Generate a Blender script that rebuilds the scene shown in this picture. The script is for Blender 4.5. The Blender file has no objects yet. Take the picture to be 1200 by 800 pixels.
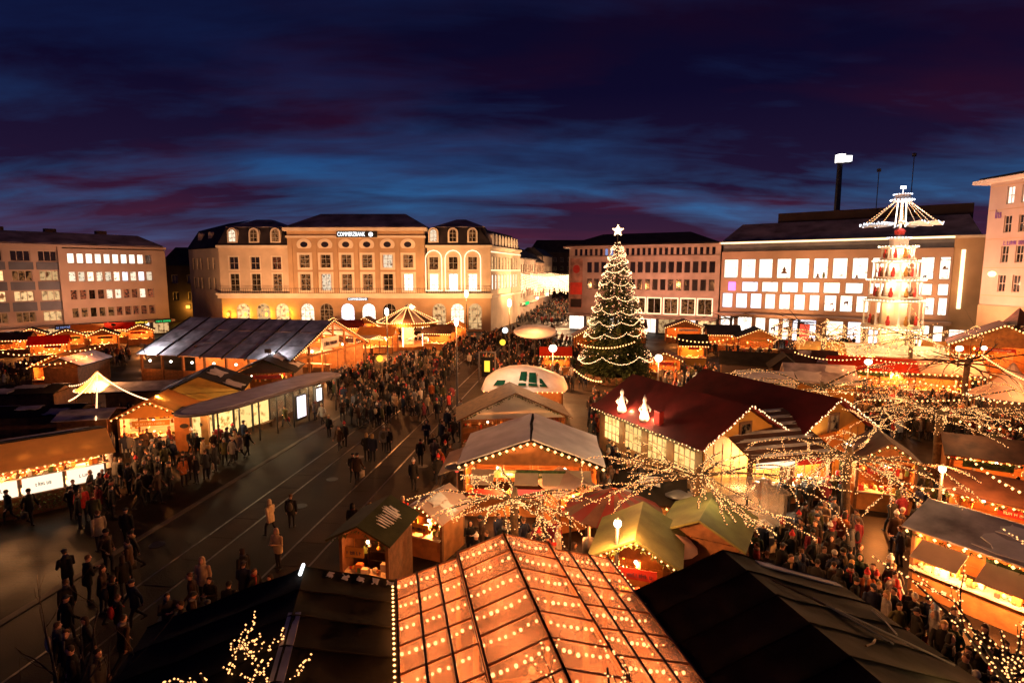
import bpy, bmesh, math, random
from mathutils import Vector, Matrix, noise as mnoise
rnd = random.Random(11)
scene = bpy.context.scene
col = scene.collection
PI = math.pi
R = math.radians

# ------------------------------------------------------------------ camera
PITCH = math.atan(83 / 667)
CAM_Z = 12.0
cam_data = bpy.data.cameras.new("camera")
cam_data.sensor_width = 36
cam_data.lens = 20.0
cam_data.clip_start = 0.1
cam_data.clip_end = 6000
cam = bpy.data.objects.new("camera", cam_data)
cam.location = (0, 0, CAM_Z)
cam.rotation_euler = (PI / 2 - PITCH, 0, 0)
col.objects.link(cam)
scene.camera = cam

# ------------------------------------------------------------------ dusk sky
world = bpy.data.worlds.new("World")
scene.world = world
world.use_nodes = True


SKY_S, SKY_O = .7, (20.1, 1.4, 0)


def build_world():
    nt = world.node_tree
    N, L = nt.nodes, nt.links
    N.clear()
    out = N.new('ShaderNodeOutputWorld')
    bg = N.new('ShaderNodeBackground')
    L.new(bg.outputs[0], out.inputs[0])
    tc = N.new('ShaderNodeTexCoord')
    sep = N.new('ShaderNodeSeparateXYZ')
    L.new(tc.outputs['Generated'], sep.inputs[0])

    def math_n(op, a, b=None, clamp=False):
        n = N.new('ShaderNodeMath'); n.operation = op; n.use_clamp = clamp
        for i, v in enumerate((a, b)):
            if v is None: continue
            if isinstance(v, (int, float)): n.inputs[i].default_value = v
            else: L.new(v, n.inputs[i])
        return n.outputs[0]
    zc = math_n('MAXIMUM', sep.outputs[2], 0.0)
    den = math_n('ADD', zc, 0.16)
    cx = math_n('DIVIDE', sep.outputs[0], den)
    cy = math_n('DIVIDE', sep.outputs[1], den)
    comb = N.new('ShaderNodeCombineXYZ')
    L.new(cx, comb.inputs[0]); L.new(cy, comb.inputs[1])

    def noise(scale, detail, loc, rough=.55, sc=(1, 1, 1), dist=.0):
        mp = N.new('ShaderNodeMapping')
        mp.inputs['Location'].default_value = loc
        mp.inputs['Scale'].default_value = sc
        L.new(comb.outputs[0], mp.inputs[0])
        n = N.new('ShaderNodeTexNoise')
        n.inputs['Scale'].default_value = scale
        n.inputs['Detail'].default_value = detail
        n.inputs['Roughness'].default_value = rough
        n.inputs['Distortion'].default_value = dist
        L.new(mp.outputs[0], n.inputs['Vector'])
        return n.outputs[0]

    def ramp(fac, stops):
        n = N.new('ShaderNodeValToRGB')
        L.new(fac, n.inputs[0])
        el = n.color_ramp.elements
        while len(el) < len(stops): el.new(.5)
        for e, (p, c) in zip(el, stops):
            e.position = p
            e.color = (*c, 1) if len(c) == 3 else c
        return n.outputs[0]

    def mix(fac, a, b, mode='MIX'):
        n = N.new('ShaderNodeMix'); n.data_type = 'RGBA'; n.blend_type = mode
        for s, v in ((n.inputs[0], fac), (n.inputs[6], a), (n.inputs[7], b)):
            if isinstance(v, (int, float)): s.default_value = v
            elif isinstance(v, tuple): s.default_value = v
            else: L.new(v, s)
        return n.outputs[2]
    sky = N.new('ShaderNodeTexSky')
    sky.sky_type = 'NISHITA'
    sky.sun_disc = False
    sky.sun_elevation = R(-4.0)
    sky.sun_rotation = R(25)
    sky.sun_intensity = 1.0
    # the gaps between the clouds: twilight blue, deep overhead, paler low down
    blue = ramp(zc, [(0.0, (.10, .050, .105)), (.045, (.055, .075, .19)), (.10, (.018, .125, .34)), (.18, (.010, .052, .18)), (.30, (.004, .015, .080)), (.55, (.0015, .003, .026))])
    blue = mix(.08, blue, sky.outputs[0], 'ADD')
    cloud = ramp(zc, [(0.0, (.085, .030, .050)), (.05, (.045, .015, .040)), (.13, (.016, .008, .034)), (.28, (.0045, .0032, .022)), (.60, (.002, .002, .012))])
    red = noise(.75, 5, (3.3, 8.1, 0), sc=(.6, 1.2, 1))
    redm = ramp(red, [(.48, (0, 0, 0)), (.64, (1, 1, 1))])
    reddish = ramp(zc, [(0.0, (.12, .033, .055)), (.06, (.075, .016, .042)), (.14, (.034, .006, .026)), (.35, (.011, .0025, .014)), (1, (.008, .002, .01))])
    cloud = mix(redm, cloud, reddish)
    n1 = noise(SKY_S, 5, SKY_O, .52, (.60, 1.15, 1), .25)
    n2 = noise(2.2, 7, (1.0, 4.0, 0), .60, (.55, 1.35, 1), .5)
    m = math_n('ADD', math_n('MULTIPLY', n1, .74), math_n('MULTIPLY', n2, .26))
    mask = ramp(m, [(.37, (0, 0, 0)), (.46, (.55, .55, .55)), (.56, (1, 1, 1))])
    c = mix(mask, blue, cloud)
    L.new(c, bg.inputs[0])
    bg.inputs[1].default_value = 0.95


build_world()
sun_data = bpy.data.lights.new("dusk_sun", 'SUN')
sun_data.energy = 0.012          # afterglow only: the sun is below the horizon
sun_data.angle = R(20)
sun_data.color = (.55, .6, 1.0)
sun = bpy.data.objects.new("dusk_sun", sun_data)
sun.rotation_euler = (R(60), 0, R(155))
col.objects.link(sun)

scene.view_settings.view_transform = 'Standard'
scene.view_settings.look = 'None'
scene.view_settings.exposure = 0.0
scene.view_settings.gamma = 1.0
scene.view_settings.use_curve_mapping = False
scene.render.engine = 'CYCLES'
cy = scene.cycles
cy.use_denoising = True
try:
    cy.denoiser = 'OPENIMAGEDENOISE'
    cy.denoising_input_passes = 'RGB_ALBEDO_NORMAL'
    cy.denoising_prefilter = 'ACCURATE'
except Exception:
    pass
cy.max_bounces = 5
cy.diffuse_bounces = 2
cy.glossy_bounces = 2
cy.transmission_bounces = 3
cy.transparent_max_bounces = 6
cy.sample_clamp_indirect = 1.5
cy.sample_clamp_direct = 0
cy.caustics_reflective = False
cy.caustics_refractive = False
cy.use_light_tree = True
cy.use_adaptive_sampling = True
cy.adaptive_threshold = 0.02

_cp, _sp = math.cos(PITCH), math.sin(PITCH)


def ray(u, v):
    a, b = (u - 600) / 667, (400 - v) / 667
    return a, _cp + _sp * b, -_sp + _cp * b


def G(u, v, z=0.0):
    """the place at height z that the photograph shows at (u, v)"""
    a, dy, dz = ray(u, v)
    t = (z - CAM_Z) / dz
    return Vector((a * t, dy * t, z))


def Dp(u, v, Y):
    a, dy, dz = ray(u, v)
    t = Y / dy
    return Vector((a * t, Y, CAM_Z + dz * t))


# ------------------------------------------------------------------ mesh helpers
class MB:
    def __init__(s):
        s.v, s.f, s.m = [], [], []

    def poly(s, pts, mi=0):
        n = len(s.v)
        s.v.extend(tuple(p) for p in pts)
        s.f.append(tuple(range(n, n + len(pts))))
        s.m.append(mi)

    def raw(s, vs, fs, mi=0):
        n = len(s.v)
        s.v.extend(tuple(p) for p in vs)
        for f in fs:
            s.f.append(tuple(i + n for i in f)); s.m.append(mi)

    def box(s, x0, x1, y0, y1, z0, z1, mi=0, M=None):
        vs = [(x, y, z) for z in (z0, z1) for y in (y0, y1) for x in (x0, x1)]
        if M is not None: vs = [M @ Vector(p) for p in vs]
        s.raw(vs, [(0, 2, 3, 1), (4, 5, 7, 6), (0, 1, 5, 4), (2, 6, 7, 3), (0, 4, 6, 2), (1, 3, 7, 5)], mi)

    def slab(s, pts, t, mi=0):
        """closed plate: pts its top outline (counter-clockwise seen from above), t the thickness"""
        pts = [Vector(p) for p in pts]
        nrm = Vector((0, 0, 0))
        for i in range(len(pts)):
            a, b = pts[i], pts[(i + 1) % len(pts)]
            nrm += a.cross(b)
        nrm.normalize()
        low = [p - nrm * t for p in pts]
        k = len(pts)
        fs = [tuple(range(k)), tuple(range(2 * k - 1, k - 1, -1))]
        fs += [(i, i + k, (i + 1) % k + k, (i + 1) % k) for i in range(k)]
        s.raw(pts + low, fs, mi)

    def prism(s, poly, y0, y1, mi=0):
        """outline in x,z pulled from y0 to y1"""
        k = len(poly)
        vs = [(x, y0, z) for x, z in poly] + [(x, y1, z) for x, z in poly]
        fs = [tuple(range(k)), tuple(range(2 * k - 1, k - 1, -1))]
        fs += [(i, i + k, (i + 1) % k + k, (i + 1) % k) for i in range(k)]
        s.raw(vs, fs, mi)

    def tube(s, pts, rad, n=6, mi=0, cap=True):
        pts = [Vector(p) for p in pts]
        if not isinstance(rad, (list, tuple)): rad = [rad] * len(pts)
        vs, prev = [], None
        for i, p in enumerate(pts):
            d = (pts[min(i + 1, len(pts) - 1)] - pts[max(i - 1, 0)])
            if d.length < 1e-6: d = Vector((0, 0, 1))
            d.normalize()
            if prev is None:
                up = Vector((0, 0, 1)) if abs(d.z) < .9 else Vector((1, 0, 0))
                a = d.cross(up).normalized()
            else:
                a = (prev - d * prev.dot(d))
                a = a.normalized() if a.length > 1e-5 else d.orthogonal().normalized()
            prev = a
            b = d.cross(a)
            for j in range(n):
                w = 2 * PI * j / n
                vs.append(p + (a * math.cos(w) + b * math.sin(w)) * rad[i])
        fs = []
        for i in range(len(pts) - 1):
            for j in range(n):
                fs.append((i * n + j, i * n + (j + 1) % n, (i + 1) * n + (j + 1) % n, (i + 1) * n + j))
        if cap:
            fs.append(tuple(range(n - 1, -1, -1)))
            fs.append(tuple(range((len(pts) - 1) * n, len(pts) * n)))
        s.raw(vs, fs, mi)

    def lathe(s, prof, n=12, c=(0, 0, 0), mi=0, a0=0.0):
        vs, fs = [], []
        for r, z in prof:
            for j in range(n):
                w = a0 + 2 * PI * j / n
                vs.append((c[0] + r * math.cos(w), c[1] + r * math.sin(w), c[2] + z))
        for i in range(len(prof) - 1):
            for j in range(n):
                fs.append((i * n + j, i * n + (j + 1) % n, (i + 1) * n + (j + 1) % n, (i + 1) * n + j))
        fs.append(tuple(range(n - 1, -1, -1)))
        fs.append(tuple(range((len(prof) - 1) * n, len(prof) * n)))
        s.raw(vs, fs, mi)

    def octa(s, p, r, mi=0):
        x, y, z = p
        s.raw([(x + r, y, z), (x - r, y, z), (x, y + r, z), (x, y - r, z), (x, y, z + r), (x, y, z - r)],
              [(0, 2, 4), (2, 1, 4), (1, 3, 4), (3, 0, 4), (2, 0, 5), (1, 2, 5), (3, 1, 5), (0, 3, 5)], mi)

    def ball(s, p, r, mi=0, n=8, k=5):
        rx, ry, rz = r if isinstance(r, (tuple, list)) else (r, r, r)
        vs = [(p[0], p[1], p[2] - rz)]
        for i in range(1, k):
            t = -PI / 2 + PI * i / k
            for j in range(n):
                w = 2 * PI * j / n
                vs.append((p[0] + rx * math.cos(t) * math.cos(w), p[1] + ry * math.cos(t) * math.sin(w), p[2] + rz * math.sin(t)))
        vs.append((p[0], p[1], p[2] + rz))
        fs = [(0, 1 + (j + 1) % n, 1 + j) for j in range(n)]
        for i in range(k - 2):
            for j in range(n):
                fs.append((1 + i * n + j, 1 + i * n + (j + 1) % n, 1 + (i + 1) * n + (j + 1) % n, 1 + (i + 1) * n + j))
        top = len(vs) - 1
        fs += [(top, 1 + (k - 2) * n + j, 1 + (k - 2) * n + (j + 1) % n) for j in range(n)]
        s.raw(vs, fs, mi)

    def mesh(s, name, mats, smooth=False):
        me = bpy.data.meshes.new(name)
        me.from_pydata(s.v, [], s.f)
        mats = mats if isinstance(mats, (list, tuple)) else [mats]
        for m in mats: me.materials.append(m)
        if any(s.m): me.polygons.foreach_set('material_index', s.m)
        if smooth: me.polygons.foreach_set('use_smooth', [True] * len(s.f))
        me.update()
        return me

    def build(s, name, mats, parent=None, smooth=False, kind=None, loc=None, label=None):
        o = bpy.data.objects.new(name, s.mesh(name, mats, smooth))
        return link(o, parent, loc, kind, label)


def link(o, parent=None, loc=None, kind=None, label=None):
    col.objects.link(o)
    if parent is not None: o.parent = parent
    if loc is not None: o.location = loc
    if kind: o['kind'] = kind
    if label: o['label'] = label
    return o


def put(name, me, parent=None, loc=(0, 0, 0), rz=0.0, color=None, mat=None):
    o = bpy.data.objects.new(name, me)
    col.objects.link(o)
    o.parent = parent
    o.location = loc
    o.rotation_euler = (0, 0, rz)
    if color: o.color = (*color, 1)
    if mat is not None:
        o.material_slots[0].link = 'OBJECT'
        o.material_slots[0].material = mat
    return o


def thing(name, label, cat, loc=(0, 0, 0), rz=0.0, group=None):
    o = bpy.data.objects.new(name, None)
    o.empty_display_size = .3
    col.objects.link(o)
    o.location = loc
    o.rotation_euler = (0, 0, rz)
    tag(o, label, cat, group)
    return o


def tag(o, label, cat, group=None):
    o['label'] = label
    o['category'] = cat
    if group: o['group'] = group
    return o


WARM = (1.0, .285, .055)
HOT = (1.0, .40, .13)
POWER = 4.2
WHITE = (1.0, .86, .70)


def lamp_light(loc, power, color=WARM, parent=None, r=.10):
    d = bpy.data.lights.new("lamp_light", 'POINT')
    d.energy = power * POWER
    d.color = color
    d.shadow_soft_size = r
    o = bpy.data.objects.new("lamp_light", d)
    col.objects.link(o)
    o.parent = parent
    o.location = loc
    return o


def text(name, s, size, mat, parent, loc, rot=(PI / 2, 0, 0), align='CENTER', ext=.02, sx=1.0):
    c = bpy.data.curves.new(name, 'FONT')
    c.body = s
    c.size = size
    c.align_x = align
    c.align_y = 'CENTER'
    c.extrude = ext
    c.resolution_u = 2
    c.materials.append(mat)
    tmp = bpy.data.objects.new(name, c)
    o = bpy.data.objects.new(name, bpy.data.meshes.new_from_object(tmp))
    bpy.data.objects.remove(tmp)
    link(o, parent, loc)
    o['kind'] = 'stuff'
    o.rotation_euler = rot
    o.scale = (sx, 1, 1)
    return o


def glyphs(parent, x0, x1, y, zc, h, mat, seed=1):
    """a word too small to read: a row of letter-like strokes"""
    r = random.Random(seed)
    mb = MB()
    x = x0
    while x < x1:
        w = h * r.uniform(.35, .7)
        top = zc + h / 2 * r.choice((.6, .62, .65, 1))
        mb.box(x, x + h * .13, y - .02, y, zc - h / 2, top)
        if r.random() < .7: mb.box(x + w - h * .13, x + w, y - .02, y, zc - h / 2, top * .5 + zc * .5 + h * .1)
        k = r.random()
        if k < .6: mb.box(x + h * .13, x + w - h * .13, y - .018, y, zc - h * .06, zc + h * .06)
        if k > .3: mb.box(x + h * .13, x + w - h * .13, y - .018, y, zc - h / 2, zc - h * .38)
        x += w + h * r.choice((.14, .14, .16, .5))
    return mb.build('lettering', mat, parent, kind='stuff')


# ------------------------------------------------------------------ materials
def _nt(name):
    m = bpy.data.materials.new(name)
    m.use_nodes = True
    nt = m.node_tree
    nt.nodes.clear()
    out = nt.nodes.new('ShaderNodeOutputMaterial')
    return m, nt, nt.nodes, nt.links, out


def pmat(name, c, rough=.75, var=.3, scale=1.5, metal=0.0, bump=.0, bscale=20, obj_color=False, spec=.35, detail=6, rand=0.0):
    m, nt, N, L, out = _nt(name)
    b = N.new('ShaderNodeBsdfPrincipled')
    b.inputs['Roughness'].default_value = rough
    b.inputs['Metallic'].default_value = metal
    b.inputs['Specular IOR Level'].default_value = spec
    L.new(b.outputs[0], out.inputs[0])
    tc = N.new('ShaderNodeTexCoord')
    nz = N.new('ShaderNodeTexNoise')
    nz.inputs['Scale'].default_value = scale
    nz.inputs['Detail'].default_value = detail
    L.new(tc.outputs['Object'], nz.inputs['Vector'])
    mr = N.new('ShaderNodeMapRange')
    mr.inputs['From Min'].default_value = .3
    mr.inputs['From Max'].default_value = .7
    mr.inputs['To Min'].default_value = 1 - var
    mr.inputs['To Max'].default_value = 1 + var
    L.new(nz.outputs[0], mr.inputs['Value'])
    fac = mr.outputs[0]
    oi = None
    if rand or obj_color: oi = N.new('ShaderNodeObjectInfo')
    if rand:
        r2 = N.new('ShaderNodeMapRange')
        r2.inputs['To Min'].default_value = 1 - rand
        r2.inputs['To Max'].default_value = 1 + rand
        L.new(oi.outputs['Random'], r2.inputs['Value'])
        mu = N.new('ShaderNodeMath'); mu.operation = 'MULTIPLY'
        L.new(fac, mu.inputs[0]); L.new(r2.outputs[0], mu.inputs[1])
        fac = mu.outputs[0]
    vm = N.new('ShaderNodeVectorMath'); vm.operation = 'SCALE'
    if obj_color: L.new(oi.outputs['Color'], vm.inputs[0])
    else: vm.inputs[0].default_value = c
    L.new(fac, vm.inputs['Scale'])
    L.new(vm.outputs[0], b.inputs['Base Color'])
    if bump:
        bz = N.new('ShaderNodeTexNoise')
        bz.inputs['Scale'].default_value = bscale
        bz.inputs['Detail'].default_value = 4
        L.new(tc.outputs['Object'], bz.inputs['Vector'])
        bp = N.new('ShaderNodeBump')
        bp.inputs['Strength'].default_value = bump
        bp.inputs['Distance'].default_value = .05
        L.new(bz.outputs[0], bp.inputs['Height'])
        L.new(bp.outputs[0], b.inputs['Normal'])
    return m


def emat(name, c, strength, sample=False, rand=0.0, pattern=None):
    """something that gives off light; pattern: dark shapes of decorations behind a lit pane"""
    m, nt, N, L, out = _nt(name)
    e = N.new('ShaderNodeEmission')
    e.inputs[0].default_value = (*c, 1)
    e.inputs[1].default_value = strength
    L.new(e.outputs[0], out.inputs[0])
    if rand or pattern:
        oi = N.new('ShaderNodeObjectInfo')
        mr = N.new('ShaderNodeMapRange')
        mr.inputs['To Min'].default_value = strength * (1 - rand)
        mr.inputs['To Max'].default_value = strength * (1 + rand * .5)
        L.new(oi.outputs['Random'], mr.inputs['Value'])
        L.new(mr.outputs[0], e.inputs[1])
    if pattern:
        scale, lo, hi, dark = pattern
        tc = N.new('ShaderNodeTexCoord')
        add = N.new('ShaderNodeVectorMath'); add.operation = 'ADD'
        ms = N.new('ShaderNodeVectorMath'); ms.operation = 'SCALE'
        ms.inputs[0].default_value = (37., 11., 53.)
        L.new(oi.outputs['Random'], ms.inputs['Scale'])
        L.new(tc.outputs['Object'], add.inputs[0]); L.new(ms.outputs[0], add.inputs[1])
        nz = N.new('ShaderNodeTexNoise')
        nz.inputs['Scale'].default_value = scale
        nz.inputs['Detail'].default_value = 4
        L.new(add.outputs[0], nz.inputs['Vector'])
        rp = N.new('ShaderNodeValToRGB')
        rp.color_ramp.elements[0].position = lo
        rp.color_ramp.elements[0].color = (*c, 1)
        rp.color_ramp.elements[1].position = hi
        rp.color_ramp.elements[1].color = (*dark, 1)
        L.new(nz.outputs[0], rp.inputs[0])
        L.new(rp.outputs[0], e.inputs[0])
    m.cycles.emission_sampling = 'AUTO' if sample else 'NONE'
    return m


def tarp(name, c, trans=.5, rough=.6):
    """thin cloth that lets lamp light through"""
    m, nt, N, L, out = _nt(name)
    d = N.new('ShaderNodeBsdfDiffuse')
    t = N.new('ShaderNodeBsdfTranslucent')
    tc = N.new('ShaderNodeTexCoord')
    nz = N.new('ShaderNodeTexNoise'); nz.inputs['Scale'].default_value = 1.7; nz.inputs['Detail'].default_value = 5
    L.new(tc.outputs['Object'], nz.inputs['Vector'])
    mr = N.new('ShaderNodeMapRange'); mr.inputs['To Min'].default_value = .75; mr.inputs['To Max'].default_value = 1.2
    L.new(nz.outputs[0], mr.inputs['Value'])
    vm = N.new('ShaderNodeVectorMath'); vm.operation = 'SCALE'; vm.inputs[0].default_value = c
    L.new(mr.outputs[0], vm.inputs['Scale'])
    for n in (d, t): L.new(vm.outputs[0], n.inputs[0])
    mx = N.new('ShaderNodeMixShader'); mx.inputs[0].default_value = trans
    L.new(d.outputs[0], mx.inputs[1]); L.new(t.outputs[0], mx.inputs[2])
    L.new(mx.outputs[0], out.inputs[0])
    return m


def glass(name, c=(.9, .9, .9), clear=.5, rough=.1, milky=(.7, .62, .55), amp=.2):
    """plastic or glass sheet: partly clear, partly milky, glossy on top"""
    m, nt, N, L, out = _nt(name)
    tr = N.new('ShaderNodeBsdfTransparent'); tr.inputs[0].default_value = (*c, 1)
    d = N.new('ShaderNodeBsdfDiffuse'); t = N.new('ShaderNodeBsdfTranslucent')
    d.inputs[0].default_value = (*milky, 1); t.inputs[0].default_value = (*milky, 1)
    g = N.new('ShaderNodeBsdfGlossy'); g.inputs['Roughness'].default_value = rough
    a = N.new('ShaderNodeMixShader'); a.inputs[0].default_value = .6
    L.new(d.outputs[0], a.inputs[1]); L.new(t.outputs[0], a.inputs[2])
    tc = N.new('ShaderNodeTexCoord'); nz = N.new('ShaderNodeTexNoise')
    nz.inputs['Scale'].default_value = 1.4; nz.inputs['Detail'].default_value = 2
    L.new(tc.outputs['Object'], nz.inputs['Vector'])
    mr = N.new('ShaderNodeMapRange'); mr.inputs['From Min'].default_value = .3; mr.inputs['From Max'].default_value = .7
    mr.inputs['To Min'].default_value = min(1, clear + amp); mr.inputs['To Max'].default_value = max(0, clear - amp)
    L.new(nz.outputs[0], mr.inputs['Value'])
    b = N.new('ShaderNodeMixShader')
    L.new(mr.outputs[0], b.inputs[0]); L.new(a.outputs[0], b.inputs[1]); L.new(tr.outputs[0], b.inputs[2])
    f = N.new('ShaderNodeLayerWeight'); f.inputs[0].default_value = .3
    fp = N.new('ShaderNodeMath'); fp.operation = 'POWER'; fp.inputs[1].default_value = 4
    fm = N.new('ShaderNodeMath'); fm.operation = 'MULTIPLY_ADD'; fm.inputs[1].default_value = .5; fm.inputs[2].default_value = .035
    L.new(f.outputs['Facing'], fp.inputs[0]); L.new(fp.outputs[0], fm.inputs[0])
    k = N.new('ShaderNodeMixShader')
    L.new(fm.outputs[0], k.inputs[0]); L.new(b.outputs[0], k.inputs[1]); L.new(g.outputs[0], k.inputs[2])
    L.new(k.outputs[0], out.inputs[0])
    return m


def attr_mat(name):
    m, nt, N, L, out = _nt(name)
    b = N.new('ShaderNodeBsdfPrincipled'); b.inputs['Roughness'].default_value = .85
    a = N.new('ShaderNodeVertexColor'); a.layer_name = 'tint'
    L.new(a.outputs[0], b.inputs['Base Color']); L.new(b.outputs[0], out.inputs[0])
    return m


def ground_mat():
    m, nt, N, L, out = _nt('wet_paving')
    b = N.new('ShaderNodeBsdfPrincipled')
    tc = N.new('ShaderNodeTexCoord')
    n1 = N.new('ShaderNodeTexNoise'); n1.inputs['Scale'].default_value = .16; n1.inputs['Detail'].default_value = 7
    n2 = N.new('ShaderNodeTexNoise'); n2.inputs['Scale'].default_value = 9; n2.inputs['Detail'].default_value = 3
    br = N.new('ShaderNodeTexBrick')
    br.inputs['Scale'].default_value = 1.0
    br.inputs['Brick Width'].default_value = .6; br.inputs['Row Height'].default_value = .4
    br.inputs['Mortar Size'].default_value = .012
    br.inputs['Color1'].default_value = (.028, .016, .0095, 1); br.inputs['Color2'].default_value = (.018, .0105, .0065, 1)
    br.inputs['Mortar'].default_value = (.010, .009, .008, 1)
    for n in (n1, n2, br): L.new(tc.outputs['Object'], n.inputs['Vector'])
    mx = N.new('ShaderNodeMix'); mx.data_type = 'RGBA'; mx.blend_type = 'MULTIPLY'; mx.inputs[0].default_value = .7
    rp = N.new('ShaderNodeValToRGB')
    rp.color_ramp.elements[0].position = .3; rp.color_ramp.elements[0].color = (.45, .43, .42, 1)
    rp.color_ramp.elements[1].position = .68; rp.color_ramp.elements[1].color = (1.2, 1.15, 1.1, 1)
    L.new(n1.outputs[0], rp.inputs[0])
    L.new(br.outputs[0], mx.inputs[6]); L.new(rp.outputs[0], mx.inputs[7])
    L.new(mx.outputs[2], b.inputs['Base Color'])
    rr = N.new('ShaderNodeMapRange'); rr.inputs['From Min'].default_value = .35; rr.inputs['From Max'].default_value = .65
    rr.inputs['To Min'].default_value = .42; rr.inputs['To Max'].default_value = .85; b.inputs['Specular IOR Level'].default_value = .10
    L.new(n1.outputs[0], rr.inputs['Value']); L.new(rr.outputs[0], b.inputs['Roughness'])
    bp = N.new('ShaderNodeBump'); bp.inputs['Strength'].default_value = .35; bp.inputs['Distance'].default_value = .02
    L.new(n2.outputs[0], bp.inputs['Height']); L.new(bp.outputs[0], b.inputs['Normal'])
    L.new(b.outputs[0], out.inputs[0])
    return m


M = {}
M['ground'] = ground_mat()
M['asphalt'] = pmat('asphalt', (.026, .0155, .010), .7, .45, .35, bump=.3, bscale=30, spec=.2)
M['steel'] = pmat('rail_steel', (.16, .13, .11), .4, .3, 3, metal=.7)
M['stone_line'] = pmat('pale_kerb_stone', (.10, .075, .055), .8, .3, 1.2)
M['sandstone'] = pmat('sandstone', (.60, .46, .33), .85, .16, .35, bump=.1)
M['sand_dark'] = pmat('ochre_render', (.46, .30, .17), .85, .14, .4, bump=.1)
M['cream'] = pmat('cream_trim', (.74, .62, .48), .8, .12, .6)
M['plaster'] = pmat('pink_plaster', (.46, .34, .27), .85, .12, .3)
M['grey_panel'] = pmat('grey_panel', (.13, .14, .17), .6, .2, .6)
M['travertine'] = pmat('travertine_slab', (.42, .30, .25), .7, .22, .5, bump=.1)
M['dept_wall'] = pmat('beige_stone_slab', (.42, .27, .19), .7, .12, .4)
M['slate'] = pmat('slate_roof', (.035, .026, .028), .7, .45, .6, bump=.3, bscale=6)
M['slate_snow'] = pmat('frosted_roof', (.30, .24, .25), .8, .6, .35, bump=.2, bscale=5)
M['dark'] = pmat('dark_masonry', (.05, .03, .026), .85, .3, .3)
M['snow'] = pmat('snow', (.80, .76, .76), .7, .18, 1.0, bump=.35, bscale=5)
M['thin_snow'] = pmat('thin_snow', (.46, .41, .42), .75, .5, 1.1, bump=.2, bscale=8)
M['wood'] = pmat('brown_timber', (.12, .055, .024), .7, .4, 3, bump=.25, bscale=14)
M['wood_o'] = pmat('honey_timber', (.31, .125, .036), .65, .3, 2.5, bump=.2, bscale=14)
M['wood_y'] = pmat('yellow_plywood', (.42, .20, .035), .7, .22, 1.2, bump=.1)
M['dark_roof'] = pmat('dark_roof_felt', (.018, .013, .010), .9, .5, .9, bump=.3, bscale=9, spec=.15)
M['dark_roof2'] = pmat('olive_tarpaulin', (.026, .020, .009), .9, .45, .5, bump=.35, bscale=2.5, spec=.12)
M['deep_green'] = pmat('deep_green_felt', (.028, .030, .012), .85, .35, 1.3, bump=.3, bscale=12, spec=.15)
M['green_roof'] = pmat('green_roof_felt', (.11, .12, .040), .8, .3, 1.3, bump=.3, bscale=12)
M['red_roof'] = pmat('red_roof_felt', (.12, .008, .006), .75, .35, .8, bump=.25, bscale=4)
M['red'] = pmat('red_cloth', (.42, .03, .02), .7, .25, 2)
M['brown_roof'] = pmat('brown_tile_roof', (.085, .035, .022), .75, .4, 1.6, bump=.4, bscale=7)
M['metal'] = pmat('dark_metal', (.05, .048, .05), .45, .3, 2, metal=.6)
M['grey_metal'] = pmat('grey_metal', (.25, .24, .24), .4, .2, 2, metal=.7)
M['white'] = pmat('white_paint', (.72, .69, .64), .6, .1, 1)
M['table'] = pmat('pale_table_top', (.50, .40, .30), .6, .25, 2)
M['black'] = pmat('black_frame', (.012, .011, .011), .6, .2, 2)
M['bark'] = pmat('tree_bark', (.085, .050, .026), .9, .5, 5, bump=.6, bscale=18)
M['bark_dark'] = pmat('dark_bark', (.06, .04, .028), .9, .5, 5, bump=.6, bscale=18)
M['needles'] = pmat('fir_needles', (.030, .045, .012), .75, .6, 1.5, rand=.1)
M['hedge'] = pmat('fir_sprigs', (.05, .085, .025), .8, .6, 6)
M['window_dark'] = pmat('dark_window_glass', (.02, .016, .016), .08, .3, .5, spec=.6, rand=.4)
M['frame'] = pmat('window_frame', (.45, .36, .28), .6, .1, 2)
M['frame_dark'] = pmat('brown_window_frame', (.10, .055, .035), .6, .1, 2)
M['orange_tarp'] = tarp('orange_tarpaulin', (.90, .52, .17), .70)
M['amber_tarp'] = tarp('amber_tarpaulin', (.92, .70, .38), .72)
M['white_tarp'] = tarp('white_tarpaulin', (.80, .70, .58), .5)
M['red_tarp'] = tarp('red_tarpaulin', (.60, .06, .03), .5)
M['pink_tarp'] = tarp('pink_snowy_tarpaulin', (.70, .50, .42), .35)
M['tent_glass'] = glass('tent_sheet', (.99, .92, .86), .78, .15, (.95, .68, .54), .10)
M['booth_glass'] = glass('booth_glass', (.9, .9, .88), .72, .05, (.5, .45, .4))
M['green_glass'] = pmat('green_window', (.01, .07, .045), .15, .3, 2, spec=.6)
M['frosted'] = glass('frosted_roof_glass', (.5, .48, .5), .12, .3, (.26, .235, .245))
M['bulb'] = emat('warm_bulb', (1.0, .44, .14), 5.0)
M['bulb_w'] = emat('pale_bulb', (1.0, .56, .26), 4.0)
M['tent_bulb'] = emat('tent_bulb', (1.0, .50, .20), 4.5)
M['fairy'] = emat('fairy_light', (1.0, .45, .15), 2.6)
M['bulb_hot'] = emat('hot_bulb', (1.0, .74, .46), 5.0)
M['bulb_c'] = emat('cold_bulb', (.80, .86, 1.0), 5.0)
M['lamp'] = emat('lamp_globe', (1.0, .82, .62), 7.0)
M['lamp_c'] = emat('white_lamp', (1.0, .93, .88), 3.0)
M['tube'] = emat('neon_tube', (1.0, .85, .62), 6.0)
M['strip'] = emat('light_strip', (1.0, .72, .40), 2.6)
M['lit_white'] = emat('lit_shop_pane', (1.0, .82, .66), 2.2, True, .25, (1.5, .60, .74, (.40, .18, .09)))
M['lit_cool'] = emat('cool_lit_pane', (.96, .90, 1.0), 2.0, True, .3, (1.4, .60, .72, (.25, .18, .25)))
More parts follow.
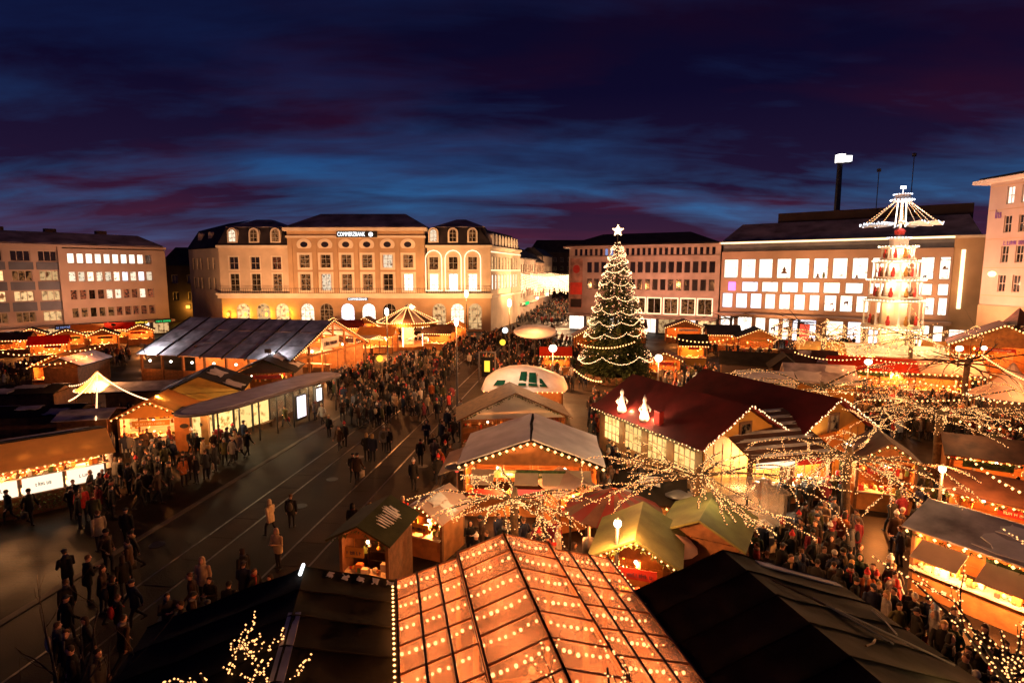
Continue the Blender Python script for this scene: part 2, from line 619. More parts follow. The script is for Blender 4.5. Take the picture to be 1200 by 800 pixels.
M['lit_warm'] = emat('warm_lit_pane', (1.0, .60, .26), 1.25, True, .7, (1.7, .50, .66, (.16, .05, .015)))
M['lit_office'] = emat('office_lit_pane', (1.0, .80, .56), 1.7, True, .5, (2.6, .53, .68, (.18, .09, .05)))
M['lit_dim'] = emat('dim_lit_pane', (.62, .24, .08), .40, False, .9, (2.4, .46, .60, (.035, .012, .006)))
M['lit_red'] = emat('dim_red_pane', (.80, .20, .08), .35, False, .9, (3.2, .46, .58, (.03, .015, .01)))
M['lit_yellow'] = emat('yellow_lit_wall_lamp', (1.0, .58, .06), 3.0, True)
M['lit_barn'] = emat('barn_lit_pane', (1.0, .66, .22), 1.6, True, .3, (2.2, .52, .70, (.35, .14, .02)))
M['sign_white'] = emat('white_sign_light', (.95, .97, 1.0), 2.4)
M['sign_blue'] = emat('blue_sign_light', (.30, .38, .75), .8)
M['sign_green'] = emat('green_sign_light', (.03, .75, .18), 1.2)
M['sign_red'] = emat('red_sign_light', (1.0, .10, .05), 1.2)
M['sign_yellow'] = emat('yellow_sign_light', (1.0, .62, .05), 1.6)
M['sign_pink'] = emat('magenta_sign_light', (1.0, .25, .85), 2.0)
M['banner_lit'] = emat('lit_banner', (1.0, .82, .58), 1.5, True, .1)
M['letter'] = pmat('dark_letters', (.06, .03, .06), .6, .1, 2)
M['letter_p'] = pmat('purple_letters', (.18, .06, .30), .6, .1, 2)
M['skin'] = pmat('skin', (.50, .27, .18), .6, .08, 8)
M['coat'] = pmat('coat_cloth', (1, 1, 1), .85, .25, 6, obj_color=True)
M['trousers'] = pmat('dark_trousers', (.014, .014, .020), .85, .3, 6, rand=.5)
M['shoe'] = pmat('dark_shoes', (.015, .012, .010), .5, .2, 6)
M['crowd'] = attr_mat('crowd_clothes')
M['goods'] = attr_mat('stall_goods')

# ------------------------------------------------------------------ the setting: ground, tracks
mb = MB()
mb.box(-900, 900, -60, 2500, -.5, 0)
g = mb.build('ground', M['ground'], kind='structure')

TD = Vector((.117, 1, 0)).normalized()          # tram tracks run from the square into the shopping street
TN = Vector((TD.y, -TD.x, 0))
T0 = Vector((-9.2, 25, 0))


def strip(name, off, w, z, mat, s0=-14, s1=240, parent=None, h=None):
    mb = MB()
    a = T0 + TD * s0 + TN * (off - w / 2); b = T0 + TD * s0 + TN * (off + w / 2)
    c = T0 + TD * s1 + TN * (off + w / 2); d = T0 + TD * s1 + TN * (off - w / 2)
    pts = [Vector((p.x, p.y, z)) for p in (a, b, c, d)]
    mb.slab(pts, h or z - .001 + .05)
    return mb.build(name, mat, parent)


road = strip('road', -1.6, 11.5, .004, M['asphalt'])
road['kind'] = 'structure'
for off in (-4.6, -3.165, -.2, 1.235):
    r_ = strip('rail', off, .09, .012, M['steel'], parent=road)
slab_m = [pmat('track_slab_%d' % k, c_, .75, .35, .8, bump=.3, bscale=14, spec=.2) for k, c_ in enumerate(((.036, .022, .014), (.030, .018, .012), (.042, .026, .017)))]
sr = random.Random(3)
for off in (-3.88, .52):
    for k in range(38):
        s0 = -13 + k * 2.0
        o_ = strip('paving_slab', off, 1.25, .010 + sr.uniform(-.001, .001), slab_m[sr.randrange(3)], s0 + .03, s0 + 1.97, road, .03)
for k in range(9):
    s0, off = sr.uniform(-8, 50), sr.choice((-6.3, -2.0, 2.6))
    p = T0 + TD * s0 + TN * off
    mb = MB(); mb.lathe([(.34, .003), (.34, .012), (.30, .014)], 14, (p.x, p.y, 0)); mb.build('manhole_cover', M['metal'], road)
for off in (-7.5, 4.3):
    strip('kerb', off, .32, .03, M['stone_line'], parent=road)


# ------------------------------------------------------------------ buildings
def outline(w, h, arch, n=8):
    if not arch:
        return [(-w / 2, 0), (w / 2, 0), (w / 2, h), (-w / 2, h)]
    r = w / 2
    pts = [(-r, 0), (r, 0)]
    for i in range(n + 1):
        a = PI * i / n
        pts.append((r * math.cos(a), h - r + r * math.sin(a)))
    return pts


def ring(mb, w, h, t, arch, y0, y1, mi=0):
    o = outline(w, h, arch)
    i_ = [(x, z + t) for x, z in outline(w - 2 * t, h - 2 * t, arch)]
    k = len(o)
    for a in range(k):
        b = (a + 1) % k
        p = [(o[a][0], y0, o[a][1]), (o[b][0], y0, o[b][1]), (i_[b][0], y0, i_[b][1]), (i_[a][0], y0, i_[a][1])]
        q = [(x, y1, z) for x, _, z in p]
        mb.raw(p + q, [(0, 1, 2, 3), (7, 6, 5, 4), (0, 4, 5, 1), (2, 6, 7, 3)], mi)


_wcache = {}


def window(parent, x, z, w, h, pane, cols=2, rows=2, arch=False, frame='frame', y=.14, t=.09):
    key = (round(w, 2), round(h, 2), cols, rows, arch, frame)
    if key not in _wcache:
        f = MB(); ring(f, w, h, t, arch, 0, .07)
        for i in range(1, cols):
            xx = -w / 2 + w * i / cols
            top = h - t if not arch else h - w / 2 + math.sqrt(max(0, (w / 2) ** 2 - xx ** 2)) - t
            f.box(xx - t * .4, xx + t * .4, .004, .062, t, top)
        for j in range(1, rows):
            zz = h * j / rows
            hw = w / 2 - t if not arch or zz < h - w / 2 else math.sqrt(max(.01, (w / 2) ** 2 - (zz - h + w / 2) ** 2)) - t
            f.box(-hw, hw, .008, .058, zz - t * .4, zz + t * .4)
        p = MB(); p.prism(outline(w - .02, h - .02, arch), .03, .045)
        _wcache[key] = (f.mesh('window', M[frame]), p.mesh('pane', M['window_dark']))
    fm, pm = _wcache[key]
    o = put('window', fm, parent, (x, y, z))
    put('pane', pm, o, (0, 0, .01), mat=M[pane])
    return o


def facade(parent, L, z0, z1, ops, mat, name='wall', x0=0.0, y=0.0, depth=.30, rz=0.0, loc=None):
    """one wall sheet with real openings; ops: (x centre, z bottom, w, h, arch)"""
    mb = MB()
    xs = {x0, x0 + L}; zs = {z0, z1}
    rects = []
    for o in ops:
        a = (o[0] - o[2] / 2, o[0] + o[2] / 2, o[1], o[1] + o[3])
        rects.append(a); xs |= {a[0], a[1]}; zs |= {a[2], a[3]}
    xs, zs = sorted(xs), sorted(zs)
    for i in range(len(xs) - 1):
        for j in range(len(zs) - 1):
            cx_, cz_ = (xs[i] + xs[i + 1]) / 2, (zs[j] + zs[j + 1]) / 2
            if xs[i + 1] - xs[i] < 1e-5 or zs[j + 1] - zs[j] < 1e-5: continue
            if any(r[0] < cx_ < r[1] and r[2] < cz_ < r[3] for r in rects): continue
            mb.poly([(xs[i], y, zs[j]), (xs[i + 1], y, zs[j]), (xs[i + 1], y, zs[j + 1]), (xs[i], y, zs[j + 1])])
    for o, (a, b, c, d) in zip(ops, rects):
        if len(o) > 4 and o[4]:
            pts = outline(o[2], o[3], True)
            pts = [(x + o[0], z + c) for x, z in pts]
            arc = pts[2:]
            k = len(arc)
            for i in range(k - 1):
                corner = (b, d) if i < (k - 1) / 2 else (a, d)
                mb.poly([(arc[i][0], y, arc[i][1]), (corner[0], y, corner[1]), (arc[i + 1][0], y, arc[i + 1][1])][::-1])
            mid = arc[k // 2]
            mb.poly([(b, y, d), (a, y, d), (mid[0], y, mid[1])])
            edge = pts
        else:
            edge = [(a, c), (b, c), (b, d), (a, d)]
        for i in range(len(edge)):
            p, q = edge[i], edge[(i + 1) % len(edge)]
            mb.poly([(p[0], y, p[1]), (q[0], y, q[1]), (q[0], y + depth, q[1]), (p[0], y + depth, p[1])])
    mb.poly([(x0, y + depth, z0), (x0, y + depth, z1), (x0 + L, y + depth, z1), (x0 + L, y + depth, z0)])
    o = mb.build(name, mat, parent)
    if loc: o.location = loc
    o.rotation_euler[2] = rz
    return o


def shell(parent, x0, x1, y0, y1, z0, z1, mat, name='wall'):
    mb = MB(); mb.box(x0, x1, y0, y1, z0, z1)
    return mb.build(name, mat, parent)


def hip(parent, x0, x1, y0, y1, z0, z1, ix, iy, mat, name='roof', base=.25):
    mb = MB()
    b = [(x0, y0), (x1, y0), (x1, y1), (x0, y1)]
    t = [(x0 + ix, y0 + iy), (x1 - ix, y0 + iy), (x1 - ix, y1 - iy), (x0 + ix, y1 - iy)]
    vs = [(x, y, z0) for x, y in b] + [(x, y, z0 + base) for x, y in b] + [(x, y, z1) for x, y in t]
    fs = [(3, 2, 1, 0), (8, 9, 10, 11)]
    for k in (0, 4):
        fs += [(k + i, k + (i + 1) % 4, k + 4 + (i + 1) % 4, k + 4 + i) for i in range(4)]
    mb.raw(vs, fs)
    return mb.build(name, mat, parent)


def band(parent, x0, x1, y0, y1, z0, z1, mat, name='cornice'):
    return shell(parent, x0, x1, y0, y1, z0, z1, mat, name)


def frame_of(a, b):
    d = Vector((b[0] - a[0], b[1] - a[1], 0))
    return Vector((a[0], a[1], 0)), math.atan2(d.y, d.x), d.length


def along(u, a, b):
    """how far along the wall line a-b the column u of the photograph falls"""
    k = (u - 600) / 667
    d = Vector((b[0] - a[0], b[1] - a[1])).normalized()
    dep = lambda P: P  # columns are vertical enough at this height
    return (k * a[1] * 1.0 - a[0]) / (d.x - k * d.y)


# --- office block at the western side: grey panelled section and pale section
A, B_ = (-84.5, 85.6), (-66.1, 109.4)
p0, rz, LL = frame_of(A, B_)
west = thing('office_block', 'long four-storey office block with grey panel bays beside pale ribbon-window bays', 'building', p0, rz)
s1 = along(76, A, B_)
nb = 4
bw = s1 / nb
rows_z = [3.6, 7.0, 10.3, 13.5]
ops = []
for i in range(nb):
    for z in rows_z: ops.append((bw * (i + .5), z, bw * .74, 1.75))
facade(west, s1 - .4, 2.9, 15.9, ops, M['plaster'])
for i in range(nb):
    for k, z in enumerate(rows_z):
        pane = 'lit_warm' if (k == 1 and i > 0) or (k == 2 and i in (1, 3)) or (k == 0 and i == 3) else ('lit_dim' if k < 3 else 'window_dark')
        window(west, bw * (i + .5), z, bw * .74, 1.75, pane, 3, 1, frame='frame', t=.12)
    for k, z in enumerate(rows_z[:-1]):
        band(west, bw * i + .2, bw * (i + 1) - .2, -.06, .02, z + 1.85, rows_z[k + 1] - .1, M['grey_panel'], 'spandrel_panel')
x2 = s1 + .2
L2 = LL - x2
ops = []
nw = 10
ww = (along(181, A, B_) - x2 - .4) / nw
rz2 = [3.9, 7.0, 10.1, 13.2]
for i in range(nw):
    for z in rz2: ops.append((x2 + .5 + ww * (i + .5), z, ww * .80, 1.75))
facade(west, L2, 2.9, 15.7, ops, M['plaster'], x0=x2, y=-.25)
band(west, s1 - .4, x2, -.45, .3, 2.9, 15.9, M['plaster'], 'pilaster')
for i in range(nw):
    for k, z in enumerate(rz2):
        pane = ['lit_red', 'lit_red', 'lit_office', 'lit_white'][k]
        if k == 3 and i == 9: pane = 'window_dark'
        if k == 2 and i in (6, 8): pane = 'lit_cool'
        if k == 1 and i in (4, 5, 8): pane = 'lit_office'
        if k == 0 and i < 5: pane = 'lit_dim'
        window(west, x2 + .5 + ww * (i + .5), z, ww * .80, 1.75, pane, 1, 1, y=-.10, frame='frame', t=.10)
band(west, -3, LL + .2, -.5, 14, 15.9, 16.3, M['plaster'], 'eaves')
hip(west, -3, LL, .2, 13.5, 16.32, 18.6, 2.5, 5, M['slate_snow'])
for cx_ in (6.5, 13.5, 21):
    mb = MB(); mb.box(cx_, cx_ + 1.6, 5.2, 6.4, 17.2, 19.2); mb.build('chimney', M['dark'], west)
shell(west, -3, LL, .35, 14, 0, 15.88, M['dark'], 'inner_wall')
band(west, -3, LL, -2.6, .3, 2.5, 2.88, M['plaster'], 'canopy')
# shop fronts under the canopy: lit glass bays and fascia signs
sx = 0.3
for i in range(9):
    w_ = LL / 9 - .5
    window(west, sx + w_ / 2, .15, w_, 2.25, ['lit_warm', 'lit_white', 'lit_warm'][i % 3], 3, 1, frame='frame_dark', y=-.3)
    sx += LL / 9
for u0, u1, m_, nm in ((56, 78, 'sign_blue', 'shop_sign'), (84, 98, 'sign_white', 'shop_sign'), (100, 117, 'sign_white', 'shop_sign'), (119, 134, 'sign_white', 'shop_sign'), (149, 164, 'sign_yellow', 'shop_sign'), (173, 192, 'sign_green', 'shop_sign')):
    a_, b2 = along(u0, A, B_), along(u1, A, B_)
    mb = MB(); mb.box(a_, b2, -2.85, -2.68, 2.3, 3.1); mb.build(nm, M['black'], west)
    glyphs(west, a_ + .15, b2 - .15, -2.86, 2.7, .42, M[m_], u0)

# --- the old department building in the middle, three blocks with mansard roofs
Yc = 113.0
p_l = -57.6; p_a = -43.6; p_b = -17.0; p_r = -4.2
old = thing('sandstone_building', 'long floodlit sandstone building with tall pavilion between two mansard wings', 'building', (p_l, Yc, 0), R(-.6))
W = p_r - p_l
xa, xb = p_a - p_l, p_b - p_l
ground_h, base_top = 6.6, 7.6
# ground floor arcade
ops = []
gx = [4.2, 8.2, 12.0, 17.0, 20.8, 25.0, 29.2, 33.3, 37.4, 43.2, 46.8, 50.3]
for x in gx: ops.append((x, .4, 2.7, 5.2, True))
facade(old, W, 0, ground_h, ops, M['sand_dark'])
kinds = ['lit_warm'] * 3 + ['lit_office', 'lit_dim', 'lit_cool', 'lit_white', 'lit_dim', 'window_dark', 'lit_warm', 'lit_office', 'lit_warm']
for x, k in zip(gx, kinds): window(old, x, .4, 2.7, 5.2, k, 3, 4, True, frame='frame')
band(old, -.3, W + .3, -.9, .35, ground_h, base_top - .35, M['cream'], 'base_cornice')
band(old, -.5, W + .5, -1.2, .35, base_top - .34, base_top, M['cream'], 'balcony_slab')
rail = MB()
for i in range(int(W / .45)):
    rail.box(i * .45, i * .45 + .05, -1.15, -1.1, base_top, base_top + .9)
rail.box(0, W, -1.17, -1.08, base_top + .9, base_top + .98)
rail.build('balustrade', M['metal'], old, kind='stuff')


def wing(x0, x1, cxs, lit):
    ops = []
    for x in cxs:
        ops += [(x, 8.0, 1.8, 3.4), (x, 12.2, 1.8, 2.5)]
    facade(old, x1 - x0, base_top, 16.4, ops, M['sandstone'], x0=x0)
    for i, x in enumerate(cxs):
        window(old, x, 8.0, 1.8, 3.4, lit[i][0], 2, 3, frame='cream' if 'white' in lit[i][0] else 'frame')
        window(old, x, 12.2, 1.8, 2.5, lit[i][1], 2, 2)
        for z, h in ((8.0, 3.4), (12.2, 2.5)):
            mb = MB(); ring(mb, 2.2, h + .36, .2, False, -.06, 0); mb.build('window_surround', M['cream'], old, loc=(x, -.003, z - .18))
    band(old, x0 - .3, x1 + .3, -.5, .4, 16.4, 16.9, M['cream'], 'eaves')
    # mansard: steep lower part with dormers, flat hipped upper part
    hip(old, x0 - .1, x1 + .1, -.2, 13, 16.92, 20.4, 1.3, 1.3, M['slate'], 'mansard_roof', .1)
    hip(old, x0 + 1.1, x1 - 1.1, 1.0, 11.8, 20.42, 22.3, 4.2, 4.5, M['slate_snow'], 'upper_roof', .1)
    for x in cxs:
        mb = MB()
        mb.prism([(px + x, pz + 17.3) for px, pz in outline(2.0, 3.0, True)], -.05, 1.6)
        d_ = mb.build('dormer', M['cream'], old)
        window(d_, x, 17.55, 1.45, 2.45, 'lit_dim' if x != cxs[0] else 'lit_office', 2, 3, True, y=-.14)


cl = [along(u, (p_l, Yc), (p_r, Yc)) for u in (277, 302, 327)]
wing(0, xa - .4, cl, [('lit_dim', 'window_dark'), ('lit_dim', 'window_dark'), ('lit_dim', 'lit_red')])
cr = [along(u, (p_l, Yc), (p_r, Yc)) for u in (509.5, 532, 554.5)]
wing(xb + .4, W, cr, [('lit_white', 'lit_dim'), ('lit_cool', 'lit_dim'), ('lit_white', 'lit_dim')])
# light strips round the window bays of the eastern wing
for x in cr:
    mb = MB(); ring(mb, 3.3, 8.0, .16, True, -.12, -.04)
    mb.build('light_strip', M['strip'], old, loc=(x, -.05, 8.0))
# central pavilion, standing forward
cp = [along(u, (p_l, Yc), (p_r, Yc)) for u in (362, 386, 410, 434, 457.5, 481)]
ops = []
for x in cp:
    ops += [(x, 8.0, 1.9, 3.5), (x, 12.4, 1.9, 2.8)]
facade(old, xb - xa, base_top, 19.6, ops, M['sand_dark'], x0=xa, y=-1.0, depth=.3)
for s_ in (xa, xb - .02):
    shell(old, s_, s_ + .02, -.99, .3, base_top, 19.6, M['sand_dark'], 'side_wall')
for i, x in enumerate(cp):
    window(old, x, 8.0, 1.9, 3.5, 'lit_white' if i == 5 else ('lit_office' if i in (1,) else 'lit_dim'), 2, 3, y=-.86)
    window(old, x, 12.4, 1.9, 2.8, 'lit_office' if i in (4,) else 'lit_dim', 2, 3, y=-.86)
    for z, h in ((8.0, 3.5), (12.4, 2.8)):
        mb = MB(); ring(mb, 2.9, h + .5, .42, False, -1.07, -1.003); mb.build('window_surround', M['cream'], old, loc=(x, 0, z - .25))
    # oval window in a moulded panel above
    mb = MB()
    mb.prism([(1.45 * math.cos(a), 1.15 * max(-.62, math.sin(a))) for a in [2 * PI * k / 20 for k in range(20)]], -1.09, -1.003)
    ov = mb.build('oval_panel', M['cream'], old, loc=(x, 0, 17.0))
    mb = MB()
    mb.prism([(.72 * math.cos(a), .55 * math.sin(a)) for a in [2 * PI * k / 16 for k in range(16)]], -1.13, -1.092)
    mb.build('oval_pane', M['window_dark'], ov)
for i in range(7):
    x = xa + .6 if i == 0 else (xb - .6 if i == 6 else (cp[i - 1] + cp[i]) / 2)
    band(old, x - .35, x + .35, -1.14, -1.004, base_top + .05, 18.3, M['sand_dark'], 'pilaster')
band(old, xa - .2, xb + .2, -1.3, .3, 18.3, 18.7, M['cream'], 'string_course')
band(old, xa - .6, xb + .6, -1.7, .3, 19.6, 20.2, M['cream'], 'main_cornice')
hip(old, xa - .3, xb + .3, -1.4, 13, 20.22, 23.4, 5.0, 6.5, M['slate_snow'], 'pavilion_roof', .2)
shell(old, .4, W - .3, .36, 13, 0, 16.35, M['dark'], 'inner_wall')
shell(old, xa + .3, xb - .3, -.6, 13, base_top, 19.55, M['dark'], 'inner_wall')
sg = MB(); sg.box(along(402, (p_l, Yc), (p_r, Yc)) - .2, along(440, (p_l, Yc), (p_r, Yc)) + 1.2, -1.6, -1.45, 18.35, 19.45)
sgn = sg.build('roof_sign', M['black'], old)
text('lettering', 'COMMERZBANK', 1.15, M['sign_white'], sgn, ((along(402, (p_l, Yc), (p_r, Yc)) + along(433, (p_l, Yc), (p_r, Yc))) / 2, -1.65, 18.9), sx=.62, ext=.03)
mb = MB(); mb.prism([(.42 * math.cos(a), .42 * math.sin(a)) for a in [2 * PI * k / 14 for k in range(14)]], -1.7, -1.62)
em = mb.build('emblem', M['sign_white'], sgn, loc=(along(438, (p_l, Yc), (p_r, Yc)) + .3, 0, 18.9))
mb = MB(); mb.box(along(410, (p_l, Yc), (p_r, Yc)), along(434, (p_l, Yc), (p_r, Yc)), -1.3, -1.22, 6.2, 6.7)
s2 = mb.build('entrance_sign', M['black'], old)
text('lettering', 'COMMERZBANK', .62, M['sign_white'], s2, (along(422, (p_l, Yc), (p_r, Yc)), -1.33, 6.45), sx=.8)
# the western flank, seen at a slant
mb_ = facade(old, 15, 0, 16.4, [(x, z, 1.1, 2.4) for x in (2.5, 4.6, 6.4, 10, 12.5) for z in (8.2, 12.2)], M['sandstone'], 'flank_wall', x0=0, rz=R(90 + 26) + PI, loc=None)
fl = mb_
fl.rotation_euler = (0, 0, R(-40)); fl.location = (-15 * math.cos(R(40)), 15 * math.sin(R(40)), 0)
for x in (2.5, 4.6, 6.4, 10, 12.5):
    for z in (8.2, 12.2): window(fl, x, z, 1.1, 2.4, 'window_dark', 2, 2)
hipf = MB()
a_ = Vector((-15 * math.cos(R(40)), 15 * math.sin(R(40)), 0))
vs = [(a_.x - .3, a_.y - .2, 16.45), (-.3, -.4, 16.45), (1.2, 1.4, 20.4), (a_.x + 1.6, a_.y + 1.6, 20.4), (a_.x + 6, a_.y + 8, 16.45), (4.5, 5.0, 22.2), (a_.x + 7, a_.y + 4, 22.2)]
hipf.raw(vs, [(0, 1, 2, 3), (3, 2, 5, 6), (0, 3, 6, 4)])
hipf.build('flank_roof', M['slate'], old)
for k, t_ in enumerate((.38, .72)):
    q = a_ * t_
    mb = MB(); mb.prism(outline(1.6, 2.6, True), 0, 1.4)
    d_ = mb.build('dormer', M['sandstone'], old, loc=(q.x + .55, q.y + .5, 17.2)); d_.rotation_euler[2] = R(-40)
# yellow wall lamps on the western ground floor
for u in (268, 288.5, 313, 338):
    x = along(u, (p_l, Yc), (p_r, Yc))
    mb = MB(); mb.ball((x, -.45, 3.4), (.28, .28, .42)); mb.build('wall_lamp', M['lit_yellow'], old)
    lamp_light((x, -1.0, 3.4), 120, (1, .50, .04), old)
# the eastern flank along the shopping street
pe, rze, Le = frame_of((p_r, Yc - .05), (1.7, 138.0))
fe = [(1.6 + 2.55 * i, z, 1.25, h) for i in range(9) for z, h in ((8.2, 3.0), (12.2, 2.6))]
flk = facade(old, Le, 0, 16.4, fe, M['sandstone'], 'flank_wall')
flk.location = (W, -.05, 0); flk.rotation_euler = (0, 0, rze)
for i in range(9):
    window(flk, 1.6 + 2.55 * i, 8.2, 1.25, 3.0, 'lit_white', 1, 2)
    window(flk, 1.6 + 2.55 * i, 12.2, 1.25, 2.6, 'lit_warm', 1, 2)
    mb = MB(); mb.prism([(px + 1.6 + 2.55 * i, pz + 16.9) for px, pz in outline(1.5, 2.4, True)], -.1, 1.2)
    mb.build('dormer', M['cream'], flk)
for z in (6.6, 16.4):
    band(flk, 0, Le, -.4, 0, z, z + .4, M['cream'], 'cornice')
mb = MB(); mb.raw([(0, -.2, 16.85), (Le, -.2, 16.85), (Le, 2.2, 20.2), (0, 2.2, 20.2), (Le, 9, 20.2), (0, 9, 20.2)], [(0, 1, 2, 3), (3, 2, 4, 5)])
mb.build('mansard_roof', M['slate'], flk)
band(flk, .2, Le - .2, -.16, -.03, 12.0, 12.14, M['strip'], 'light_strip')
band(flk, .2, Le - .2, -.16, -.03, 15.6, 15.74, M['strip'], 'light_strip')

# --- houses farther down the shopping street
for k, (x, y, w, h, m_, lb) in enumerate(((2.0, 141, 8, 17.5, 'plaster', 'pale orange house in the shopping street next to the sandstone building'),
                                         (5.5, 165, 9, 17.0, 'dept_wall', 'second house down the shopping street behind the light curtains'),
                                         (10.5, 196, 9, 19.5, 'plaster', 'far narrow house at the end of the shopping street with lamps on its corner'))):
    t_ = thing('street_house', lb, 'building', (x, y, 0), R(78), 'houses down the shopping street')
    nn = 7
    ops = [(1.6 + 3.1 * i, z, 1.5, 2.0) for i in range(nn) for z in (5.2, 8.4, 11.6)]
    facade(t_, 23, 0, h - 2.6, ops, M[m_])
    for o in ops: window(t_, o[0], o[1], 1.5, 2.0, 'lit_warm' if rnd.random() < .5 else 'lit_dim', 2, 1)
    shell(t_, .02, 22.9, .35, w, 0, h - 2.7, M[m_], 'inner_wall')
    hip(t_, -.3, 23.3, -.3, w, h - 2.58, h + .4, 1, 3.5, M['slate'])
    band(t_, 0, 23, -.5, 0, 3.4, 4.0, M['cream'], 'fascia')
    mb = MB(); mb.box(4, 9, -.7, -.52, 3.3, 4.1); mb.build('shop_sign', M['sign_green' if k == 0 else 'sign_white'], t_)
t_ = thing('far_house', 'dark broad house closing the view at the end of the shopping street', 'building', (8, 262, 0), 0)
facade(t_, 40, 0, 20, [(2 + 3.2 * i, z, 1.5, 1.9) for i in range(12) for z in (8, 12, 16)], M['dark'])
for i in range(12):
    for z in (8, 12, 16): window(t_, 2 + 3.2 * i, z, 1.5, 1.9, 'lit_warm' if rnd.random() < .06 else 'window_dark', 2, 1)
shell(t_, 0, 40, .35, 12, 0, 19.9, M['dark'], 'inner_wall')
hip(t_, -.5, 40.5, -.5, 12, 20, 26, 4, 5, M['slate'])
t_ = thing('dark_house', 'low dark house in the gap between the office block and the sandstone building', 'building', (-82, 134, 0), 0)
facade(t_, 17, 0, 13, [(3 + 3.6 * i, z, 1.5, 2) for i in range(4) for z in (5, 9)], M['dark'])
for i in range(4):
    for z in (5, 9): window(t_, 3 + 3.6 * i, z, 1.5, 2, 'window_dark', 2, 1)
shell(t_, 0, 17, .35, 10, 0, 12.9, M['dark'], 'inner_wall')
hip(t_, -.4, 17.4, -.4, 10, 13, 17.5, 2, 4, M['slate'])
mb = MB(); mb.box(5.5, 6.2, -.5, -.1, 3.2, 3.9); mb.build('wall_lamp', M['lit_yellow'], t_)
lamp_light((5.8, -1.2, 3.5), 260, (1, .45, .05), t_)

# --- stone office building to the right of the street
A3, B3 = (11.6, 117.0), (37.5, 103.4)
p0, rz, LL = frame_of(A3, B3)
mid = thing('stone_office', 'four-storey stone office building with attic window band behind the fir tree', 'building', p0, rz)
off_w = []
us = [690, 698.5] + [745.5 + 9.7 * i for i in range(10)]
xs_ = [along(u, A3, B3) for u in us]
mid_x = [xs_[0] + (xs_[-1] - xs_[0]) * i / 16 for i in range(17)]
ops = [(x, z, 1.05, 2.1) for x in mid_x for z in (8.3, 11.6)]
big = [along(u, A3, B3) for u in (766.5, 786, 806, 826)]
bigs = [big[0] - 3.0 * 1.0, *big]
ops += [(x, 3.9, 2.5, 2.9) for x in bigs]
facade(mid, LL, 3.4, 14.8, ops, M['travertine'])
for x in mid_x:
    for z in (8.3, 11.6): window(mid, x, z, 1.05, 2.1, 'window_dark', 1, 1, frame='frame_dark')
for x in bigs:
    window(mid, x, 3.9, 2.5, 2.9, 'lit_dim', 2, 1, frame='white')
    mb = MB(); ring(mb, 2.75, 3.15, .11, False, -.08, 0); mb.build('light_frame', M['strip'], mid, loc=(x, -.004, 3.78))
att = [(.9 + (LL - 1.6) * (i + .5) / 26, 14.95, .62, 1.35) for i in range(26)]
facade(mid, LL, 14.82, 16.5, att, M['travertine'], 'attic_wall', y=.25)
for i, o in enumerate(att): window(mid, o[0], 14.95, .62, 1.35, 'sign_blue' if i in (6, 7) else 'window_dark', 1, 1, y=.36, frame='frame_dark', t=.05)
band(mid, -.9, LL - .05, -.9, 12, 16.52, 16.85, M['travertine'], 'eaves')
hip(mid, -.5, LL - .3, -.4, 12, 16.87, 19.4, 6, 5.5, M['slate'])
shell(mid, .1, LL - .1, .6, 12, 0, 16.45, M['dark'], 'inner_wall')
band(mid, 0, LL, -1.6, .3, 3.0, 3.38, M['travertine'], 'canopy')
for i in range(8):
    w_ = LL / 8 - .4
    window(mid, LL / 8 * (i + .5), .1, w_, 2.8, 'lit_warm' if i % 2 else 'lit_white', 3, 1, frame='frame_dark', y=0)
pan = MB(); pan.box(.35, 3.0, -.12, -.01, 4.4, 14.4)
pn = pan.build('banner', pmat('pale_banner_print', (.40, .20, .15), .6, .6, .55), mid)
mb = MB(); mb.box(.4, 2.95, -.16, -.125, 7.2, 9.6); mb.build('red_print', pmat('red_banner_print', (.75, .05, .03), .5, .25, .8), pn)
mb = MB(); mb.prism([(1.7 + .75 * math.cos(a), 12.3 + .85 * math.sin(a)) for a in [2 * PI * k / 14 for k in range(14)]], -.15, -.125); mb.build('round_print', M['red'], pn)
mb = MB(); mb.box(.5, 2.85, -.15, -.125, 4.6, 6.3); mb.build('dark_print', M['dark'], pn)

# --- the department store with its lit picture windows
A4, B4 = (37.6, 103.0), (63.2, 83.5)
p0, rz, LL = frame_of(A4, B4)
store = thing('department_store', 'department store with three rows of glowing picture windows behind the tall pyramid', 'building', p0, rz)
al = lambda u: along(u, A4, B4)
r1 = [(846.5, 863), (866.6, 883), (886.8, 903), (907.9, 924.5), (928.9, 945.5), (950.5, 967.5), (972.6, 990), (995.5, 1014), (1018.7, 1037), (1045, 1063), (1075, 1091), (1097, 1110)]
r2 = [(868, 887), (891.5, 910.5), (915, 934), (939, 959), (963.5, 983), (989, 1010), (1016, 1038), (1045, 1066), (1075, 1091), (1097, 1110)]
r3 = [(846, 858), (862, 875), (879, 892), (896, 908), (912.5, 925.5), (930, 943), (948, 960), (965.5, 980), (984, 999), (1003, 1018), (1026, 1040), (1049, 1064), (1084, 1095), (1099, 1110)]
r0 = [(845, 861), (865, 882), (886, 898), (902, 914), (918, 926), (930, 958), (970, 990), (995, 1013), (1020, 1044), (1073, 1092), (1096, 1108)]
ops, specs = [], []
for row, z0, h, pane in ((r1, 10.7, 3.3, 'lit_white'), (r2, 8.35, 1.75, 'lit_white'), (r3, 5.45, 2.6, 'lit_white'), (r0, .3, 3.6, 'lit_white')):
    for i, (ua, ub) in enumerate(row):
        a_, b2 = al(ua), al(ub)
        ops.append(((a_ + b2) / 2, z0, b2 - a_, h))
        pk = pane
        if row is r3 and i < 3 or row is r2 and i == 0: pk = 'lit_cool'
        if row is r0 and i in (5, 7, 8): pk = 'lit_cool'
        specs.append(((a_ + b2) / 2, z0, b2 - a_, h, pk))
xe = al(1112)
facade(store, xe, 0, 15.3, ops, M['dept_wall'])
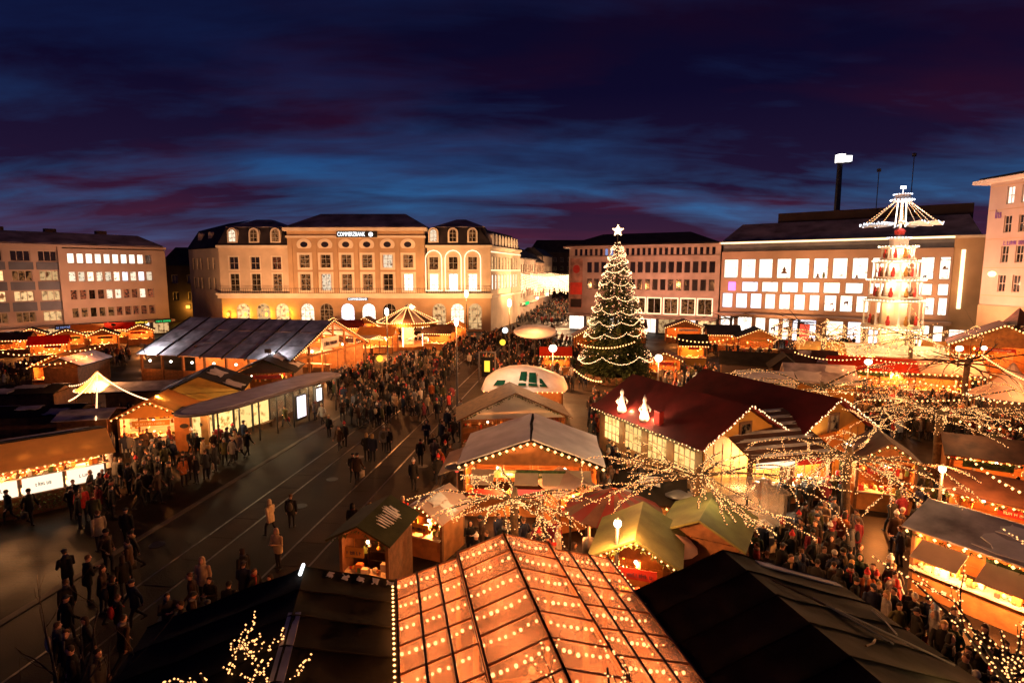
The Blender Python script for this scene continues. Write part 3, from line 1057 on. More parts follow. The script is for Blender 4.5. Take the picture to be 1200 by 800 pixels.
DISP = [[(-.5, 0), (.5, 0), (.12, .45), (.3, .42), (0, 1.1), (-.3, .42), (-.12, .45)], [(-.18, 0), (.18, 0), (.22, .6), (.14, .75), (.14, 1.0), (-.14, 1.0), (-.14, .75), (-.22, .6)],
        [(-.6, 0), (.6, 0), (.5, .35), (.1, .3), (.05, .8), (-.3, .7), (-.45, .3)], [(-.4, 0), (-.25, 0), (-.2, .4), (.2, .4), (.25, 0), (.4, 0), (.35, .7), (.5, .95), (.2, .85), (-.35, .7)]]
dr_ = random.Random(31)
for s_ in specs:
    wo = window(store, *s_, 1, 1, frame='frame_dark', t=.07)
    if s_[3] < 2 or dr_.random() < .5: continue
    for k in range(dr_.randint(1, 2)):
        sc_ = dr_.uniform(.5, 1.25) * min(1, s_[2] / 2.4)
        x_ = dr_.uniform(-.3, .3) * s_[2]; z_ = .1 if dr_.random() < .6 else dr_.uniform(.2, .5) * s_[3]
        poly = [(x_ + px * sc_, z_ + pz * sc_) for px, pz in dr_.choice(DISP)]
        if max(p[1] for p in poly) > s_[3] - .2 or max(abs(p[0]) for p in poly) > s_[2] / 2 - .1: continue
        mb = MB(); mb.prism(poly, -.03 - .02 * k, -.015 - .02 * k); mb.build('display_figure', M[dr_.choice(('wood', 'red', 'green_roof', 'dark', 'wood_o'))], wo)
mb = MB(); mb.box(al(853), al(861), -.15, -.02, 8.5, 10.0); mb.build('neon_sign', M['sign_pink'], store)
mb = MB(); mb.box(al(939), al(951), -.5, -.1, .3, 3.2); mb.build('red_poster', M['sign_red'], store)
facade(store, xe, 15.32, 16.6, [], M['grey_panel'], 'attic_band', y=.7)
band(store, -.3, xe + .3, -.9, 1.2, 16.62, 17.0, M['cream'], 'cornice')
band(store, 0, xe, -1.0, -.92, 16.66, 16.9, M['strip'], 'light_strip')
band(store, 0, xe + .5, -2.2, .0, 4.2, 4.6, M['dept_wall'], 'canopy')
hip(store, -.5, xe + 3, 1.5, 24, 17.0, 20.6, 1.5, 7, M['slate_snow'])
shell(store, al(890), xe + 2, 10, 24, 19, 22.4, M['dark'], 'plant_room')
shell(store, .1, xe - .1, .6, 24, 0, 15.28, M['dark'], 'inner_wall')
shell(store, xe + .01, xe + 9, .25, 20, 0, 16.6, M['sand_dark'], 'end_wall')
band(store, xe, xe + 9, -.5, 1, 16.62, 17.0, M['cream'], 'cornice')
mb = MB(); mb.box(al(1121), al(1126), .1, .24, 6.5, 15); mb.build('light_slot', M['strip'], store)
window(store, al(1127), .3, 2.4, 3.2, 'lit_white', 2, 2, y=.15)
# antennas on the roof
for u, hgt, nm in ((957, 9.5, 'antenna'), (997, 11.5, 'antenna')):
    x = al(u); mb = MB(); mb.tube([(x + 6, 14, 17), (x + 6, 14, 20 + hgt)], .07, 5); mb.box(x + 5.7, x + 6.3, 13.8, 14.2, 19.4 + hgt, 19.9 + hgt); mb.build(nm, M['metal'], store)

mast = thing('sign_mast', 'tall dark mast with two glowing white sign boxes above the store roof', 'mast', (78.3, 140, 0))
mb = MB(); mb.tube([(0, 0, 0), (0, 0, 37.5)], [.95, .6], 8); mb.build('pole', M['metal'], mast)
mb = MB(); mb.box(-.8, .8, -.8, .8, 37.6, 39.4); mb.build('sign_box', M['lamp_c'], mast)
mb = MB(); mb.box(1.2, 2.5, -.6, .6, 37.8, 39.1); mb.build('sign_box', M['sign_white'], mast)
mb = MB(); mb.box(-.9, 2.7, -.1, .1, 37.3, 37.58); mb.build('bracket', M['metal'], mast)

# --- the tall plain building at the eastern edge
A5, B5 = (57.6, 70.2), (59.0, 58.5)
p0, rz, LL = frame_of(A5, B5)
east = thing('plain_office_tower', 'tall pink plastered office building with small four-pane windows and projecting eaves', 'building', p0, rz)
al5 = lambda u: along(u, A5, B5)
cols5 = [al5(1171), al5(1188), al5(1188) + (al5(1188) - al5(1171)) * 1.0, al5(1188) + (al5(1188) - al5(1171)) * 2.0]
cw = (al5(1188) - al5(1171)) * .52
ops = [(x, z, cw, 2.0) for x in cols5 for z in (9.5, 12.9, 16.4, 19.7)]
facade(east, LL, 7.9, 22.3, ops, M['plaster'])
for x in cols5:
    for z in (9.5, 12.9, 16.4, 19.7): window(east, x, z, cw, 2.0, 'lit_white' if z > 19 else 'window_dark', 2, 2, frame='frame')
for z in (9.0, 12.3, 15.7, 19.1, 21.9):
    band(east, 0, LL, -.03, -.003, z, z + .07, M['sand_dark'], 'joint_line')
band(east, -1.3, LL, -1.2, 12, 22.32, 22.75, M['cream'], 'eaves')
hip(east, -.8, LL, -.8, 12, 22.77, 24, 3, 5, M['slate'])
shell(east, .05, LL, .35, 12, 0, 22.3, M['plaster'], 'inner_wall')
facade(east, LL, 0, 7.85, [(al5(1172), 2.2, 1.6, 3.6, True), (al5(1172) + 3.5, 2.2, 1.6, 3.6, True)], M['sand_dark'], 'base_wall', y=-.15)
for k in (0, 3.5): window(east, al5(1172) + k, 2.2, 1.6, 3.6, 'lit_red', 2, 2, True, y=0, frame='frame_dark')
text('lettering', 'lns', 1.5, M['letter_p'], east, (al5(1160), -.1, 18.6), sx=.5)
glyphs(east, al5(1169), al5(1194), -.05, 15.25, .6, M['letter_p'], 5)
mb = MB(); mb.prism([(.5 * math.cos(a), .35 * math.sin(a)) for a in [2 * PI * k / 12 for k in range(12)]], -.2, -.05)
mb.build('wall_lamp', M['strip'], east, loc=(al5(1160), 0, 11.6))


# ------------------------------------------------------------------ floodlights that wash the fronts
def floodlight(label, x, y, h, tx_, ty_, tz, power, color, size=95):
    t_ = thing('floodlight', label, 'floodlight', (x, y, 0), 0, 'floodlights aimed at the building fronts')
    mb = MB(); mb.tube([(0, 0, 0), (0, 0, h)], .05, 5); mb.build('pole', M['metal'], t_)
    mb = MB(); mb.box(-.3, .3, -.12, .12, h, h + .35); hd = mb.build('lamp_housing', M['black'], t_)
    d = bpy.data.lights.new('flood', 'SPOT'); d.energy = power * POWER; d.color = color; d.spot_size = R(size); d.spot_blend = .8; d.shadow_soft_size = .2
    o = bpy.data.objects.new('flood', d); col.objects.link(o); o.parent = t_; o.location = (0, 0, h + .5)
    v = Vector((tx_ - x, ty_ - y, tz - h - .5))
    o.rotation_euler = v.to_track_quat('-Z', 'Y').to_euler()
    return t_


FL = (1.0, .48, .21)
for k, (x, y, tx_, ty_, tz, pw, cl_) in enumerate((
        (-51, 99, -51, 113, 13, 2400, FL), (-38, 97, -38, 112, 13, 3300, (1, .47, .20)), (-23, 97, -23, 112, 13, 3300, (1, .47, .20)), (-10, 99, -10, 113, 13, 4200, (1, .50, .20)),
        (4, 116, 0, 124, 12, 2600, (1, .60, .26)),
        (20, 96, 24, 110, 11, 2400, (1, .44, .27)), (31, 91, 34, 105, 11, 2200, (1, .44, .27)),
        (42, 86, 46, 97, 12, 2400, FL), (55, 77, 58, 87, 12, 2600, FL),
        (-64, 91, -73, 100, 10, 1500, (1, .46, .26)), (-70, 80, -80, 91, 10, 800, (1, .48, .28)),
        (47, 66, 58.5, 63, 14, 4200, (1, .38, .24)))):
    floodlight(('floodlight pole before the western wing of the sandstone building', 'floodlight pole before the western half of the pavilion', 'floodlight pole before the eastern half of the pavilion', 'floodlight pole before the strip-lit wing', 'floodlight pole on the shopping street corner',
                'floodlight pole behind the fir tree', 'floodlight pole before the stone office building', 'floodlight pole before the first store windows', 'floodlight pole beside the pyramid', 'floodlight pole before the pale ribbon windows', 'floodlight pole before the grey panel bays', 'floodlight pole facing the pink office building')[k], x, y, 3.2, tx_, ty_, tz, pw, cl_)

# ------------------------------------------------------------------ market furniture helpers
PALETTE = [(.60, .05, .03), (.65, .34, .06), (.75, .60, .40), (.35, .14, .05), (.80, .74, .64), (.12, .18, .05), (.68, .20, .05), (.80, .70, .5)]


def tint(o, cols):
    """one flat colour for each face island of a joined heap"""
    me = o.data
    ca = me.color_attributes.new('tint', 'FLOAT_COLOR', 'CORNER')
    buf = []
    for p, c in zip(me.polygons, cols):
        buf += [c[0], c[1], c[2], 1.0] * p.loop_total
    ca.data.foreach_set('color', buf)
    return o


def goods(parent, x0, x1, y0, y1, z, n, hmax=.28, seed=0, name='goods'):
    r = random.Random(seed + n)
    mb, cols = MB(), []
    for i in range(n):
        x, y = r.uniform(x0, x1), r.uniform(y0, y1)
        k = len(mb.f)
        s = r.uniform(.05, .13)
        if r.random() < .5: mb.box(x - s, x + s, y - s * .8, y + s * .8, z + .004, z + r.uniform(.06, hmax))
        else: mb.ball((x, y, z + s), s, n=6, k=4)
        c = r.choice(PALETTE)
        cols += [c] * (len(mb.f) - k)
    o = mb.build(name, M['goods'], parent, kind='stuff')
    return tint(o, cols)


def blob_slab(mb, corners, inset=.06, jag=.05, t=.05, lift=.012, seed=0, mi=0, n=5):
    """a lying sheet of snow with a wavering edge on the quad corners (counter-clockwise from above)"""
    r = random.Random(seed)
    c = [Vector(p) for p in corners]
    nrm = (c[1] - c[0]).cross(c[3] - c[0]).normalized()

    def at(s, t_): return (c[0] * (1 - s) + c[1] * s) * (1 - t_) + (c[3] * (1 - s) + c[2] * s) * t_
    pts = []
    for i in range(n): pts.append((inset + (1 - 2 * inset) * i / n, inset + r.uniform(0, jag)))
    for i in range(n): pts.append((1 - inset - r.uniform(0, jag), inset + (1 - 2 * inset) * i / n))
    for i in range(n): pts.append((1 - inset - (1 - 2 * inset) * i / n, 1 - inset - r.uniform(0, jag)))
    for i in range(n): pts.append((inset + r.uniform(0, jag), 1 - inset - (1 - 2 * inset) * i / n))
    mb.slab([at(*p) + nrm * (t + lift) for p in pts], t, mi)


def bulbs_along(mb, pts, step=.3, r=.05, sag=0.0, jit=.0):
    pts = [Vector(p) for p in pts]
    for a, b in zip(pts, pts[1:]):
        L = (b - a).length
        n = max(1, int(L / step))
        for i in range(n):
            t = (i + .5) / n
            p = a.lerp(b, t)
            p.z -= sag * 4 * t * (1 - t)
            if jit: p += Vector((rnd.uniform(-jit, jit), rnd.uniform(-jit, jit), rnd.uniform(-jit, jit)))
            mb.octa(p, r)


def string_lights(label, pts, step=.4, r=.055, sag=.5, group=None, mat='bulb', glow=0):
    """a cable with bulbs, hung between pts"""
    t_ = thing('string_lights', label, 'string lights', pts[0], 0, group)
    o = Vector(pts[0])
    q = [Vector(p) - o for p in pts]
    cab = MB()
    for a, b in zip(q, q[1:]):
        line = []
        for i in range(9):
            s = i / 8; p = a.lerp(b, s); p.z -= sag * 4 * s * (1 - s) - .06
            line.append(p)
        cab.tube(line, .012, 4, cap=False)
    cab.build('cable', M['black'], t_)
    mb = MB(); bulbs_along(mb, q, step, r, sag)
    mb.build('bulbs', M[mat], t_, kind='stuff')
    if glow:
        m = q[len(q) // 2] if len(q) > 2 else (q[0] + q[-1]) / 2
        lamp_light((m.x, m.y, m.z - sag * .9), glow, WARM, t_, .15)
    return t_


def planks(parent, x0, x1, y0, y1, z0, z1, n, mat, name='plank', axis='z', gap=.02):
    """boards laid side by side, each one its own piece"""
    if axis == 'z':
        h = (z1 - z0) / n
        mb = MB(); mb.box(0, x1 - x0, 0, y1 - y0, 0, h - gap); me = mb.mesh(name, mat)
        return [put(name, me, parent, (x0, y0, z0 + i * h)) for i in range(n)]
    w = (x1 - x0) / n
    mb = MB(); mb.box(0, w - gap, 0, y1 - y0, 0, z1 - z0); me = mb.mesh(name, mat)
    return [put(name, me, parent, (x0 + i * w, y0, z0)) for i in range(n)]


GROUP = 'market stalls on the square'


def stall(label, loc, rz, w, d, he=2.5, hr=3.5, ridge='x', roof='dark_roof', wall='wood', power=120, snow=0, front='open', bulbs=True,
          back=True, awning=None, name='market_stall', cat='stall', gable=None, colr=WARM, sides=True, ov=.45, ngoods=40, bulb_r=.05, detail=True, snow_m='snow', step=.33):
    """front lies on y = 0 and looks towards -y; w wide, d deep"""
    t_ = thing(name, label, cat, loc, rz, GROUP)
    sd = int(abs(loc[0] * 31 + loc[1] * 17)) % 9973
    r = random.Random(sd)
    x0, x1 = -w / 2, w / 2
    if ridge == 'x':
        ym = d * .5
        A_ = [(x0 - .2, -ov, he), (x1 + .2, -ov, he), (x1 + .2, ym, hr), (x0 - .2, ym, hr)]
        B2 = [(x1 + .2, d + .25, he), (x0 - .2, d + .25, he), (x0 - .2, ym, hr), (x1 + .2, ym, hr)]
    else:
        A_ = [(x0 - .3, d + .2, he), (x0 - .3, -ov, he), (0, -ov, hr), (0, d + .2, hr)]
        B2 = [(x1 + .3, -ov, he), (x1 + .3, d + .2, he), (0, d + .2, hr), (0, -ov, hr)]
    for k, q in enumerate((A_, B2)):
        mb = MB(); mb.slab(q, .07)
        p = mb.build('roof_panel', M[roof], t_)
        if snow:
            mb = MB()
            if snow >= 1: blob_slab(mb, q, .008, .025, .06, .01, sd + k)
            else:
                c = [Vector(v) for v in q]
                for j in range(2):
                    a, b = sorted((r.uniform(.03, .97), r.uniform(.03, .97)))
                    if b - a < .2: a, b = max(0.03, a - .15), min(.97, b + .15)
                    e, f = (0.03, .30 + .4 * snow) if j == 0 else (.55, .95)
                    at = lambda s, u: (c[0] * (1 - s) + c[1] * s) * (1 - u) + (c[3] * (1 - s) + c[2] * s) * u
                    blob_slab(mb, [at(a, e), at(b, e), at(b, f), at(a, f)], .02, .16, .03, .008 + j * .004, sd + k + 7 * j)
            mb.build('snow', M[snow_m], p, kind='stuff')
    mb = MB()
    for x in (x0 + .05, x1 - .05):
        pm = MB(); pm.box(-.06, .06, -.06, .06, 0, he - .08 if ridge == 'x' else he - .02)
        me = pm.mesh('post', M['wood'])
        put('post', me, t_, (x, .05, 0)); put('post', me, t_, (x, d - .05, 0))
    hb = he - .1
    if back:
        if detail: planks(t_, x0, x1, d - .05, d, .05, hb, 6, M[wall], 'plank')
        else:
            b_ = MB(); b_.box(x0, x1, d - .05, d, 0, hb); b_.build('back_wall', M[wall], t_)
    if sides:
        for x in (x0 - .012, x1 - .028):
            s_ = MB(); s_.box(x, x + .04, .12, d - .12, 0, hb); s_.build('side_wall', M[wall], t_)
    if front == 'open':
        c_ = MB(); c_.box(x0 + .1, x1 - .1, .02, .10, 0, .95); c_.build('counter_front', M[wall], t_)
        c_ = MB(); c_.box(x0 + .05, x1 - .05, -.18, .55, .96, 1.02); c_.build('counter_top', M['table'], t_)
        goods(t_, x0 + .2, x1 - .2, -.05, .5, 1.022, ngoods, .3, sd)
        if detail:
            sh = MB(); sh.box(x0 + .2, x1 - .2, d - .4, d - .06, 1.45, 1.5); s_ = sh.build('shelf', M['wood'], t_)
            goods(s_, x0 + .3, x1 - .3, d - .36, d - .12, 1.502, ngoods // 2, .4, sd + 3)
    elif front == 'closed':
        c_ = MB(); c_.box(x0 + .02, x1 - .02, .0, .05, 0, hb); c_.build('front_wall', M[wall], t_)
    if ridge == 'y':
        gm = gable or wall
        for y in ((.0, .05), (d - .06, d - .01)):
            g_ = MB(); g_.prism([(x0 + .1, he - .06), (x1 - .1, he - .06), (0, hr - .12)], *y)
            g_.build('gable_panel', M[gm], t_)
    else:
        for x in (x0 + .03, x1 - .09):
            g_ = MB()
            g_.raw([(x, .15, he - .05), (x, d - .15, he - .05), (x, d / 2, hr - .14), (x + .05, .15, he - .05), (x + .05, d - .15, he - .05), (x + .05, d / 2, hr - .14)],
                   [(0, 2, 1), (3, 4, 5), (0, 1, 4, 3), (1, 2, 5, 4), (2, 0, 3, 5)])
            g_.build('gable_panel', M[gable or wall], t_)
    if awning:
        a_ = MB(); a_.slab([(x0 - .25, -ov - 1.5, he - .75), (x1 + .25, -ov - 1.5, he - .75), (x1 + .25, -ov + .02, he - .12), (x0 - .25, -ov + .02, he - .12)], .02)
        a_.build('awning', M[awning], t_)
        v_ = MB(); v_.box(x0 - .25, x1 + .25, -ov - 1.51, -ov - 1.49, he - 1.1, he - .76); v_.build('valance', M[awning], t_)
    if front == 'open':
        # fascia board, fir garland and wares hung below the eaves
        fb = MB(); fw = w * r.uniform(.35, .6); fx = r.uniform(-.15, .15) * w
        fb.box(fx - fw / 2, fx + fw / 2, -ov - .02, -ov + .03, he - .52, he - .16)
        fo = fb.build('fascia_board', M[r.choice(('red', 'white', 'wood_y', 'hedge', 'wood'))], t_)
        if detail: glyphs(fo, fx - fw * .4, fx + fw * .35, -ov - .022, he - .34, .15, M[r.choice(('cream', 'letter'))], sd)
        mb = MB()
        for i in range(int(w * 26)):
            x = r.uniform(x0 - .1, x1 + .1); y, z = -ov - .03 + r.uniform(-.05, .03), he - .12 + r.uniform(-.07, .03) + (0 if ridge == 'x' else (hr - he) * (1 - abs(x) / (w / 2 + .3)))
            dd = Vector((r.uniform(-1, 1), r.uniform(-1, .2), r.uniform(-1, .3))).normalized() * .15
            mb.poly([(x - .03, y, z), (x + .03, y, z + .02), (x + dd.x, y + dd.y, z + dd.z)])
        mb.build('fir_garland', M['hedge'], t_, kind='stuff')
        mb, cols = MB(), []
        for i in range(int(w * 3)):
            x = r.uniform(x0 + .15, x1 - .15); y = r.uniform(.15, .7); z = he - r.uniform(.35, .8); k = len(mb.f)
            if r.random() < .5: mb.ball((x, y, z), r.uniform(.05, .10), n=6, k=4)
            else: mb.box(x - .07, x + .07, y - .03, y + .03, z - .16, z + .1)
            mb.tube([(x, y, z), (x, y, he - .05)], .006, 3)
            cols += [r.choice(PALETTE)] * (len(mb.f) - k)
        tint(mb.build('hanging_wares', M['goods'], t_, kind='stuff'), cols)
    if bulbs:
        mb = MB()
        if ridge == 'x': bulbs_along(mb, [(x0 - .2, -ov - .06, he - .12), (x1 + .2, -ov - .06, he - .12)], step, bulb_r)
        else: bulbs_along(mb, [(x0 - .3, -ov - .06, he - .1), (0, -ov - .06, hr - .1), (x1 + .3, -ov - .06, he - .1)], step, bulb_r)
        mb.build('bulbs', M['bulb'], t_, kind='stuff')
    if power:
        k = 1 if w < 4.5 else 2
        for i in range(k):
            x = 0 if k == 1 else (-.25 + .5 * i) * w
            l_ = MB(); l_.ball((x, .35, he - .34), .07, n=6, k=4); lo = l_.build('lamp', M['lamp'], t_)
            lamp_light((x, .45, he - .5), power / k * 1.15, colr, t_, .07)
    return t_


def lamp_post(label, x, y, h, power, r=.22, globe_h=.9, color=(1.0, .34, .09), group='lamp posts on the square', head='bar'):
    t_ = thing('lamp_post', label, 'lamp post', (x, y, 0), 0, group)
    mb = MB(); mb.lathe([(.22, 0), (.22, .25), (.10, .3), (.085, h * .5), (.065, h)], 8); mb.build('pole', M['metal'], t_, True)
    mb = MB(); mb.ball((0, 0, h + globe_h / 2), (r, r, globe_h / 2), n=12, k=8); mb.build('lamp_head', M['lamp'], t_, True)
    mb = MB(); mb.lathe([(r * .5, h + globe_h - .02), (r * .2, h + globe_h + .06)], 8); mb.build('cap', M['metal'], t_)
    lamp_light((0, -r - .25, h + globe_h * .6), power, color, t_, .2)
    return t_


def parasol_heater(label, x, y):
    t_ = thing('patio_heater', label, 'heater', (x, y, 0), 0, 'mushroom patio heaters')
    mb = MB(); mb.lathe([(.28, 0), (.28, .7), (.06, .75), (.04, 2.1)], 10); mb.build('stand', M['grey_metal'], t_, True)
    mb = MB(); mb.lathe([(.09, 2.1), (.12, 2.35)], 8); mb.build('burner', M['sign_red'], t_)
    mb = MB(); mb.lathe([(.62, 2.36), (.58, 2.42), (.1, 2.55)], 14); mb.build('reflector', M['grey_metal'], t_, True)
    return t_


def standing_table(label, x, y, cloth='table'):
    t_ = thing('standing_table', label, 'table', (x, y, 0), 0, 'round standing tables')
    mb = MB(); mb.lathe([(.30, 0), (.30, .03), (.04, .06), (.04, 1.08)], 10); mb.build('stem', M['metal'], t_)
    mb = MB(); mb.lathe([(.36, 1.082), (.36, 1.12)], 14); mb.build('table_top', M[cloth], t_)
    goods(t_, -.2, .2, -.2, .2, 1.122, 4, .14, int(x * 10 + y * 7), 'mugs')
    return t_


# ------------------------------------------------------------------ the large market hall
hall = thing('market_hall', 'large market hall with frosted panel roof and open lit timber gable', 'hall', (-39.4, 59.7, 0), math.atan2(-4.7, 18.1))
HL, HD, HE, HR = 18.7, 14.0, 3.5, 6.6
nx, ny = 7, 3
for side in (0, 1):
    for i in range(nx):
        for j in range(ny):
            a, b = HL * i / nx, HL * (i + 1) / nx
            ya, yb = -.5 + (HD / 2 + .5) * j / ny, -.5 + (HD / 2 + .5) * (j + 1) / ny
            zf = lambda y: HE - .2 + (HR - HE + .2) * (y + .5) / (HD / 2 + .5)
            key = ('hall', side, i == 0, j)
            q = [(a + .12, ya + .05, zf(ya)), (b - .12, ya + .05, zf(ya)), (b - .12, yb - .05, zf(yb)), (a + .12, yb - .05, zf(yb))]
            if side: q = [(x, HD - y, z) for x, y, z in (q[1], q[0], q[3], q[2])]
            if side and j == 0: continue
            mb = MB(); mb.slab(q, .05); mb.build('roof_panel', M['thin_snow'], hall)
for i in range(nx + 1):
    x = HL * i / nx
    mb = MB()
    mb.tube([(x, -.5, HE - .32), (x, HD / 2, HR - .14), (x, HD + .5, HE - .32)], .09, 5)
    mb.build('rafter', M['wood'], hall)
    for y in (.1, HD - .1):
        mb = MB(); mb.box(x - .1, x + .1, y - .1, y + .1, 0, HE - .25); mb.build('post', M['wood'], hall)
for i in range(nx + 1):
    x = HL * i / nx
    mb = MB(); mb.tube([(x, -.55, HE - .19), (x, HD / 2, HR + .03), (x, HD + .5, HE - .17)], .085, 4); mb.build('roof_rib', M['black'], hall)
for y in (2.4, 4.7):
    for yy in (y, HD - y):
        z = HE + (HR - HE) * (min(yy, HD - yy) + .5) / (HD / 2 + .5) - .3
        mb = MB(); mb.box(0, HL, yy - .06, yy + .06, z - .1, z); mb.build('purlin', M['wood'], hall)
for i in range(nx):
    a = HL * i / nx
    planks(hall, a + .1, a + HL / nx - .1, .05, .1, .05, 1.7, 4, M['wood'], 'plank')
    mb = MB(); mb.ball((a + HL / nx / 2, -.12, 2.6), .13); mb.build('wall_lamp', M['lamp'], hall)
    if i % 2 == 0: lamp_light((a + HL / nx / 2, -.5, 2.5), 40, WARM, hall)
mb = MB()
for y0_, y1_, z0_, z1_ in ((0, HD / 2, HE - .1, HR - .2), (HD, HD / 2, HE - .1, HR - .2)):
    mb.tube([(HL - .02, y0_, z0_), (HL - .02, y1_, z1_)], .14, 5)
mb.build('gable_beam', M['wood_o'], hall)
for y in (2.5, 4.8, 7, 9.2, 11.5):
    z = HE + (HR - HE) * (min(y, HD - y)) / (HD / 2) - .25
    mb = MB(); mb.box(HL - .1, HL + .04, y - .09, y + .09, 0 if y != 7 else 3.4, z); mb.build('gable_post', M['wood_o'], hall)
mb = MB(); mb.box(HL - .08, HL + .06, 0, HD, 3.2, 3.42); mb.build('tie_beam', M['wood_o'], hall)
mb = MB(); mb.box(HL + .08, HL + .16, 4.6, 7.8, 3.7, 4.9); hs = mb.build('hanging_sign', M['white'], hall)
gs = glyphs(hs, -1.2, 1.2, 0, 0, .5, M['letter'], 4); gs.rotation_euler[2] = PI / 2; gs.location = (HL + .18, 6.2, 4.3)
mb = MB(); bulbs_along(mb, [(HL + .2, -.4, HE - .1), (HL + .2, HD / 2, HR + .05), (HL + .2, HD + .4, HE - .1)], .3, .06); mb.build('bulbs', M['bulb'], hall, kind='stuff')
mb = MB(); mb.box(6, 6.05, 1, HD - 1, 0, 4.2); mb.build('partition', M['wood_o'], hall)
mb = MB(); mb.box(.2, HL - .3, HD - .2, HD - .12, 0, HE - .3); mb.build('back_wall', M['wood_o'], hall)
for x in (8, 12, 15.5, 18):
    for y in (4, 10):
        mb = MB(); mb.ball((x, y, 3.6), .14); mb.build('pendant_lamp', M['lamp'], hall); lamp_light((x, y, 3.35), 170, HOT, hall)
# flood lamps over the eaves that whiten the frosted roof
for x, pw in ((1.6, 260), (16.6, 260)):
    mb = MB(); mb.tube([(x, -.75, 2.8), (x, -1.1, 4.2)], .04, 5); mb.box(x - .3, x + .3, -1.2, -1.0, 4.1, 4.5)
    mb.build('flood_lamp', M['metal'], hall)
    lamp_light((x, -.35, 4.0), pw * .5, (.92, .93, 1.0), hall, .1)

# ------------------------------------------------------------------ tram shelter with rounded canopy
sa, sb = G(216, 487, 3.1), G(393, 436, 3.1)
p0, rz, SL = frame_of(sa, sb)
sh = thing('tram_shelter', 'long tram shelter with flat round-ended canopy above lit glass panels', 'shelter', p0, rz)
SW = 3.4
can = []
for i in range(13):
    a = -PI / 2 + PI * i / 12
    can.append((SL - SW / 2 + SW / 2 * math.cos(a), SW / 2 * math.sin(a) + .4, 3.1))
for i in range(13):
    a = PI / 2 + PI * i / 12
    can.append((SW * .9 + SW * .9 * math.cos(a), SW / 2 * math.sin(a) + .4, 3.1))
mb = MB(); mb.slab(can, .16); mb.build('canopy', M['thin_snow'], sh)
mb = MB()
ins = [((x - SL / 2) * .955 + SL / 2, (y - .4) * .80 + .4, 3.125) for x, y, z in can]
mb.slab(ins, .02); mb.build('roof_sheet', M['snow'], sh)
mb = MB(); mb.tube([Vector(p) + Vector((0, 0, -.08)) for p in can + can[:1]], .07, 5); mb.build('rim', M['grey_metal'], sh)
nposts = 8
for i in range(nposts):
    x = 1.8 + (SL - 3) * i / (nposts - 1)
    mb = MB(); mb.tube([(x, -.75, 0), (x, -.75, 2.94)], .06, 6); mb.build('post', M['metal'], sh)
    mb = MB(); mb.tube([(x, 1.5, 0), (x, 1.5, 2.94)], .06, 6); mb.build('post', M['metal'], sh)
    if i < nposts - 1:
        dx = (SL - 3) / (nposts - 1)
        p_ = MB(); p_.box(x + .15, x + dx - .15, 1.44, 1.5, .4, 2.6)
        p_.build('glass_panel', M['lit_barn'] if i < 4 else M['booth_glass'], sh)
        mb = MB(); mb.box(x + .5, x + dx - .5, .25, .45, 2.86, 2.92); mb.build('ceiling_tube', M['tube'], sh)
        if i % 2 == 0: lamp_light((x + dx / 2, .2, 2.7), 60, (1, .72, .35), sh)
    if i in (1, 3):
        mb = MB(); mb.box(x + .3, x + 1.6, .9, 1.25, .42, .48); mb.box(x + .4, x + .46, .95, 1.2, 0, .42); mb.box(x + 1.44, x + 1.5, .95, 1.2, 0, .42); mb.build('bench', M['wood'], sh)
ax = 1.8 + (SL - 3) * 4.3 / 7
mb = MB(); mb.box(ax, ax + 1.2, -.6, -.42, .3, 2.3); c_ = mb.build('poster_case', M['black'], sh)
mb = MB(); mb.box(ax + .08, ax + 1.12, -.63, -.605, .5, 2.2); mb.build('lit_poster', M['lit_cool'], c_)
ax += 2.6
mb = MB(); mb.box(ax, ax + .9, -.5, -.3, .6, 2.5); c_ = mb.build('ticket_machine', M['grey_panel'], sh)
mb = MB(); mb.box(ax + .1, ax + .8, -.53, -.505, 1.3, 2.3); mb.build('lit_poster', M['sign_white'], c_)

# ------------------------------------------------------------------ the fir tree with star and garlands
tx, ty = 11.35, 62.0
fir = thing('fir_tree', 'tall Christmas fir wound with light garlands and topped by a glowing star', 'tree', (tx, ty, 0))
mb = MB(); mb.lathe([(.34, 0), (.26, 5), (.14, 11), (.04, 15.4)], 8); mb.build('trunk', M['bark_dark'], fir)
TOP, RB = 15.5, 4.3


def fir_r(z): return max(.12, RB * ((TOP - z) / (TOP - .5)) ** .80)


mb = MB()
rr = random.Random(5)
nb_ = 760
for i in range(nb_):
    z = .5 + (TOP - .7) * (1 - math.sqrt(1 - (i + .5) / nb_ * .985))
    ang = i * 2.39996 + rr.uniform(-.3, .3)
    Lb = fir_r(z) * rr.uniform(.82, 1.08)
    dx, dy = math.cos(ang), math.sin(ang)
    droop = .28 * Lb
    sx_, sy_ = -dy, dx
    nseg = max(4, int(Lb * 5))
    for k in range(nseg):
        t = (k + .6) / nseg
        if t < .25: continue
        c = Vector((dx * Lb * t, dy * Lb * t, z - droop * t * t + .12 * Lb * t))
        tw = (.16 + .34 * (1 - t)) * (.5 + .16 * Lb)
        for sgn in (-1, 1, 0):
            sw = sgn * tw * rr.uniform(.7, 1.2)
            tip = c + Vector((sx_ * sw + dx * tw * .8, sy_ * sw + dy * tw * .8, -.10 * tw + rr.uniform(-.14, .10)))
            wv = Vector((dx, dy, rr.uniform(-.2, .9))).normalized() * .10 if sgn else Vector((sx_, sy_, .6)) * .10
            mb.poly([c - wv, c + wv, tip])
crown = mb.build('crown', M['needles'], fir)
garl = [(14.5, .5, 3), (13.7, .6, 4), (12.9, .7, 5), (11.9, .8, 5), (10.7, 1.0, 6), (9.4, 1.0, 7), (8.1, 1.0, 8), (6.9, 1.0, 8), (5.5, 1.0, 9), (2.9, 1.7, 6)]
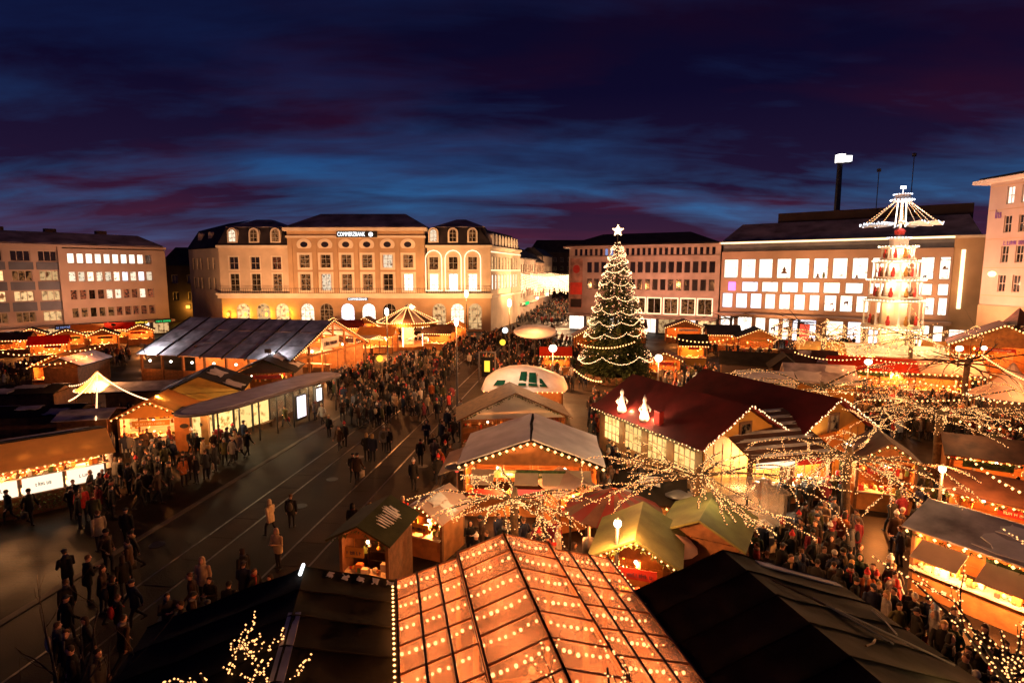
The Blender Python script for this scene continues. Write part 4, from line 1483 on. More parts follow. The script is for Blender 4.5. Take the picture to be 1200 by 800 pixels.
for k, (z, sag, nsc) in enumerate(garl):
    mb = MB()
    rb = fir_r(z) * 1.03 + .08
    n = int(2 * PI * rb / .15)
    pts = []
    for i in range(n):
        a = 2 * PI * i / n + k * .8
        s = abs(math.sin(a * nsc / 2)) ** .8
        zz = z - sag * .45 * s + rr.uniform(-.04, .04) + .25 * math.sin(a + k)
        q = fir_r(zz) * 1.02 + .1
        p = Vector((q * math.cos(a), q * math.sin(a), zz))
        pts.append(p)
        mb.octa(p, .068 if k < 4 else .054)
    for i in range(int(30 + 14 * rb)):
        a = rr.uniform(0, 2 * PI); zz = z + rr.uniform(-.7, .6); q = fir_r(zz) * rr.uniform(.93, 1.03)
        mb.octa((q * math.cos(a), q * math.sin(a), zz), .045)
    g_ = mb.build('light_garland', M['bulb_w'], fir, kind='stuff')
for z in (14, 12, 9.5, 6.5, 3):
    for a in (3.6, 4.7, 5.8):
        q = fir_r(z) + .9
        lamp_light((q * math.cos(a), q * math.sin(a), z), 15, (1, .52, .18), fir, .25)
st = MB()
pts = []
for i in range(10):
    a = PI / 2 + 2 * PI * i / 10
    r_ = .62 if i % 2 == 0 else .27
    pts.append((r_ * math.cos(a), 16.25 + r_ * math.sin(a)))
st.prism(pts, -.12, .12); st.build('star', M['bulb_hot'], fir)
mb = MB()
for i in range(10):
    a, b = pts[i], pts[(i + 1) % 10]
    bulbs_along(mb, [(a[0] * 1.12, -.15, (a[1] - 16.25) * 1.12 + 16.25), (b[0] * 1.12, -.15, (b[1] - 16.25) * 1.12 + 16.25)], .2, .05)
mb.build('star_bulbs', M['bulb_w'], fir, kind='stuff')
mb = MB(); mb.tube([(0, 0, 15.2), (0, 0, 15.9)], .05, 5); mb.build('star_stem', M['metal'], fir)
mb = MB(); mb.lathe([(3.2, 0), (3.2, .8), (3.05, .8), (3.05, 0)], 20); mb.build('fence_ring', M['wood'], fir)

# ------------------------------------------------------------------ the Christmas pyramid
py_ = thing('christmas_pyramid', 'tall tiered Christmas pyramid with white rotor blades in front of the store', 'pyramid', (48.3, 72.0, 0))
tiers = [(3.3, 1.2, 4.6), (3.2, 5.0, 8.1), (2.75, 8.5, 10.6), (2.25, 11.0, 12.9), (1.7, 13.3, 14.7)]
mb = MB(); mb.lathe([(3.7, 0), (3.7, 1.15)], 8, a0=PI / 8); mb.build('plinth', M['wood_o'], py_)
for k, (r_, z0, z1) in enumerate(tiers):
    mb = MB(); mb.lathe([(r_ + .25, z0), (r_ + .25, z0 + .22)], 16); fl_ = mb.build('tier_floor', M['cream'], py_)
    mb = MB(); mb.lathe([(r_ * .45, z0 + .23), (r_ * .45, z1)], 12); mb.build('core', M['cream'], py_)
    for j in range(8):
        a = 2 * PI * j / 8 + PI / 8
        mb = MB(); mb.lathe([(.14, z0 + .23), (.09, (z0 + z1) / 2), (.14, z1)], 6, (r_ * math.cos(a), r_ * math.sin(a), 0)); mb.build('column', M['white'], py_)
        a2 = a + PI / 8
        fx, fy = r_ * .78 * math.cos(a2), r_ * .78 * math.sin(a2)
        mb = MB(); mb.lathe([(.2, z0 + .23), (.26, z0 + .7), (.14, z0 + 1.05), (.16, z0 + 1.25), (.05, z0 + 1.5)], 7, (fx, fy, 0)); mb.build('carved_figure', M[('red', 'wood_y', 'red', 'wood')[j % 4]], py_)
    mb = MB(); mb.lathe([(r_ + .05, z1), (r_ + .35, z1 + .12), (r_ + .28, z1 + .32), (r_ * .7, z1 + .34)], 16); mb.build('tier_cornice', M['white'], py_)
    mb = MB()
    n = int(2 * PI * r_ / .34)
    for i in range(n):
        a = 2 * PI * i / n
        mb.octa(((r_ + .42) * math.cos(a), (r_ + .42) * math.sin(a), z1 + .2 + .12 * abs(math.sin(4 * a))), .085)
    mb.build('bulbs', M['bulb_hot'], py_, kind='stuff')
    for a in (3.7, 4.9, 5.9):
        lamp_light((r_ * .72 * math.cos(a), r_ * .72 * math.sin(a), z1 - .25), 65 if k else 100, (1, .56, .20) if k < 2 else (1, .66, .40), py_, .08)
    for a in (4.2, 5.4): lamp_light(((r_ + 1.1) * math.cos(a), (r_ + 1.1) * math.sin(a), z1 + .3), 40, (1, .60, .36), py_, .1)
mb = MB(); mb.lathe([(1.0, 15.05), (1.0, 15.7), (1.15, 15.8), (1.15, 16.1), (.3, 16.2)], 12); mb.build('crown_ring', M['cream'], py_)
mb = MB()
for i in range(20):
    a = 2 * PI * i / 20
    mb.octa((1.25 * math.cos(a), 1.25 * math.sin(a), 16.05), .09)
mb.build('bulbs', M['bulb_c'], py_, kind='stuff')
mb = MB(); mb.lathe([(.5, 16.4), (.62, 16.9), (.3, 17.2)], 10); mb.build('red_hub', M['red'], py_)
mb = MB(); mb.tube([(0, 0, 16), (0, 0, 20.6)], .16, 8); mb.build('shaft', M['cream'], py_)
nbld = 12
for i in range(nbld):
    a = 2 * PI * i / nbld
    ca, sa_ = math.cos(a), math.sin(a)
    q = []
    for t, wd, tl in ((1.5, -.28, .1), (4.3, -.55, .18), (4.3, .55, -.18), (1.5, .28, -.1)):
        q.append((t * ca - wd * sa_, t * sa_ + wd * ca, 17.7 + tl))
    mb = MB(); mb.slab(q, .04); bl = mb.build('rotor_blade', M['white'], py_)
    mb = MB(); bulbs_along(mb, [(1.5 * ca, 1.5 * sa_, 17.8), (4.35 * ca, 4.35 * sa_, 17.8)], .30, .075); bulbs_along(mb, [q[1], q[2]], .3, .075)
    mb.build('bulbs', M['bulb_c'], bl, kind='stuff')
    mb = MB(); mb.tube([(.75 * ca, .75 * sa_, 20.5), (3.9 * ca, 3.9 * sa_, 17.75)], .028, 4); st_ = mb.build('stay', M['cream'], py_)
    mb = MB(); bulbs_along(mb, [(.75 * ca, .75 * sa_, 20.55), (3.9 * ca, 3.9 * sa_, 17.8)], .30, .05); mb.build('bulbs', M['bulb'], st_, kind='stuff')
for j in range(6):
    a = 2 * PI * j / 6
    mb = MB(); mb.tube([(.62 * math.cos(a), .62 * math.sin(a), 17.4), (.5 * math.cos(a), .5 * math.sin(a), 20.4)], .05, 5); mb.build('lantern_post', M['tube'], py_)
mb = MB(); mb.lathe([(.75, 20.4), (1.15, 20.55), (1.15, 20.75), (.75, 21.1), (.9, 21.25), (.9, 21.4), (.1, 21.5)], 14); mb.build('lantern_cap', M['white'], py_)
mb = MB()
for i in range(20):
    a = 2 * PI * i / 20
    mb.octa((1.25 * math.cos(a), 1.25 * math.sin(a), 20.65), .09)
    mb.octa((.98 * math.cos(a), .98 * math.sin(a), 21.33), .07)
mb.build('bulbs', M['bulb_c'], py_, kind='stuff')
mb = MB(); mb.tube([(0, 0, 21.4), (0, 0, 22.3)], .04, 5); mb.box(-.35, .35, -.03, .03, 22.0, 22.35); mb.build('weather_vane', M['lamp_c'], py_)
lamp_light((0, -1.6, 19.0), 110, (.95, .92, 1), py_, .2)

# ------------------------------------------------------------------ stalls, back to front
def at(u, v): 
    p = G(u, v); return (p.x, p.y, 0)


# far row under the office block
far_left = [
    (12, 418, 20, 4.5, 'brown_roof', 'dark brown roofed stall at the far western edge of the market'),
    (38, 410, 35, 3.6, 'dark_roof', 'small stall with red glowing counter in the far western row'),
    (58, 424, 30, 4.0, 'red_tarp', 'red cloth roofed stall near the western lamp'),
    (80, 412, 40, 4.2, 'brown_roof', 'brown gabled stall below the blue shop sign'),
    (104, 405, 35, 4.0, 'orange_tarp', 'glowing orange cloth stall below the white shop signs'),
    (122, 411, 30, 3.6, 'dark_roof', 'low dark stall between the orange stall and the market hall'),
    (142, 402, 35, 4.0, 'red_tarp', 'red cloth stall below the yellow shop sign'),
    (165, 404, 30, 3.6, 'brown_roof', 'last stall of the western row beside the market hall corner'),
]
for k, (u, v, a, w, rf, lb) in enumerate(far_left):
    stall(lb, at(u, v), R(a), w, 2.6, 2.4, 3.4, 'xy'[k % 2], rf, 'wood_o', 330, 0, ngoods=18, detail=False, bulb_r=.09, sides=False, snow_m='thin_snow')
stall('stall with orange tarpaulin gable and snow on its grey roof by the string lights', at(70, 455), R(14), 4.6, 6.0, 2.3, 3.6, 'y', 'orange_tarp', 'wood_o', 260, 0, gable='orange_tarp', ngoods=20, bulb_r=.07)
stall('long grey roofed hut under thin snow behind the orange tarpaulin gable', at(112, 452), R(100), 6.0, 3.0, 2.6, 3.4, 'x', 'dark_roof', 'wood', 0, 1, 'closed', False, snow_m='thin_snow')
stall('flat snowy hut roof at the western edge, upper of two', at(48, 487), R(190), 5.5, 3.0, 2.5, 2.95, 'x', 'dark_roof', 'wood', 0, .9, 'closed', False, snow_m='thin_snow')
stall('flat snowy hut roof at the western edge, lower of two, with a lit vent', at(62, 516), R(190), 5.8, 2.8, 2.5, 2.9, 'x', 'dark_roof', 'wood', 0, .9, 'closed', False, snow_m='thin_snow')
stall('dark hut with pale roof flap behind the long orange food stall', at(118, 522), R(195), 2.8, 2.4, 2.5, 2.9, 'x', 'thin_snow', 'wood', 0, 0, 'closed', False)
# funnel shaped canopy with light strings
fc = thing('cone_tent', 'glowing orange cone tent tied with light strings among the western stalls', 'tent', at(118, 487))
mb = MB(); mb.lathe([(1.6, 2.3), (1.0, 2.7), (.4, 3.3), (.05, 3.8)], 14); mb.build('cloth', M['orange_tarp'], fc, True)
for i in range(5):
    a = 2 * PI * i / 5; mb = MB(); mb.tube([(1.55 * math.cos(a), 1.55 * math.sin(a), 0), (1.55 * math.cos(a), 1.55 * math.sin(a), 2.3)], .04, 5); mb.build('post', M['wood'], fc)
mb = MB()
for i in range(34):
    a = 2 * PI * i / 34; mb.octa((1.65 * math.cos(a), 1.65 * math.sin(a), 2.3), .06)
mb.build('bulbs', M['bulb_w'], fc, kind='stuff')
lamp_light((.6, -.6, 2.6), 260, HOT, fc); lamp_light((1.2, -1.2, 4.0), 130, HOT, fc)
c0 = Vector(at(118, 487))
for k, (u, v, z, lb) in enumerate(((80, 452, 3.3, 'light string from the cone tent to the orange gable stall'), (80, 470, 2.8, 'light string sagging from the cone tent to the snowy roofs'), (112, 492, 2.6, 'short light string hanging down from the cone tent'), (180, 470, 3.2, 'light string from the cone tent to the orange tarpaulin stall'))):
    q = G(u, v, z); string_lights(lb, [(c0.x, c0.y, 3.7), tuple(q)], .26, .065, .35, 'light strings of the western stalls', 'bulb_w')
stall('stall with glowing orange tarpaulin roof and white curtains beside the tram shelter', at(180, 528), R(14), 4.0, 3.4, 2.35, 3.5, 'y', 'orange_tarp', 'white', 200, 0, gable='orange_tarp', ngoods=30, bulb_r=.06)
stall('thinly snowed low hut roof behind the glowing orange tarpaulin stall', at(165, 495), R(14), 4.6, 3.2, 2.6, 3.0, 'x', 'dark_roof', 'wood', 0, 1, 'closed', False, snow_m='thin_snow')
yh = stall('big yellow plywood hut with broad gable behind the tram shelter', at(238, 505), R(17), 5.4, 5.0, 3.0, 4.3, 'y', 'dark_roof', 'wood_y', 0, .5, 'closed', False, gable='wood_y', snow_m='thin_snow')
lamp_light((-2.0, -3.2, 3.4), 120, (1, .62, .2), yh)
kio = thing('wooden_kiosk', 'orange wooden kiosk with two dark round vents under the canopy end', 'kiosk', at(226, 528), R(17))
mb = MB(); mb.box(-1.0, 1.0, 0, 1.6, 0, 2.6); mb.build('body', M['wood_o'], kio)
for x in (-.42, .42):
    mb = MB(); mb.prism([(x + .26 * math.cos(a), 1.75 + .16 * math.sin(a)) for a in [2 * PI * k / 12 for k in range(12)]], -.04, -.003); mb.build('vent', M['black'], kio)
mb = MB(); mb.box(-1.1, 1.1, -.1, 1.7, 2.61, 2.7); mb.build('roof_plate', M['dark_roof'], kio)
lamp_light((-1.6, -1.4, 2.2), 50, WARM, kio)
stall('dark roofed hut with pale gable boards between hall and tram shelter', at(312, 470), R(10), 5.0, 4.4, 2.7, 4.0, 'y', 'dark_roof', 'wood', 60, .25, 'open', False, gable='dark', snow_m='thin_snow')
for b_, (u, v) in enumerate(((305, 462),)):
    pass
# the long food stall at the left edge
q0, q1 = G(128, 575), G(-38, 612)
ct = (q0 + q1) / 2
dv = q0 - q1
fs_ = thing('food_stall', 'long food stall with orange lit tarpaulin and white lettered counter banner', 'stall', (ct.x, ct.y, 0), math.atan2(dv.y, dv.x), GROUP)
FW = dv.length; hw = FW / 2
mb = MB(); mb.slab([(-hw - .3, -.9, 2.35), (hw + .3, -.9, 2.35), (hw + .3, 1.3, 3.25), (-hw - .3, 1.3, 3.25)], .03); mb.build('awning', M['amber_tarp'], fs_)
mb = MB(); mb.slab([(-hw - .3, 1.32, 3.3), (hw + .3, 1.32, 3.3), (hw + .3, 4.6, 2.7), (-hw - .3, 4.6, 2.7)], .06); mb.build('roof_panel', M['dark_roof'], fs_)
mb = MB(); blob_slab(mb, [(-hw, 2.6, 3.08), (hw, 2.6, 3.08), (hw, 4.4, 2.75), (-hw, 4.4, 2.75)], .02, .2, .03, .02, 4); mb.build('snow', M['thin_snow'], fs_, kind='stuff')
for i in range(4):
    x = -hw + .2 + (FW - .4) * i / 3
    mb = MB(); mb.box(x - .05, x + .05, -.75, -.65, 0, 2.36); mb.build('post', M['wood'], fs_)
for i in range(3):
    x = -hw + .3 + (FW - .4) * i / 3
    mb = MB(); mb.box(x, x + (FW - .4) / 3 - .18, -.95, -.9, 1.05, 1.85); bn = mb.build('banner', M['banner_lit'], fs_)
    glyphs(bn, x + .5, x + (FW - .4) / 3 - .7, -.955, 1.47, .19, M['letter'], i + 3)
mb = MB()
for i in range(900):
    x, z = rnd.uniform(-hw, hw), rnd.uniform(.2, .98); y = -1.05 - rnd.uniform(0, .35)
    d_ = Vector((rnd.uniform(-1, 1), rnd.uniform(-1, .3), rnd.uniform(-.6, 1))).normalized() * .14
    mb.poly([(x - .03, y, z), (x + .03, y, z), (x + d_.x, y + d_.y, z + d_.z)])
mb.build('fir_sprigs', M['hedge'], fs_, kind='stuff')
mb = MB(); mb.box(-hw, hw, -1.0, -.88, 0, 1.0); mb.build('counter_front', M['wood'], fs_)
mb = MB(); mb.box(-hw, hw, -.9, -.2, 1.86, 1.9); mb.build('counter_top', M['table'], fs_)
planks(fs_, -hw, hw, 4.4, 4.46, .05, 2.6, 6, M['wood_o'])
goods(fs_, -hw + .3, hw - .3, -.8, -.3, 1.902, 60, .3, 3)
mb = MB(); bulbs_along(mb, [(-hw, -.97, 2.3), (hw, -.97, 2.3)], .3, .05); mb.build('bulbs', M['bulb'], fs_, kind='stuff')
for x in (-hw * .7, -hw * .2, hw * .25, hw * .72): lamp_light((x, .05, 2.45), 130, HOT, fs_)
for x in (-hw * .5, hw * .5): lamp_light((x, -1.25, 1.9), 16, HOT, fs_)
dt = thing('serving_counter', 'white topped corner counter with cream front before the long food stall', 'counter', at(62, 590), math.atan2(dv.y, dv.x))
mb = MB(); mb.box(-1.3, 1.6, -.4, .4, 0, .95); mb.build('body', M['cream'], dt)
mb = MB(); mb.box(-1.4, 1.7, -.5, .5, .96, 1.02); mb.build('counter_top', M['white'], dt)
goods(dt, -1.2, 1.4, -.35, .35, 1.022, 14, .25, 9)

# carousel and the stalls in front of the sandstone building
cz = Vector(at(474, 409)); cz.y += 3
car = thing('carousel', 'round carousel with brown and pale segmented cone roof and glowing rim before the sandstone building', 'carousel', cz)
mb = MB(); mb.lathe([(4.4, .05), (4.4, .5)], 20); mb.build('platform', M['wood_o'], car)
for i in range(16):
    a, b = 2 * PI * i / 16, 2 * PI * (i + 1) / 16
    mb = MB(); mb.slab([(4.6 * math.cos(a), 4.6 * math.sin(a), 4.1), (4.6 * math.cos(b), 4.6 * math.sin(b), 4.1), (.3 * math.cos(b), .3 * math.sin(b), 6.2), (.3 * math.cos(a), .3 * math.sin(a), 6.2)], .04)
    mb.build('roof_panel', M['pink_tarp' if i % 2 else 'brown_roof'], car)
    if i % 2 == 0:
        mb = MB(); mb.tube([(4.0 * math.cos(a), 4.0 * math.sin(a), .5), (4.0 * math.cos(a), 4.0 * math.sin(a), 4.05)], .06, 6); mb.build('pole', M['tube'], car)
        hx, hy = 3.3 * math.cos(a + .3), 3.3 * math.sin(a + .3)
        mb = MB(); mb.ball((hx, hy, 1.5), (.55, .25, .28)); mb.tube([(hx + .4, hy, 1.6), (hx + .65, hy, 2.1), (hx + .95, hy, 1.95)], [.17, .13, .07], 6)
        for lx in (-.35, .35): mb.tube([(hx + lx, hy, 1.4), (hx + lx * 1.3, hy, .7)], .06, 5)
        mb.build('horse', M['white'], car)
mb = MB(); mb.lathe([(4.62, 3.5), (4.7, 4.1), (4.62, 4.12), (4.5, 3.5)], 20); mb.build('rim_board', M['wood_y'], car)
mb = MB(); mb.lathe([(1.0, .5), (1.0, 4.1)], 12); mb.build('centre_column', M['cream'], car)
mb = MB()
for i in range(80):
    a = 2 * PI * i / 80; mb.octa((4.75 * math.cos(a), 4.75 * math.sin(a), 4.05), .1); mb.octa((4.72 * math.cos(a), 4.72 * math.sin(a), 3.5), .08)
for i in range(16):
    a = 2 * PI * i / 16
    bulbs_along(mb, [(4.6 * math.cos(a), 4.6 * math.sin(a), 4.2), (.3 * math.cos(a), .3 * math.sin(a), 6.28)], .3, .07)
mb.build('bulbs', M['bulb'], car, kind='stuff')
for a in (3.3, 4.2, 5.1, 6.0): lamp_light((3.4 * math.cos(a), 3.4 * math.sin(a), 3.3), 240, HOT, car)
lamp_light((0, -5.4, 4.6), 420, HOT, car)

cen = [
    (408, 402, 8, 4.4, 'red_roof', 'red roofed stall with light chain below the entrance sign', 'x'),
    (383, 408, 12, 4.0, 'brown_roof', 'brown gabled stall just behind the market hall gable', 'y'),
    (440, 414, -6, 5.2, 'orange_tarp', 'glowing orange stall between the snowy canopies and the carousel', 'x'),
    (512, 410, -10, 4.4, 'brown_roof', 'brown roofed stall to the east of the carousel', 'x'),
    (392, 396, 5, 3.6, 'white_tarp', 'white tented stall against the sandstone arcade', 'y'),
    (428, 396, 0, 3.8, 'brown_roof', 'small brown stall against the lit round arch', 'y'),
    (530, 402, -8, 3.8, 'orange_tarp', 'orange cloth stall under the strip-lit wing', 'y'),
]
for u, v, a, w, rf, lb, rg in cen:
    stall(lb, at(u, v), R(a), w, 2.8, 2.6, 3.8, rg, rf, 'wood_o', 480, 0, ngoods=18, detail=False, bulb_r=.09, sides=False)
snowy = [(362, 436, 'snowy flat canopy on posts by the hall gable, lowest of four'), (379, 428, 'snowy flat canopy by the hall gable, second from the hall'), (398, 421, 'snowy flat canopy by the hall gable, third from the hall'), (417, 415, 'snowy flat canopy nearest the carousel of the four by the hall')]
for k, (u, v, lb) in enumerate(snowy):
    p = Vector(at(u, v)); p.x += 1.2
    t_ = thing('canopy', lb, 'canopy', p, R(-20), 'snowy canopies by the hall')
    mb = MB(); mb.slab([(-2, -1.3, 2.5), (2, -1.3, 2.5), (2, 1.3, 2.75), (-2, 1.3, 2.75)], .06); mb.build('roof_panel', M['pink_tarp'], t_)
    for x in (-1.85, 1.85):
        for y in (-1.15, 1.15):
            mb = MB(); mb.tube([(x, y, 0), (x, y, 2.5)], .05, 5); mb.build('post', M['wood'], t_)
    mb = MB(); bulbs_along(mb, [(-2, -1.35, 2.45), (2, -1.35, 2.45), (2.05, 1.3, 2.7)], .35, .07); mb.build('bulbs', M['bulb'], t_, kind='stuff')
    mb = MB(); mb.box(-1.6, 1.6, -.4, .4, .98, 1.04); mb.build('table_top', M['table'], t_)
    for x in (-1.3, 1.3):
        mb = MB(); mb.box(x - .05, x + .05, -.3, .3, 0, .98); mb.build('trestle', M['wood'], t_)
    lamp_light((0, -.3, 2.2), 220, HOT, t_)

# middle ground round the fir tree
dc = thing('oval_canopy', 'pale oval disc canopy on a slender post left of the fir tree', 'canopy', at(627, 424))
mb = MB(); mb.lathe([(2.3, 4.0), (2.5, 4.15), (2.3, 4.28), (.4, 4.5)], 24); o_ = mb.build('disc', M['snow'], dc, True); o_.scale = (1.15, 1.6, 1); o_.rotation_euler[0] = R(7)
mb = MB(); mb.tube([(0, 0, 0), (0, 0, 4.2)], .12, 8); mb.build('post', M['metal'], dc)
lamp_light((0, -2.2, 5.6), 60, HOT, dc)
stall('red and gold stall blazing with light left of the fir tree', at(651, 440), R(-4), 3.4, 2.4, 2.4, 3.2, 'x', 'red_tarp', 'wood_o', 420, 0, 'open', True, bulb_r=.08)
fl1 = lamp_post('bright flood lamp on a short pole above the red and gold stall', G(648, 407, 4.0).x, G(648, 407, 4.0).y, 3.5, 1300, .42, .8, HOT)
fl2 = lamp_post('bright flood lamp on a short pole just right of the fir tree', G(772, 418, 3.6).x, G(772, 418, 3.6).y, 3.1, 1200, .38, .75, HOT)
stall('stall with lamp clusters under the flood lamp right of the fir tree', at(778, 447), R(-12), 3.4, 2.4, 2.4, 3.3, 'y', 'brown_roof', 'wood_o', 200, 0, bulb_r=.07)
right_mid = [
    (802, 402, -12, 6.0, 3.4, 'y', 'brown_roof', 'wood_o', 300, 'timber stall with large lit orange gable before the stone office building', 'wood_o'),
    (742, 402, -5, 4.2, 2.8, 'x', 'brown_roof', 'wood_o', 200, 'low lit stall half hidden behind the fir tree', None),
    (690, 415, 0, 4.0, 2.8, 'y', 'red_roof', 'wood_o', 220, 'red gabled stall at the street corner left of the fir tree', None),
    (812, 428, -10, 3.4, 2.6, 'x', 'dark_roof', 'wood_y', 260, 'dark roofed stall with glowing yellow counter right of the fir tree', None),
    (888, 417, -14, 5.4, 4.0, 'y', 'dark_roof', 'orange_tarp', 240, 'dark roofed stall with broad glowing orange gable before the store', 'orange_tarp'),
    (848, 412, -10, 4.6, 3.2, 'x', 'slate', 'wood_o', 160, 'dark slate roofed stall below the first store windows', None),
    (925, 400, -20, 5.0, 3.0, 'y', 'white_tarp', 'red', 260, 'white gabled stall under the red store poster', None),
    (962, 402, -22, 5.0, 3.0, 'x', 'red_tarp', 'wood_o', 240, 'red cloth stall below the cool lit store entrance', None),
]
for u, v, a, w, d, rg, rf, wl, pw, lb, gb in right_mid:
    stall(lb, at(u, v), R(a), w, d, 2.6, 3.9, rg, rf, wl if wl != 'orange_tarp' else 'wood_o', pw, 0, gable=gb, ngoods=20, detail=False, bulb_r=.08, sides=False)
stall('large dark hut with sagging black roof between store and red barns', at(884, 462), R(-20), 6.4, 4.2, 2.9, 3.9, 'x', 'dark_roof', 'dark', 0, 0, 'closed', False)
stall('hut with snow covered roof and pale end wall behind the red barns', at(888, 476), R(172), 4.4, 2.8, 2.7, 3.4, 'x', 'dark_roof', 'white', 90, 1, 'closed', False)
stall('hut with snowy tarpaulin roof and yellow lit front right of the barns', at(960, 485), R(-18), 5.2, 3.6, 2.7, 4.0, 'x', 'thin_snow', 'wood_y', 150, .8, 'closed', False)
ch = stall('dark domed hut between the two snowy roofs behind the barns', at(918, 472), R(-18), 2.2, 2.4, 3.2, 4.4, 'y', 'dark_roof', 'dark', 0, 0, 'closed', False)
stall('hut with brown roof behind the yellow fronted snowy hut', at(948, 457), R(-18), 5.0, 3.4, 2.8, 3.9, 'x', 'brown_roof', 'wood', 60, .3, 'closed', False, snow_m='thin_snow')

# lit right-hand plaza: long canopies in front of the pyramid
for k, (u, v, a, w, d, rf, pw, lb) in enumerate((
        (985, 440, -20, 9, 3.5, 'orange_tarp', 1000, 'long glowing canopy before the pyramid, nearest the snowy huts'),
        (1048, 446, -24, 9, 4.5, 'white_tarp', 1400, 'long brilliant white canopy right below the pyramid'),
        (1088, 470, -24, 8, 3.4, 'pink_tarp', 950, 'pink roofed long bar with rows of bulbs below the pyramid'),
        (1020, 466, -22, 7, 2.8, 'red_tarp', 650, 'red counter bar behind the dense crowd left of the pink roofed bar'),
        (1120, 440, -30, 6, 3.5, 'orange_tarp', 800, 'orange canopy between the pyramid and the pink office building'))):
    stall(lb, at(u, v), R(a), w, d, 2.7, 3.7, 'x', rf, 'wood_o', pw, 0, ngoods=40, detail=False, bulb_r=.09, sides=False, step=.4, name='long_canopy', cat='canopy')
tn = thing('pointed_tent', 'pink pointed tent with lit hem at the eastern edge', 'tent', at(1180, 497))
mb = MB(); mb.lathe([(2.7, 2.3), (1.5, 3.0), (.7, 3.9), (.08, 4.9)], 8, a0=PI / 8); mb.build('roof_cloth', M['pink_tarp'], tn)
mb = MB()
for i in range(48):
    a = 2 * PI * i / 48; mb.octa((2.75 * math.cos(a), 2.75 * math.sin(a), 2.25), .075)
mb.build('bulbs', M['bulb_w'], tn, kind='stuff')
for i in range(8):
    a = 2 * PI * (i + .5) / 8; mb = MB(); mb.tube([(2.4 * math.cos(a), 2.4 * math.sin(a), 0), (2.4 * math.cos(a), 2.4 * math.sin(a), 2.35)], .05, 5); mb.build('post', M['wood'], tn)
lamp_light((0, 0, 2.2), 260, HOT, tn); lamp_light((-1.5, -2.6, 3.8), 120, HOT, tn)
gb_ = stall('timber house with light edged gable roof at the eastern edge', at(1172, 450), R(-35), 9, 6, 4.0, 6.4, 'y', 'brown_roof', 'wood_o', 380, 0, 'open', True, bulb_r=.1, name='timber_house', cat='house')
tw = thing('little_tower', 'small yellow lit bell tower with brown pointed roof at the eastern edge', 'tower', at(1186, 446))
mb = MB(); mb.box(-.8, .8, -.8, .8, 0, 4.2); mb.build('shaft', M['wood_o'], tw)
for x in (-.7, .7):
    for y in (-.7, .7):
        mb = MB(); mb.box(x - .14, x + .14, y - .14, y + .14, 4.2, 6.2); mb.build('post', M['wood_y'], tw)
mb = MB(); mb.lathe([(1.5, 6.2), (.9, 6.9), (.05, 8.0)], 4, a0=PI / 4); mb.build('roof', M['brown_roof'], tw)
lamp_light((0, -.2, 5.4), 120, (1, .7, .15), tw)

# ------------------------------------------------------------------ snow tent and the twin gabled glühwein stalls in the centre
wt = thing('snow_tent', 'low white domed tent with green windows at the centre of the square', 'tent', at(612, 487), R(-4))
prof = [(-3.6, 2.0), (-3.3, 2.75), (-2.5, 3.35), (-1.3, 3.75), (0, 3.85), (1.4, 3.65), (2.6, 3.2), (3.5, 2.75), (3.8, 2.1)]
mb = MB()
vs, fs = [], []
for y, k in ((0, .0), (1.0, .9), (2.2, 1.0), (3.4, .9), (4.4, .0)):
    for x, z in prof: vs.append((x * (.92 + .08 * k), y, 2.0 + (z - 2.0) * (.45 + .55 * k)))
n = len(prof)
for j in range(4):
    for i in range(n - 1): fs.append((j * n + i, j * n + i + 1, (j + 1) * n + i + 1, (j + 1) * n + i))
fs.append(tuple(range(n - 1, -1, -1))); fs.append(tuple(range(4 * n, 5 * n))); fs.append((0, n, 2 * n, 3 * n, 4 * n)); fs.append((5 * n - 1, 4 * n - 1, 3 * n - 1, 2 * n - 1, n - 1))
mb.raw(vs, fs); mb.build('snowy_roof', M['snow'], wt, True)
for q in ([(-2.4, -.06, 2.45), (-1.5, -.06, 2.5), (-1.4, .25, 2.85), (-2.1, .25, 2.85)], [(-.35, -.03, 2.45), (.3, -.03, 2.45), (.35, .75, 3.5), (-.15, .75, 3.5)], [(.5, -.03, 2.45), (1.25, -.03, 2.42), (1.1, .7, 3.42), (.55, .7, 3.45)], [(1.45, -.03, 2.4), (2.1, -.03, 2.38), (1.6, .5, 2.95), (1.4, .5, 3.0)]):
    mb = MB(); mb.slab([Vector(p) + Vector((0, -.12, .12)) for p in q], .03); mb.build('green_window', M['green_glass'], wt)
for x in (-3.2, -1.1, 1.1, 3.3):
    mb = MB(); mb.box(x - .07, x + .07, .1, .24, 0, 2.05); mb.build('post', M['wood_o'], wt)
mb = MB(); mb.box(-3.2, 3.3, .25, .35, 0, .95); mb.build('counter_front', M['wood_o'], wt)
goods(wt, -3, 3.1, .3, .8, .96, 40, .3, 2)
mb = MB(); mb.box(-3.3, 3.4, 3.8, 3.9, 0, 2); mb.build('back_wall', M['wood_o'], wt)
mb = MB(); bulbs_along(mb, [(-3.4, -.1, 2.02), (3.5, -.1, 2.02)], .4, .06); mb.build('bulbs', M['bulb'], wt, kind='stuff')
for x in (-2, 1.5): lamp_light((x, .6, 1.8), 130, HOT, wt)
lamp_light((-1, -3.0, 5.4), 170, (1, .62, .36), wt)  # no fixture: light added in mid-air to whiten the snowy roof

